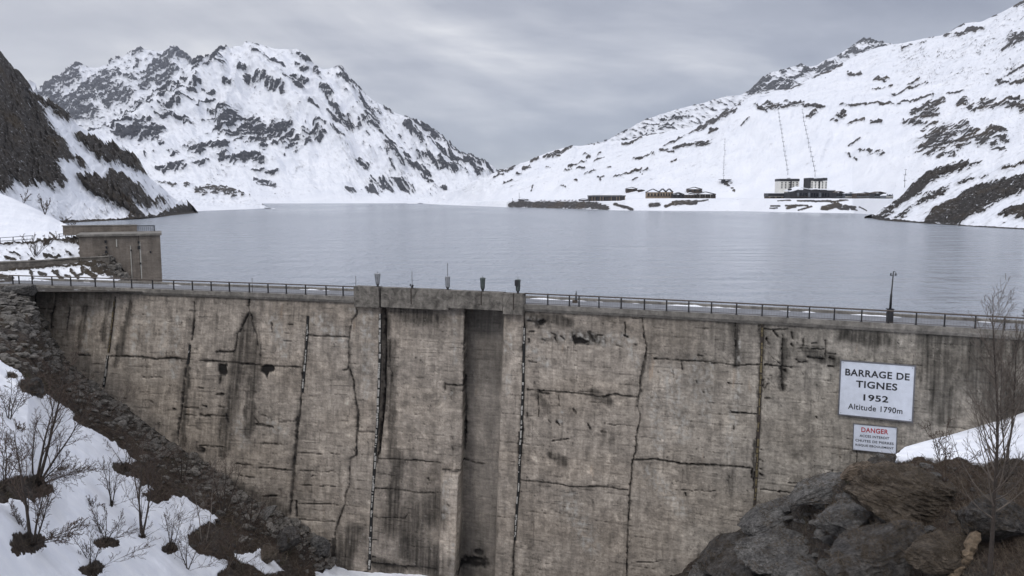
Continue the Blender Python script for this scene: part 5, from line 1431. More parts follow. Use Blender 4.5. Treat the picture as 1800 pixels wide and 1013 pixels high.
def sign(name, label, corners, lines, frame_w, fm):
    TL, TR, BR, BL = [face_hit(x, y, -0.28) for x, y in corners]
    c = (TL + TR + BR + BL) / 4
    t = (TR - TL + BR - BL); t /= np.linalg.norm(t)
    Wd = (np.linalg.norm(TR - TL) + np.linalg.norm(BR - BL)) / 2; Hh = (np.linalg.norm(TL - BL) + np.linalg.norm(TR - BR)) / 2
    u = (TL - BL + TR - BR); u -= t * np.dot(u, t); u /= np.linalg.norm(u)
    n = np.cross(t, u)
    if n[1] > 0: n = -n
    ax = [t, n, u]
    rt = thing(name, label, 'sign', c)
    w = MB(); w.box((0, 0, 0), (Wd, 0.05, Hh), ax); w.build('panel', M['sign_white'], rt)
    w = MB()
    for s_ in (-1, 1):
        w.box(t * s_ * (Wd / 2) , (frame_w, 0.10, Hh + frame_w), ax)
        w.box(u * s_ * (Hh / 2) + n * 0.002, (Wd - frame_w, 0.096, frame_w), ax)
    w.build('frame', M['sign_frame'], rt)
    w = MB()
    for i in (-0.4, 0.4):
        for k in (-0.4, 0.4):
            w = MB(); w.box(t * i * Wd + u * k * Hh - n * 0.22, (0.08, 0.40, 0.08), ax); w.build('bracket', M['dark_metal'], rt)
    w = MB()
    for i in (-1, 1):
        for k in (-1, 1):
            q = t * i * (Wd / 2 - frame_w * 1.6) + u * k * (Hh / 2 - frame_w * 1.6)
            w = MB(); w.tube([q + n * 0.02, q + n * 0.055], 0.028 if fm else 0.02, 6); w.build('bolt', M['dark_metal'], rt)
    for s_, x, v_, wf, hf, mt, bold in lines:
        me = text_mesh(s_, wf * Wd, hf * Hh, bold)
        me.materials.append(M[mt])
        o = link(bpy.data.objects.new('lettering', me), rt)
        mw = Matrix(((t[0], u[0], n[0]), (t[1], u[1], n[1]), (t[2], u[2], n[2]))).to_4x4()
        p = t * (x - 0.5) * Wd + u * (0.5 - v_) * Hh + n * 0.034
        mw.translation = Vector(p)
        o.matrix_local = mw
    return rt
sign('name_sign', 'large white sign in grey frame naming the dam, on the right part of the wall', [(1477, 633.5), (1607.3, 643.5), (1605.3, 742), (1474.6, 729)],
     [('BARRAGE DE', 0.502, 0.205, 0.865, 0.128, 'ink', 0.024), ('TIGNES', 0.502, 0.405, 0.555, 0.128, 'ink', 0.024), ('1952', 0.502, 0.640, 0.335, 0.118, 'ink', 0.024), ('Altitude 1790m', 0.497, 0.825, 0.735, 0.105, 'ink', 0.014)], 0.11, True)
sign('danger_sign', 'small white warning sign with red heading below the large sign', [(1500, 744.5), (1576, 752.5), (1576, 798), (1499.5, 791)],
     [('DANGER', 0.495, 0.195, 0.62, 0.185, 'red', 0.024), ('ACCES INTERDIT', 0.49, 0.43, 0.68, 0.095, 'ink', 0.014), ('CHUTES DE PIERRES', 0.495, 0.62, 0.88, 0.095, 'ink', 0.014), ('RISQUE EBOULEMENT', 0.50, 0.80, 0.88, 0.095, 'ink', 0.014)], 0.06, False)
# ================================================================== foreground ground at the foot of the dam
CONT = [(-160, 500), (0, 500), (30, 505), (50, 512), (62, 535), (75, 562), (90, 590), (102, 615), (118, 640), (150, 662), (190, 692), (230, 722), (260, 746), (310, 783), (350, 808), (400, 842), (430, 866), (470, 893), (515, 914), (540, 932), (560, 948), (578, 964), (586, 985), (592, 997), (620, 1004), (700, 1009), (750, 1010), (800, 1013), (830, 1016), (1000, 1022), (1170, 1022),
        (1190, 1010), (1205, 998), (1220, 985), (1235, 972), (1262, 955), (1290, 938), (1322, 918), (1350, 902), (1385, 884), (1425, 872), (1440, 862), (1455, 862), (1478, 848), (1486, 830), (1505, 822), (1540, 812), (1560, 800), (1572, 799), (1590, 786), (1625, 776), (1680, 762), (1720, 750), (1760, 738), (1800, 724), (1860, 700), (1980, 660), (2080, 632), (2160, 612), (2300, 600)]
EDGE_D = [(-160, 91), (0, 91), (40, 90.5), (1165, 71), (1180, 69.6), (1220, 66), (1290, 61), (1350, 57), (1440, 51), (1500, 47.5), (1560, 47.5), (1600, 52), (1680, 56), (1760, 59.5), (1800, 60), (1980, 58), (2160, 58), (2300, 60)]
BOT_D = [(-160, 24), (0, 27), (150, 35), (300, 46), (450, 60), (560, 73), (650, 77), (800, 75), (1000, 69.5), (1100, 67.5), (1180, 65), (1250, 60), (1400, 49), (1550, 40), (1700, 34), (1800, 32), (1980, 30)]
pxs = np.arange(-520, 2240, 1.6)
pc = line(CONT, pxs)
fh = face_hit(pxs, pc)
Dface = np.where(pxs < 60, 90.6, fh[..., 1])
Dm = np.where(pxs < 1165, Dface + 0.25, np.minimum(line(EDGE_D, pxs), Dface + 0.25))
bk = pt(pxs, pc, Dm)
row_b = pt(pxs, pc + np.where(pxs > 1165, 26.0, 3.0), np.maximum(Dface + 2.0, Dm + 1.2))
row_c = bk
bot = pt(pxs, np.full(len(pxs), 1018.0), line(BOT_D, pxs))
low = pc > 1000
bot[:, 1] = np.minimum(bot[:, 1], bk[:, 1] - 0.5)
# shape the middle: profile sampled at equal steps between contact and bottom, bulging a little
sn1 = pt(pxs, line([(-160, 640), (0, 640), (1500, 900), (1560, 818), (1640, 812), (1720, 816), (1800, 817), (1980, 815)], pxs), np.interp(pxs, [1500, 1560, 1640, 1720, 1800, 1980], [46, 46.5, 46, 45, 44, 42]))
rowsP = [row_b, row_c]
nmid = 9
for k in range(1, nmid):
    t = k / nmid
    m = row_c * (1 - t) + bot * t
    rowsP.append(m)
rowsP.append(bot)
nb = bot.copy(); nb[:, 1] = bot[:, 1] * 0.62; nb[:, 0] = bot[:, 0] * 0.62; nb[:, 2] = bot[:, 2] - 0.4
rowsP.append(nb)
arr = np.stack(rowsP)
# on the right the snow bank breaks over a brow: bend those columns through it
wr = sstep(1540, 1590, pxs)[:, None]
for k in range(2, 2 + nmid - 1):
    t = (k - 1) / nmid
    tb = 0.34
    alt = np.where(t < tb, row_c + (sn1 - row_c) * (t / tb), sn1 + (bot - sn1) * ((t - tb) / (1 - tb)))
    arr[k] = arr[k] * (1 - wr) + alt * wr
Pg = resample(arr, [5] + [30] * nmid + [40])
PX, PY = project(Pg)
SNOWP = [(-700, 590), (-300, 600), (0, 640), (27, 650), (45, 668), (31, 678), (40, 694), (76, 703), (85, 698), (96, 705), (134, 730), (130, 739), (139, 748), (170, 761), (197, 777), (224, 797), (239, 811), (233, 817), (197, 815), (199, 828), (224, 840), (246, 846), (250, 860), (264, 855), (295, 873), (309, 891), (298, 876), (322, 875), (349, 891), (371, 902), (387, 913), (380, 918), (349, 927), (335, 945), (331, 958), (344, 972), (371, 983), (398, 987), (398, 1001), (380, 1013), (380, 1400), (-700, 1400)]
P1 = [(350, 978), (403, 987), (386, 1009), (340, 1020)]
P2 = [(411, 976), (442, 978), (459, 965), (470, 981), (501, 1004), (470, 1012), (442, 998), (414, 984)]
P3 = [(556, 1007), (585, 1002), (590, 990), (603, 1001), (629, 1006), (749, 1010), (770, 1030), (760, 1300), (540, 1300)]
P4 = [(1566, 814), (1582, 795), (1600, 780), (1625, 760), (1700, 735), (1850, 690), (2100, 600), (2400, 500), (2400, 812), (1800, 815), (1760, 812), (1726, 818), (1690, 810), (1640, 812), (1614, 806), (1590, 815)]
HOLES = [(49, 957, 36, 24), (42, 862, 62, 26), (8, 868, 30, 20), (187, 956, 27, 13), (300, 966, 16, 11), (250, 945, 9, 6), (197, 889, 6, 5), (163, 1003, 25, 15), (220, 826, 22, 12), (277, 873, 30, 14), (20, 664, 10, 8), (58, 684, 18, 14), (36, 757, 5, 4)]
wn1 = fbm(PX / 14, PY / 14, 4, 91); wn2 = fbm(PX / 14, PY / 14, 4, 92)
wx = PX + 7 * wn1; wy = PY + 5 * wn2
sd_ = np.full(PX.shape, -99.0)
for pl in (SNOWP, P1, P2, P3):
    sd_ = np.maximum(sd_, poly_in(wx, wy, pl))
sd_ = np.maximum(sd_, poly_in(PX + 2 * wn1, PY + 1.6 * wn2, P4))
holes = np.full(PX.shape, -99.0)
for x, y, a, b in HOLES:
    q = np.sqrt(((wx - x) / a) ** 2 + ((wy - y) / b) ** 2) * 1.15 + 0.36 * fbm(PX / 9 + x, PY / 6, 4, 97)
    holes = np.maximum(holes, (1 - q) * b)
sd_ = np.minimum(sd_, -holes)
sd_ = np.where((PY < line(CONT, PX) + 2.5) & (PX > 600) & (PX < 1560), -5, sd_)
snow = np.clip(0.5 + sd_ * 0.10, 0, 1)
# bare stone: the rubble skirt against the dam and the rock knoll at right
stone = np.clip(0.25 + 0.9 * fbm(PX / 40, PY / 40, 3, 93), 0, 1)
skirt = sstep(75, 10, PY - line(CONT, PX)) * sstep(620, 560, PX)
stone = np.maximum(stone, skirt * 0.85)
knoll = sstep(1180, 1260, PX) * sstep(-30, 40, poly_in(PX, PY, [(1180, 1040), (1200, 990), (1320, 915), (1440, 860), (1480, 840), (1490, 880), (1560, 900), (1700, 960), (1760, 1040)]) + 30)
stone = np.clip(np.maximum(stone, 0.8 * knoll), 0, 1)
Dg = Pg[..., 1]
bare = 1 - sstep(0.42, 0.58, snow)
n3x, n3y = Pg[..., 0], Pg[..., 1]
rough = fbm(n3x * 0.9 + Pg[..., 2] * 0.4, n3y * 0.9, 5, 94)
rid = fbm(n3x * 0.42 + Pg[..., 2] * 0.5, n3y * 0.42, 4, 95, ridged=True)
amp = np.clip(Dg / 60, 0.5, 1.1)
rowi = np.arange(Pg.shape[0])[:, None]
edg = sstep(4, 26, rowi) * 1.0
edg2 = np.maximum(edg, 0.35 * sstep(1180, 1230, PX) * (rowi >= 5))
h = bare * (0.50 * rough + 0.55 * (rid - 0.35) * (0.35 + stone)) * amp * edg2
h = h + (1 - bare) * (0.34 * fbm(n3x * 0.35, n3y * 0.35, 3, 96) + 0.10 * fbm(n3x * 1.3, n3y * 1.3, 3, 196) + 0.18) * edg
h = h - 0.35 * sstep(0, 8, holes) * edg
Pg2 = Pg.copy(); Pg2[..., 2] += h; Pg2[..., 1] -= 0.35 * h
g = grid_obj('ground', Pg2, M['ground'], attrs={'snow': snow, 'stone': stone}, flip=True)
tag(g, kind='structure')
GPX, GPY = project(Pg2)
SNOWF = snow
def on_ground(px, py):
    d = np.hypot(GPX - px, GPY - py) + Pg2[..., 1] * 0.02
    d[:5] = 1e9
    i = np.unravel_index(np.argmin(d), d.shape)
    return Pg2[i], i

# ------------------------------------------------------------------ rocks
def rock_mesh(seed, sub=3, squash=(1, 1, 0.7), facets=0.5):
    import bmesh
    bm = bmesh.new()
    bmesh.ops.create_icosphere(bm, subdivisions=sub, radius=1)
    rs = np.random.RandomState(seed)
    v = np.array([p.co[:] for p in bm.verts])
    # cut by random planes for a fractured look
    for _ in range(int(10 * facets) + 3):
        n = rs.randn(3); n /= np.linalg.norm(n); d = rs.uniform(0.5, 0.88)
        k = v @ n - d
        v = np.where((k > 0)[:, None], v - k[:, None] * n * 0.92, v)
    r = 1 + 0.10 * fbm(v[:, 0] * 1.5 + seed, v[:, 1] * 1.5 + v[:, 2] * 1.3, 4, seed) + ((0.10 * fbm(v[:, 0] * 5, v[:, 1] * 5 + v[:, 2] * 7, 4, seed + 1) + 0.07 * (fbm(v[:, 0] * 3 + v[:, 1] * 2, v[:, 2] * 7 + v[:, 0], 4, seed + 2, ridged=True) - 0.4)) if sub > 3 else 0)
    v = v * r[:, None] * np.array(squash)
    f = [tuple(q.index for q in p.verts) for p in bm.faces]
    bm.free()
    return v, f
def rot_z(v, a, tilt=0.0):
    c, s = math.cos(a), math.sin(a)
    v = v @ np.array([[c, s, 0], [-s, c, 0], [0, 0, 1]])
    c, s = math.cos(tilt), math.sin(tilt)
    return v @ np.array([[1, 0, 0], [0, c, s], [0, -s, c]])
def boulder(px, py, wpx, hpx, seed, mat, label, ang=0.0, roll=0.0, depth=0.9, sink=0.25, D=None, sub=5, facets=1.6, name='boulder'):
    q, _ = on_ground(px, py + hpx * 0.35)
    dd = q[1] if D is None else D
    q = pt(px, py, dd)
    k = dd / FPX
    v, f = rock_mesh(seed, sub, (1, 1, 1), facets)
    v = rot_z(v, seed * 1.7)
    v = v * np.array([wpx / 2 * k, wpx / 2 * k * depth, hpx / 2 * k])
    c, s = math.cos(roll), math.sin(roll)
    v = v @ np.array([[c, 0, s], [0, 1, 0], [-s, 0, c]])
    w = MB(); w.add(v, f, False)
    o = w.build(name, M[mat])
    o.location = (q[0], q[1] + wpx / 2 * k * depth * 0.35, q[2])
    tag(o, label, 'boulder')
    return o
boulder(1500, 925, 165, 84, 11, 'rock_grey', 'large rounded grey boulder in the middle of the right bank', 0, 0.12, 0.9)
boulder(1392, 975, 190, 74, 12, 'rock_grey', 'broad low grey boulder near the left end of the right bank', 0, 0.14, 0.9)
boulder(1560, 992, 250, 130, 13, 'rock_dark', 'huge dark boulder at the bottom centre of the right bank', 0, 0.12, 0.8)
boulder(1600, 882, 260, 110, 14, 'rock_brown', 'long brown moss-covered rock slab below the snow bank', 0, -0.22, 0.8, sub=6)
boulder(1515, 832, 90, 34, 15, 'rock_tan', 'pale tan broken rock on the crest of the right bank beneath the danger sign', 0, 0.38, 0.8)
boulder(1448, 873, 150, 46, 16, 'rock_grey', 'flat grey ledge on the skyline of the right bank left of the tan rock', 0, 0.36, 0.9)
boulder(1366, 918, 170, 48, 17, 'rock_grey', 'long grey ledge sloping along the edge against the dam', 0, 0.46, 0.9)
boulder(1288, 986, 160, 50, 41, 'rock_dark', 'dark sloping ledge low on the left edge of the right bank', 0, 0.62, 0.9)
boulder(1765, 915, 150, 130, 18, 'rock_dark', 'tall dark rock face behind the bare tree at the right edge', 0, 0.0, 0.7)
boulder(1420, 1020, 150, 60, 19, 'rock_grey', 'half hidden grey boulder at the bottom edge of the frame', 0, 0.1, 0.8)
boulder(1305, 1010, 150, 66, 20, 'rock_dark', 'dark rounded rock low on the left flank of the right bank', 0, 0.4, 0.9)
boulder(1670, 985, 150, 80, 21, 'rock_brown', 'brown boulder beside the broken log at bottom right', 0, 0.2, 0.8)
boulder(1236, 1010, 90, 34, 22, 'rock_grey', 'small grey rock at the far left foot of the right bank', 0, 0.6, 0.8)
boulder(1548, 813, 64, 18, 29, 'rock_dark', 'small dark rock at the left tip of the snow bank', 0, 0.35, 0.8)
# left side
boulder(60, 682, 44, 34, 23, 'rock_dark', 'dark boulder at the upper edge of the left snow field', 0, 0.3, 0.8)
boulder(500, 955, 70, 46, 24, 'rock_dark', 'mossy dark boulder at the foot of the left rubble slope', 0, 0.5, 0.8)
boulder(470, 978, 44, 40, 25, 'rock_brown', 'brown boulder left of the mossy one near the snow patches', 0, 0.3, 0.8)
boulder(562, 965, 44, 46, 26, 'rock_grey', 'grey boulder wedged against the dam at the bottom of the rubble', 0, 0.6, 0.8)
boulder(463, 908, 62, 22, 27, 'rock_grey', 'long slanting grey rock on the lower rubble slope', 0, 0.55, 0.7, facets=1)
boulder(30, 512, 70, 28, 28, 'rock_grey', 'grey rock heap at the left end of the dam', 0, 0.1, 0.7, facets=1.8)

# rubble skirt: countless stones, one object
w = MB(); rs = np.random.RandomState(9)
protos = [rock_mesh(100 + i, 2, (1, 0.8, 0.6), 0.8) for i in range(8)]
def scatter_rocks(n, fx, smin, smax, power=2.0):
    for _ in range(n):
        px, py = fx()
        i = np.argmin(np.abs(pxs - px))
        j = 5 + np.argmin(np.abs(GPY[5:, i] - py))
        q = Pg2[j, i]
        if snow[j, i] > 0.5: continue
        s = smin + (smax - smin) * rs.rand() ** power
        v, f = protos[rs.randint(8)]
        v = rot_z(v * np.array([1, rs.uniform(0.6, 1), rs.uniform(0.5, 1)]), rs.rand() * 6.3, rs.uniform(-0.5, 0.5)) * s
        w.add(v + q + np.array([0, 0, s * 0.15]), f, False)
def skirt_px():
    px = rs.uniform(-60, 585); d = abs(rs.randn()) * 26
    return px, line(CONT, px) + 3 + d
scatter_rocks(2200, skirt_px, 0.08, 0.80, 3.0)
def upper_px():
    return rs.uniform(-60, 130), rs.uniform(505, 660)
scatter_rocks(1000, upper_px, 0.08, 0.75, 3.0)
tag(w.build('rubble', M['rubble']), kind='stuff')
w = MB()
def knoll_px():
    px = rs.uniform(1200, 1800); return px, line(CONT, px) + 4 + rs.rand() * 190
scatter_rocks(420, knoll_px, 0.05, 0.30, 2.5)
def mid_px():
    px = rs.uniform(150, 600); return px, line(CONT, px) + rs.rand() * 170
scatter_rocks(420, mid_px, 0.06, 0.40, 2.6)
tag(w.build('loose_stones', M['rock_dark']), kind='stuff')
w = MB()
def outcrop_px():
    px = rs.uniform(1200, 1640); return px, line(CONT, px) + 6 + rs.rand() * 180
scatter_rocks(420, outcrop_px, 0.15, 0.85, 2.2)
tag(w.build('loose_stones', M['rock_grey']), kind='stuff')
w = MB()
scatter = [(rs.uniform(140, 232), 0) for _ in range(260)]
for px, _ in scatter:
    py = line([(140, 412), (165, 424), (197, 451), (235, 492)], px) + 2 + abs(rs.randn()) * 14
    q = on_bank(px, min(py, 494)); s = 0.12 + 0.5 * rs.rand() ** 2
    v, f = protos[rs.randint(8)]
    w.add(rot_z(v, rs.rand() * 6, rs.uniform(-.5, .5)) * s + q, f)
tag(w.build('bank_rubble', M['rubble']), kind='stuff')

# dead grass, heather and fallen twigs on the bare soil
def brush(n, fx, lmin, lmax, name, mat, flat=0.5, wid=0.010):
    V = []; F = []
    k = 0
    for _ in range(n):
        px, py = fx()
        i = np.argmin(np.abs(pxs - px))
        j = 5 + np.argmin(np.abs(GPY[5:, i] - py))
        if snow[j, i] > 0.48: continue
        q = Pg2[j, i] - np.array([0, 0, 0.03])
        L = rs.uniform(lmin, lmax)
        a = rs.rand() * 6.28; el = rs.uniform(0.05, 1.3) if rs.rand() > flat else rs.uniform(0.0, 0.35)
        d = np.array([math.cos(a) * math.cos(el), math.sin(a) * math.cos(el), math.sin(el)])
        sd = np.cross(d, [0.2, 1, 0.1]); sd /= np.linalg.norm(sd) + 1e-9
        ww = wid * q[1] / 45
        m = q + d * L * 0.55 + np.array([0, 0, 0.10 * L]) + rs.randn(3) * 0.04 * L
        e = q + d * L + np.array([0, 0, -0.05 * L])
        V += [q - sd * ww, q + sd * ww, m - sd * ww * .7, m + sd * ww * .7, e]
        F += [(k, k + 1, k + 3, k + 2), (k + 2, k + 3, k + 4)]
        k += 5
    w = MB(); w.add(V, F)
    tag(w.build(name, M[mat]), kind='stuff')
def br_right():
    px = 1860 - 460 * rs.rand() ** 1.5; return px, max(line(CONT, px), 806) + rs.rand() * 215
def br_left():
    px = rs.uniform(60, 600); return px, line(CONT, px) + 15 + rs.rand() * 200
def br_wells():
    x, y, a, b = HOLES[rs.randint(len(HOLES))]; t = rs.rand() * 6.28; r = rs.rand() ** .5
    return x + a * r * math.cos(t), y + b * r * math.sin(t)
brush(16000, br_right, 0.2, 0.6, 'dead_grass', 'straw', 0.55, 0.009)
brush(6000, br_right, 0.3, 0.9, 'dry_heather', 'twig', 0.3)
brush(9000, br_left, 0.3, 1.2, 'dry_heather', 'twig', 0.25)
brush(3500, br_left, 0.3, 0.9, 'dead_grass', 'straw', 0.5, 0.008)
brush(2600, br_left, 0.4, 1.3, 'bleached_grass', 'straw_pale', 0.45, 0.008)
brush(2200, br_right, 0.2, 0.6, 'bleached_grass', 'straw_pale', 0.55, 0.007)
brush(1800, br_wells, 0.2, 0.6, 'dead_grass', 'straw', 0.5)

# thatch growing over the boulders of the right bank
from mathutils.bvhtree import BVHTree
BV = []; BF = []
for o in list(scene.objects):
    if o.get('category') == 'boulder' and o.location.x > 5:
        k = len(BV); L = o.location
        BV += [tuple(p.co + L) for p in o.data.vertices]; BF += [tuple(i + k for i in q.vertices) for q in o.data.polygons]
bvh = BVHTree.FromPolygons(BV, BF)
V = []; F = []; k = 0
for _ in range(30000):
    px, py = rs.uniform(1200, 1830), rs.uniform(800, 1030)
    a, c = ray(px, py); d = Vector((float(a), 1.0, float(c))).normalized()
    hit, nrm, idx, dist = bvh.ray_cast(Vector((0, 0, CAMZ)), d)
    if hit is None: continue
    cover = perlin(np.array([hit.x * 0.9]), np.array([hit.y * 0.9 + hit.z * 1.3]), 88)[0]
    if cover + 0.45 * nrm.z + 0.25 * (px > 1540) < 0.38: continue
    q = np.array(hit); L = rs.uniform(0.12, 0.5)
    t = rs.rand() * 6.28
    e = np.array([math.cos(t), math.sin(t), rs.uniform(-0.1, 0.9)]) * L
    sd = np.cross(e, [0.2, 1, 0.1]); sd /= np.linalg.norm(sd) + 1e-9
    ww = 0.008 * q[1] / 45
    m_ = q + e * 0.55 + np.array([0, 0, 0.1 * L])
    V += [q - sd * ww, q + sd * ww, m_ - sd * ww * .7, m_ + sd * ww * .7, q + e]
    F += [(k, k + 1, k + 3, k + 2), (k + 2, k + 3, k + 4)]; k += 5
w = MB(); w.add(V, F)
tag(w.build('dead_grass', M['straw']), kind='stuff')

# fallen broken trunk at bottom right
q1, _ = on_ground(1672, 1016); q2 = pt(1722, 938, q1[1] + 0.2)
q1 = pt(1668, 1025, q1[1] - 0.4)
w = MB(); n = 14
cl_ = [q1 * (1 - t) + q2 * t + np.array([0.10 * math.sin(t * 5), 0, 0.10 * math.sin(t * 7)]) for t in np.linspace(0, 1, n)]
w.tube(cl_, [0.17 + 0.16 * (i / n) ** 1.5 + rs.uniform(-0.035, 0.035) - (0.2 if i == n - 1 else 0) for i in range(n)], 7, smooth=False)
w.v = [tuple(np.array(p_) + rs.randn(3) * np.array([0.045, 0.03, 0.02])) for p_ in w.v]
o = w.build('broken_log', M['wood'])
tag(o, 'pale weathered broken log leaning among rocks at bottom right', 'log')

# ================================================================== bare trees
def grow(seed, height, r0, levels=3, nb=(9, 5, 4), spread=(0.55, 0.7, 0.8), lenf=(0.42, 0.5, 0.5), lean=(0, 0), start=0.25, wob=0.05, up=0.35, rmin=0.006):
    rs = np.random.RandomState(seed)
    trunk = []; twigs = []
    def branch(p, d, L, r, lev):
        n = 9 if lev == 0 else (6 if lev == 1 else 4)
        pts = [p]; rad = [r]
        for i in range(1, n + 1):
            d = d + rs.randn(3) * wob * (1 + lev * 1.2)
            d[2] += up * 0.12 * (lev > 0)
            d = d / np.linalg.norm(d)
            p = p + d * L / n
            pts.append(p); rad.append(max(r * (1 - 0.85 * (i / n) ** 0.9), rmin))
        (trunk if lev == 0 else twigs).append((pts, rad, lev))
        if lev >= levels: return
        k = nb[lev] if lev < len(nb) else 3
        for b in range(k):
            t = start + (1 - start) * (b + rs.rand()) / k if lev == 0 else 0.15 + 0.85 * (b + rs.rand()) / k
            i = min(int(t * n), n - 1)
            q = pts[i] + (pts[i + 1] - pts[i]) * (t * n - i)
            ax = pts[i + 1] - pts[i]; ax /= np.linalg.norm(ax)
            pr = np.cross(ax, rs.randn(3)); pr /= np.linalg.norm(pr) + 1e-9
            s = spread[min(lev, 2)] * rs.uniform(0.6, 1.25)
            nd = ax * math.cos(s) + pr * math.sin(s)
            Ln = L * lenf[min(lev, 2)] * rs.uniform(0.6, 1.1) * (1.15 - 0.65 * t if lev == 0 else 1 - 0.3 * t)
            branch(q, nd, Ln, max(rad[i] * 0.48, rmin), lev + 1)
    d0 = np.array([lean[0], lean[1], 1.0]); d0 /= np.linalg.norm(d0)
    branch(np.zeros(3), d0, height, r0, 0)
    return trunk, twigs
def hyp(h, lx, ly):
    return h * math.sqrt(1 + lx * lx + ly * ly)
def tree(name, label, cat, base, stems, mt='bark', mc='twig', group=None, **kw):
    """stems = (height, radius, lean x, lean y, seed, dx, dy); a trunk part and a part of branches"""
    t = thing(name, label, cat, base, group)
    wt_, wc = MB(), MB()
    for hgt_, r, lx, ly, sd, dx, dy in stems:
        tr, tw = grow(sd, hyp(hgt_, lx, ly), r, lean=(lx, ly), **kw)
        o = np.array([dx, dy, -0.15])
        for pts, rad, lev in tr:
            wt_.tube([p + o for p in pts], rad, 7)
        for pts, rad, lev in tw:
            wc.tube([p + o for p in pts], rad, 5 if lev == 1 else 3, cap=False)
    wt_.build('trunk', M[mt], t)
    wc.build('branches', M[mc], t)
    return t
def gpos(px, py):
    return on_ground(px, py)[0]
def hm(p, py_top):
    return (project(np.array(p))[1] - py_top) * p[1] / FPX

# big bare tree at the right, its foot below the frame
b = pt(1737, 1040, 30.5)
tree('bare_tree', 'tall bare larch-like tree with a straight trunk in front of the snow bank at right', 'tree', b, [(hm(b, 512), 0.105, -0.010, 0.0, 5, 0, 0)], 'bark', 'twig_pale', nb=(52, 7, 3), spread=(0.9, 0.65, 0.6), lenf=(0.29, 0.42, 0.5), start=0.28, wob=0.028, up=1.1, levels=3, rmin=0.0056)
b2 = pt(1768, 842, 41)
tree('bare_tree', 'thin forked bare tree leaning right behind the tall straight one', 'tree', b2, [(hm(b2, 545), 0.075, 0.03, 0, 6, 0, 0), (hm(b2, 600), 0.05, -0.14, 0, 61, 0.05, 0)], 'bark', 'twig_pale', nb=(24, 8, 4), spread=(0.6, 0.6, 0.6), lenf=(0.30, 0.45, 0.5), start=0.3, wob=0.04, up=0.9, rmin=0.0095)
b3 = pt(1660, 842, 40)
tree('bare_bush', 'low wide bare bush over the snow bank left of the tall tree', 'bush', b3, [(2.6, 0.035, -0.35, 0, 62, 0, 0), (2.9, 0.035, 0.15, 0.1, 63, 0.1, 0), (2.2, 0.03, 0.5, 0, 64, 0.1, 0.1), (3.2, 0.035, -0.1, 0, 65, 0, 0.1)], 'twig', 'twig', nb=(9, 5, 3), spread=(0.6, 0.7, 0.7), lenf=(0.4, 0.5, 0.5), start=0.15, wob=0.07, rmin=0.009)

# birches and shrubs on the left snow field
p = gpos(48, 953)
tree('bare_birch', 'bare multi-stemmed birch rising from a dark snow well at lower left', 'tree', p,
     [(hm(p, 735), 0.085, 0.0, 0, 11, 0, 0), (hm(p, 840), 0.06, 0.18, 0.1, 12, 0.15, 0), (hm(p, 850), 0.05, 0.32, 0, 13, 0.2, 0.1), (hm(p, 880), 0.04, -0.3, 0, 14, -0.1, 0), (0.9, 0.022, 2.2, 0.4, 15, 0.1, 0), (0.8, 0.02, 2.6, -0.6, 16, 0.1, 0), (0.8, 0.02, -2.2, -0.4, 17, 0, 0), (0.7, 0.02, 3.2, 0.1, 18, 0, 0)], 'bark', 'twig', nb=(13, 6, 3), start=0.25, wob=0.035, up=0.5, rmin=0.0072, spread=(0.6, 0.75, 0.85))
p = gpos(62, 848)
tree('bare_birch', 'large bare birch with stems fanning up to the right on the left snow field', 'tree', p,
     [(hm(p, 620), 0.095, 0.36, 0, 21, 0.1, 0), (hm(p, 670), 0.085, 0.28, 0.05, 22, 0, 0), (hm(p, 700), 0.075, 0.55, 0, 23, 0.15, 0), (hm(p, 725), 0.06, 0.05, 0, 24, -0.15, 0), (hm(p, 790), 0.05, 0.9, 0, 25, 0.1, 0.1), (1.1, 0.025, 2.4, 0.3, 26, 0.1, 0), (1.0, 0.022, 2.8, -0.5, 27, 0.1, 0), (0.9, 0.022, 3.4, 0.6, 28, 0, 0), (0.9, 0.02, 2.2, -1.0, 29, 0, 0)], 'bark', 'twig', nb=(13, 6, 3), start=0.25, wob=0.035, up=0.4, rmin=0.0072, spread=(0.6, 0.75, 0.85))
p = gpos(6, 858)
tree('bare_shrub', 'bare shrub cut by the left edge above a dark snow well', 'shrub', p, [(2.8, 0.04, 0.25, 0, 31, 0, 0), (2.3, 0.035, -0.2, 0, 32, 0.1, 0), (2.2, 0.03, 0.5, 0, 33, 0, 0)], 'bark', 'twig', nb=(11, 6, 4), start=0.12, wob=0.07, rmin=0.0072)
p = gpos(14, 735)
tree('bare_shrub', 'bare twiggy shrub high at the left edge of the snow field', 'shrub', p, [(2.8, 0.04, 0.15, 0, 34, 0, 0), (2.6, 0.035, 0.45, 0, 35, 0.1, 0), (2.4, 0.03, -0.3, 0, 36, 0, 0), (2.0, 0.03, 0.8, 0, 37, 0, 0)], 'bark', 'twig', nb=(11, 6, 4), start=0.12, wob=0.07, rmin=0.0072)
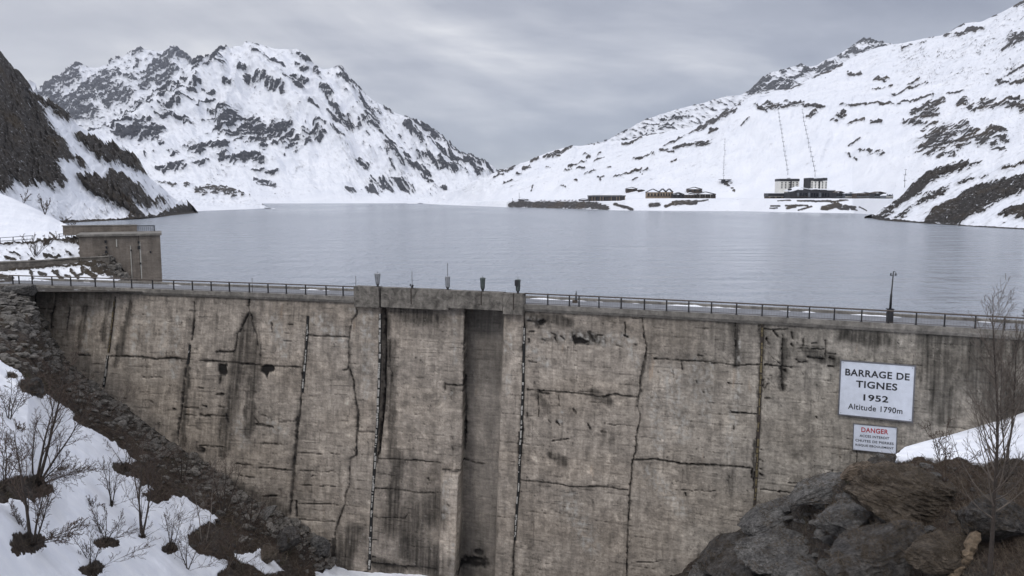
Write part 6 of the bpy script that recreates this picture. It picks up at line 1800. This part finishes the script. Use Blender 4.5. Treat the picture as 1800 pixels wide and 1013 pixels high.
small = [(197, 887, 805, 'slim bare shrub alone on the open snow with a tiny dark foot', [(0.05, 0), (0.25, 1), (-0.2, 2)]),
         (250, 943, 790, 'bare shrub with two upright stems in the middle of the snow field', [(0.05, 3), (0.2, 4), (-0.15, 5)]),
         (182, 952, 885, 'small bare shrub growing from a rounded dark snow well', [(-0.05, 6), (0.3, 7), (-0.35, 8), (0.6, 9)]),
         (300, 967, 890, 'small bare shrub right of the upright one by a small snow well', [(0.1, 10), (-0.2, 11), (0.4, 12)]),
         (161, 1000, 925, 'little bare shrub at the bottom edge of the snow', [(0.0, 13), (0.3, 14), (-0.3, 15)]),
         (161, 890, 868, 'tiny tuft of twigs poking through open snow', [(0.0, 16), (0.4, 17), (-0.4, 18)]),
         (36, 757, 738, 'tiny twig tuft in the upper snow near the left edge', [(0.0, 19), (0.4, 20), (-0.4, 21)]),
         (222, 826, 760, 'bare shrub rooted in a dark patch at the edge of the rubble', [(0.0, 22), (0.3, 23), (-0.3, 24)]),
         (262, 862, 770, 'wispy bare shrub at the brink between snow and heather', [(0.1, 25), (-0.15, 26), (0.35, 27)]),
         (395, 905, 800, 'wispy bare shrub among heather right of the snow tongue', [(0.0, 28), (0.3, 29), (-0.3, 30)]),
         (440, 930, 850, 'low bare shrub on the lower rubble slope', [(0.1, 31), (-0.3, 32), (0.5, 33)]),
         (320, 850, 770, 'pale wispy shrub against the foot of the dam wall', [(0.0, 34), (0.35, 35), (-0.3, 36)]),
         (140, 735, 660, 'bare shrub on the dark slope below the stained wall', [(0.0, 37), (0.3, 38), (-0.4, 39)]),
         (330, 1000, 930, 'bare shrub at the bottom beside the brown heather island', [(0.0, 40), (0.3, 41), (-0.4, 42)]),
         (410, 1000, 930, 'bare shrub between the small snow patches at the bottom', [(0.0, 43), (0.3, 44), (-0.4, 45)])]
for px, py, top, lab, st_ in small:
    p = gpos(px, py); H = hm(p, top)
    tree('bare_shrub', lab, 'shrub', p, [(H * (1 - 0.25 * abs(lx)), 0.012 + 0.012 * H, lx, 0.1 * (sd % 3 - 1), 200 + sd, 0.06 * (k - 1), 0) for k, (lx, sd) in enumerate(st_)] + [(H * 0.28 * (1 + 0.3 * (sd % 3)), 0.010, (1.9 if k % 2 else -1.9) * (1 + 0.25 * (sd % 4)), 0.5 * (sd % 5 - 2), 400 + sd, 0, 0) for k, (lx, sd) in enumerate(st_)], 'bark', 'twig', nb=(7, 4, 3), start=0.15, wob=0.04, up=0.5, rmin=0.0078, spread=(0.6, 0.7, 0.8), lenf=(0.5, 0.55, 0.55))
p = gpos(355, 957)
tree('bare_birch', 'slender pale birch with two thin stems on the brown heather island', 'tree', p, [(hm(p, 828), 0.05, -0.02, 0, 71, 0, 0), (hm(p, 818), 0.04, 0.14, 0, 72, 0.3, 0)], 'bark_pale', 'twig_pale', nb=(9, 5, 3), start=0.4, wob=0.05, up=0.6)
p = on_bank(79, 377)
tree('bare_bush', 'bare bush on the snowy brow above the left bank', 'bush', p, [(hm(p, 343), 0.06, 0.05, 0, 81, 0, 0), (hm(p, 350), 0.05, 0.3, 0, 82, 0, 0), (hm(p, 350), 0.05, -0.35, 0, 83, 0, 0), (hm(p, 356), 0.05, 0.6, 0, 84, 0, 0)], 'bark', 'twig', nb=(8, 4), levels=2, start=0.2, wob=0.06, rmin=0.03)
p = on_bank(42, 357)
tree('bare_bush', 'smaller bare bush left of the other one on the snowy brow', 'bush', p, [(hm(p, 335), 0.05, 0.4, 0, 85, 0, 0), (hm(p, 341), 0.05, 0.7, 0, 86, 0, 0), (hm(p, 341), 0.04, -0.3, 0, 87, 0, 0)], 'bark', 'twig', nb=(7, 4), levels=2, start=0.2, wob=0.06, rmin=0.03)
for px, py, h, lab in ((112, 392, 12, 'scrubby bush where the snowy brow drops to the lake'), (128, 399, 9, 'low scrub beside the railing end on the left bank'), (62, 452, 40, 'leafless shrub on the snowy terrace under the path railing')):
    p = on_bank(px, py); hh = h * p[1] / FPX
    tree('bare_bush', lab, 'bush', p, [(hh, 0.04, lx, 0, 900 + px + k, 0, 0) for k, lx in enumerate((0, 0.5, -0.5, 0.9))], 'bark', 'twig', nb=(7, 4), levels=2, start=0.15, wob=0.07, rmin=0.022)
# ================================================================== the village across the lake
def bld(name, label, cat, px0, px1, ybase, D, depth, group=None):
    """an empty at the middle of the building's foot, x along the shore"""
    flat = D is not None
    D = float(water_D(line(shore_r, px0))) + D + 1 if flat else float(on_right((px0 + px1) / 2, ybase)[1]) - 2
    a, b = pt(px0, ybase, D), pt(px1, ybase, D)
    t = thing(name, label, cat, ((a[0] + b[0]) / 2, D, float(line(BZ, (px0 + px1) / 2)) + 0.1 if flat else a[2]), group)
    return t, b[0] - a[0], D / FPX
def wbox(t, name, mat, x0, x1, z0, z1, y0, y1):
    w = MB(); w.box(((x0 + x1) / 2, (y0 + y1) / 2, (z0 + z1) / 2), (x1 - x0, y1 - y0, z1 - z0)); return w.build(name, M[mat], t)
def gable(t, name, mat, x0, x1, z, h, y0, y1, over=0.6, th=0.5, peak=0.5):
    """pitched roof slab pair with the ridge running away from the lake"""
    w = MB(); xm = x0 + (x1 - x0) * peak
    for a, b, za, zb in ((x0 - over, xm, z - 0.15, z + h), (xm, x1 + over, z + h, z - 0.15)):
        w.add([(a, y0 - over, za), (b, y0 - over, zb), (b, y1 + over, zb), (a, y1 + over, za), (a, y0 - over, za + th), (b, y0 - over, zb + th), (b, y1 + over, zb + th), (a, y1 + over, za + th)],
              [(3, 2, 1, 0), (4, 5, 6, 7), (0, 1, 5, 4), (2, 3, 7, 6), (0, 4, 7, 3), (1, 2, 6, 5)])
    return w.build(name, M[mat], t)
def windows(t, xs_, zs_, ww, wh, y, fm=None):
    for z in zs_:
        for x in xs_:
            f = wbox(t, 'window', 'pane', x - ww / 2, x + ww / 2, z - wh / 2, z + wh / 2, y - 0.12, y + 0.1)

# two apartment towers
for px0, px1, yt_, yb, lab, sideways in ((1369.5, 1404, 314.5, 345, 'left cream apartment tower with a flat dark top storey', False), (1421, 1453, 314, 345, 'right cream apartment tower with dark side and broken dark roofline', True)):
    t, W_, k = bld('apartment_tower', lab, 'tower block', px0, px1, yb, 48, 14, 'apartment towers over the lake')
    Hh = (yb - yt_) * k + 2.2
    top = Hh - 2.6
    x0, x1 = -W_ / 2, W_ / 2
    wbox(t, 'wall', 'render', x0 + (2.0 if sideways else 0), x1, 0, top, 0, 14)
    if sideways:
        wbox(t, 'side_wall', 'dark_clad', x0, x0 + 1.98, 0, top + 0.4, 0.1, 14.1)
        w = MB()
        for i in range(4):
            a = x0 + W_ * i / 4; w.box((a + W_ / 8, 7, top + 1.1 + (0.5 if i in (0, 3) else -0.2)), (W_ / 4 - 0.02, 14.4, 2.6 - (0.2 if i == 1 else 0)))
        w.build('top_storey', M['dark_clad'], t)
    else:
        wbox(t, 'top_storey', 'dark_clad', x0 - 0.15, x1 + 0.15, top, top + 2.3, -0.2, 14.2)
        wbox(t, 'lift_house', 'dark_clad', x0 + W_ * .5, x0 + W_ * .62, top + 2.3, top + 3.3, 4, 8)
    wbox(t, 'snow_cap', 'snow', x0 + 0.4, x1 - 0.4, top + (2.6 if sideways else 2.3), top + (3.0 if sideways else 2.6), 0.6, 13)
    n = 5
    for r in range(4):
        for c in range(n):
            x = x0 + W_ * (c + 0.62) / (n + 0.2) + (0.9 if sideways else 0)
            z = top - 1.15 - r * 1.75
            ww = 1.7 if c == 2 else 1.25
            wbox(t, 'window', 'pane', x - ww / 2, min(x + ww / 2, x1 - 0.2), z - 0.5, z + 0.45, -0.18, 0.1)
    wbox(t, 'stair_band', 'dark_clad', x0 + W_ * .55, x0 + W_ * .62, 0, top, -0.12, 0.3)

# the long dark building at their foot and its neighbours along the shore road
t, W_, k = bld('shore_building', 'long low dark building with brown ground floor under the left tower', 'building', 1350.5, 1389, 348.5, 27, 14)
wbox(t, 'wall', 'dark_clad', -W_ / 2, W_ / 2, 1.9, 4.9, 0, 14); wbox(t, 'ground_floor', 'timber', -W_ / 2 + .2, W_ / 2 - .2, -2, 1.9, .4, 13.6)
wbox(t, 'roof', 'snow', -W_ / 2 - .3, W_ / 2 + .3, 4.9, 5.45, -.4, 14)
for i in range(9): wbox(t, 'window', 'ochre' if i % 3 == 0 else 'pane', -W_ / 2 + .8 + i * 2.0, -W_ / 2 + 2.0 + i * 2.0, 0.5, 1.6, .2, .6)
wbox(t, 'balcony', 'pale', -W_ / 2, W_ / 2, 1.75, 2.0, -0.5, 0)
t, W_, k = bld('shore_building', 'big black glazed building with stepped snowy roofs below the right tower', 'building', 1388, 1468, 349, 26, 16)
x0 = -W_ / 2
for name_, a, b, h, m_ in (('link_block', 0, 0.14, 5.2, 'dark_clad'), ('hall', 0.145, 0.42, 7.0, 'dark_clad'), ('main_block', 0.425, 0.985, 6.6, 'dark_clad')):
    wbox(t, name_, m_, x0 + W_ * a, x0 + W_ * b, -2, h, 0.2 * (a > 0), 16)
w = MB()
for a, b, z0, z1 in ((0.10, 0.26, 6.2, 8.6), (0.25, 0.45, 8.6, 7.1), (0.44, 0.60, 7.0, 7.6), (0.59, 0.99, 7.2, 6.8), (0.0, 0.11, 5.4, 6.2)):
    xa, xb = x0 + W_ * a, x0 + W_ * b
    w.add([(xa, -.5, z0), (xb, -.5, z1), (xb, 16, z1 + 1), (xa, 16, z0 + 1), (xa, -.5, z0 + .5), (xb, -.5, z1 + .5), (xb, 16, z1 + 1.5), (xa, 16, z0 + 1.5)], [(3, 2, 1, 0), (4, 5, 6, 7), (0, 1, 5, 4), (2, 3, 7, 6), (0, 4, 7, 3), (1, 2, 6, 5)])
w.build('roof', M['snow'], t)
for i in range(12): wbox(t, 'window', 'pane' if i % 4 else 'grey_clad', x0 + 7 + i * 2.6, x0 + 8.7 + i * 2.6, 1.2, 4.6, -.1, .25)
wbox(t, 'pillar', 'pale', W_ / 2 - .7, W_ / 2, -2, 7, -.3, .5); wbox(t, 'terrace', 'timber', x0, x0 + W_ * .4, 1.2, 1.5, -1.2, 0)
wbox(t, 'chimney', 'dark_clad', x0 + 1, x0 + 3.4, 5.2, 8.0, 5, 9)
t.scale = (1, 1, 1.15)
for px0, px1, h, m1, lab, nw in ((1470, 1484.5, 4.8, 'dark_clad', 'small dark block right of the pale pillar', 4), (1485.5, 1505, 4.3, 'grey_clad', 'slate blue row building with snowy roof beside the shore road', 6), (1505.5, 1534, 4.4, 'timber', 'brown and blue row building with orange end', 8),
                                 (1537, 1557, 4.2, 'dark_clad', 'low house with rounded brown roof near the end of the row', 5), (1557.5, 1570, 2.6, 'grey_clad', 'small grey shed at the right end of the shore row', 3)):
    t, W_, k = bld('row_house', lab, 'house', px0, px1, 348.8, 32, 10, 'row of low houses along the shore road')
    wbox(t, 'wall', m1, -W_ / 2, W_ / 2, -2, h - .6, 0, 10)
    wbox(t, 'lower_band', 'grey_clad' if m1 != 'grey_clad' else 'pale', -W_ / 2 + .05, W_ / 2 - .05, 0.8, 1.5, -.25, .1)
    gable(t, 'roof', 'snow' if m1 != 'dark_clad' else 'timber', -W_ / 2, W_ / 2, h - .6, 0.8, 0, 10, 0.3, .35)
    for i in range(nw):
        x = -W_ / 2 + W_ * (i + .5) / nw
        wbox(t, 'window', 'pane', x - W_ / nw * .3, x + W_ / nw * .3, 1.9, 3.0, -.15, .1)
    t.scale = (1, 1, 1.25)
    if px0 == 1505.5: wbox(t, 'end_wall', 'ochre', W_ / 2 - 1.2, W_ / 2 + .02, -2, h, -.3, 2)

# chalets in the middle
def chalet(px0, px1, yb, yt_, D, m1, rm, lab, nw=3, peaks=1, posts=False, group='chalets in the hamlet by the lake'):
    t, W_, k = bld('chalet', lab, 'chalet', px0, px1, yb, D, 9, group)
    Hh = (yb - yt_) * k; eave = Hh * 0.66
    x0 = -W_ / 2
    wbox(t, 'wall', m1, x0, -x0, -2, eave, 0, 9)
    for q in range(peaks):
        gable(t, 'roof', rm, x0 + W_ * q / peaks, x0 + W_ * (q + 1) / peaks, eave, Hh - eave, 0, 9, 0.4, .4)
    for i in range(nw):
        x = x0 + W_ * (i + .5) / nw
        wbox(t, 'window', 'pane', x - W_ / nw * .24, x + W_ / nw * .24, eave * .42, eave * .8, -.15, .1)
        if posts: wbox(t, 'post', 'pale' if i % 2 else 'dark_clad', x0 + W_ * i / nw - .15, x0 + W_ * i / nw + .2, -1, eave, -.5, -.2)
    wbox(t, 'balcony', 'timber', x0 - .3, -x0 + .3, eave * .32, eave * .40, -.7, 0)
    return t
chalet(1137, 1160, 348.5, 332.5, 32, 'ochre', 'dark_clad', 'tan chalet with a dark steep roof at the left of the hamlet', 4)
chalet(1160, 1183, 348, 331.5, 34, 'ochre', 'dark_clad', 'tan and brown chalet with twin dark gables in the hamlet', 5, 2)
chalet(1183, 1203.5, 349, 339, 26, 'dark_clad', 'dark_clad', 'low dark chalet in front of the twin gabled one', 3)
chalet(1187, 1200, 342, 333.5, 50, 'timber', 'dark_clad', 'small dark roofed chalet half hidden behind the hamlet', 2)
chalet(1209, 1234, 339, 329.5, None, 'timber', 'dark_clad', 'brown chalet standing alone above the others', 3)
chalet(1204, 1225, 349, 339.5, 27, 'timber', 'snow', 'brown chalet with a snowy roof in the middle of the hamlet', 4)
chalet(1225.5, 1258, 349, 338, 29, 'timber', 'dark_clad', 'long brown timber chalet with a row of posts at the hamlet right end', 7, 1, True)
chalet(1101, 1120, 337, 329.5, None, 'timber', 'dark_clad', 'lone small brown hut on the snow left of the hamlet', 2)
chalet(1122, 1133, 336.5, 333.8, None, 'timber', 'dark_clad', 'very low brown shed right of the lone hut', 1)
# waterfront building
t, W_, k = bld('waterfront_building', 'low dark waterfront building with yellow pillars on the quay', 'building', 1035, 1099, 353.8, 24, 14)
x0 = -W_ / 2
wbox(t, 'wall', 'dark_clad', x0, -x0, -2.5, 3.6, 0.6, 14)
w = MB(); w.box((0, 7, 4.0), (W_ + 1.0, 15.4, .7)); w.build('roof', M['dark_clad'], t)
w = MB(); w.box((1, 8, 4.6), (W_ * .8, 12, .5)); w.box((2, 8, 5.3), (W_ * .35, 9, .9), None, .6); w.box((3, 8, 6.2), (W_ * .12, 6, .9), None, .5); w.build('snow_cap', M['snow'], t)
for i in range(14):
    if i not in (3, 7):
        wbox(t, 'pillar', 'ochre' if i % 3 else 'timber', x0 + .4 + i * (W_ - 1.2) / 13, x0 + 1.1 + i * (W_ - 1.2) / 13, -1.5, 3.4, -.1, .5)
for i in range(6): wbox(t, 'window', 'pane' if i % 2 else 'timber', x0 + 2 + i * 5.2, x0 + 4 + i * 5.2, .8, 2.6, .45, .7)
t.scale = (1, 1, 1.5)
t, W_, k = bld('boat_shed', 'small dark shed adjoining the waterfront building on its left', 'shed', 1018, 1034.5, 353.6, 26, 8)
wbox(t, 'wall', 'dark_clad', -W_ / 2, W_ / 2, -2, 1.7, 0, 8); gable(t, 'roof', 'dark_clad', -W_ / 2, W_ / 2, 1.7, 1.2, 0, 8, .3, .3); wbox(t, 'door', 'timber', -1, 1, -2, 1.2, -.15, .1)
t, W_, k = bld('boat_hut', 'low dark hut with a mast at the far end of the quay', 'hut', 911, 929, 353.2, 24, 8)
wbox(t, 'wall', 'dark_clad', -W_ / 2, W_ / 2, -2, 1.5, 0, 8); gable(t, 'roof', 'dark_clad', -W_ / 2, W_ / 2, 1.5, .8, 0, 8, .3, .3)
w = MB(); w.tube([(-W_ / 2 + 1.2, -.4, -2), (-W_ / 2 + 1.2, -.4, 10.5)], .22, 5); w.box((-W_ / 2 + 2, -.4, 4.4), (2.6, .3, .3)); w.build('mast', M['dark_metal'], t)
q = on_right(901, 357); o = thing('marker_mast', 'thin marker mast at the water by the quay tip', 'mast', q)
w = MB(); w.tube([(0, 0, -1), (0, 0, 6)], .2, 5); w.build('pole', M['dark_metal'], o); w = MB(); w.box((0, 0, 6), (.7, .7, .5)); w.build('head', M['dark_metal'], o)

# dark bushes along the quay
rs = np.random.RandomState(12)
def bush_far(px, py, wpx, lab, grp):
    q = on_right(px, py); k = q[1] / FPX
    w = MB()
    for _ in range(26):
        c = rs.randn(3) * np.array([wpx * k * .22, .5, .35]); c[2] = abs(c[2])
        s = rs.uniform(.25, .55)
        v, f = protos[rs.randint(8)]
        w.add(rot_z(v * s, rs.rand() * 6) + c, f)
    o = w.build('scrub_bush', M['twig']); o.location = tuple(q); tag(o, lab, 'bush', grp)
for px in (952, 957, 976, 985, 993, 1000, 1006, 1012):
    bush_far(px, 352.8, 4, 'dark scrubby bush on the flat snow along the quay', 'scrub bushes along the quay')

# ------------------------------------------------------------------ ski lift pylons and the shore path
def pylon_line(pts, n, label, group, hgt_=5.5):
    proto = None
    for i in range(n):
        t = i / (n - 1)
        px = np.interp(t, [p[0] for p in pts], [p[1] for p in pts]); py = np.interp(t, [p[0] for p in pts], [p[2] for p in pts])
        q = on_right(px, py)
        if proto is None:
            proto = thing('lift_pylon', label, 'pylon', q, group)
            w = MB(); w.tube([(0, 0, -1), (0, 0, hgt_)], [.26, .16], 6); w.build('mast', M['pylon'], proto)
            w = MB(); w.box((0, 0, hgt_), (1.9, .3, .26)); w.box((-.85, 0, hgt_ - .3), (.25, .4, .35)); w.box((.85, 0, hgt_ - .3), (.25, .4, .35)); w.build('crossarm', M['pylon'], proto)
        else:
            dup(proto, q, None, None, 1.15 - 0.25 * t * 0)
pylon_line([(0, 1368, 200), (0.5, 1376, 250), (1, 1385, 308)], 15, 'ski lift pylon in the row climbing straight above the left apartment tower', 'lift pylons above the left tower')
pylon_line([(0, 1410, 200), (0.5, 1420, 252), (1, 1433, 310)], 15, 'ski lift pylon in the row climbing straight above the right apartment tower', 'lift pylons above the right tower')
pylon_line([(0, 1274, 252), (1, 1271.5, 318)], 7, 'ski lift pylon in the short row left of the towers above the hamlet', 'lift pylons above the hamlet')
pylon_line([(0, 1591, 308), (1, 1590, 330)], 3, 'ski lift pylon at the foot of the slope just left of the dark promontory', 'lift pylons by the promontory')
q = on_right(1271.5, 321); o = thing('lift_station', 'tiny lift station with a spread roof at the foot of the short pylon row', 'hut', q)
w = MB(); w.box((0, 2, 1.2), (4, 5, 4)); w.build('wall', M['dark_clad'], o); w = MB(); w.box((2, 2, 3.5), (14, 6, .5)); w.build('roof', M['dark_clad'], o)

# ================================================================== the air of the valley
HAZE = 4e-5
m = bpy.data.materials.new('valley_air')
m.use_nodes = True
m.node_tree.nodes.clear()
N = NT(m.node_tree)
o_ = N.n('ShaderNodeOutputMaterial'); v_ = N.n('ShaderNodeVolumePrincipled')
v_.inputs['Color'].default_value = (0.72, 0.78, 0.92, 1)
v_.inputs['Density'].default_value = HAZE
N.l(v_.outputs[0], o_.inputs['Volume'])
w = MB(); w.box((0, 2700, 500), (9000, 6400, 1130))
hz = w.build('haze', m)
tag(hz, kind='stuff')
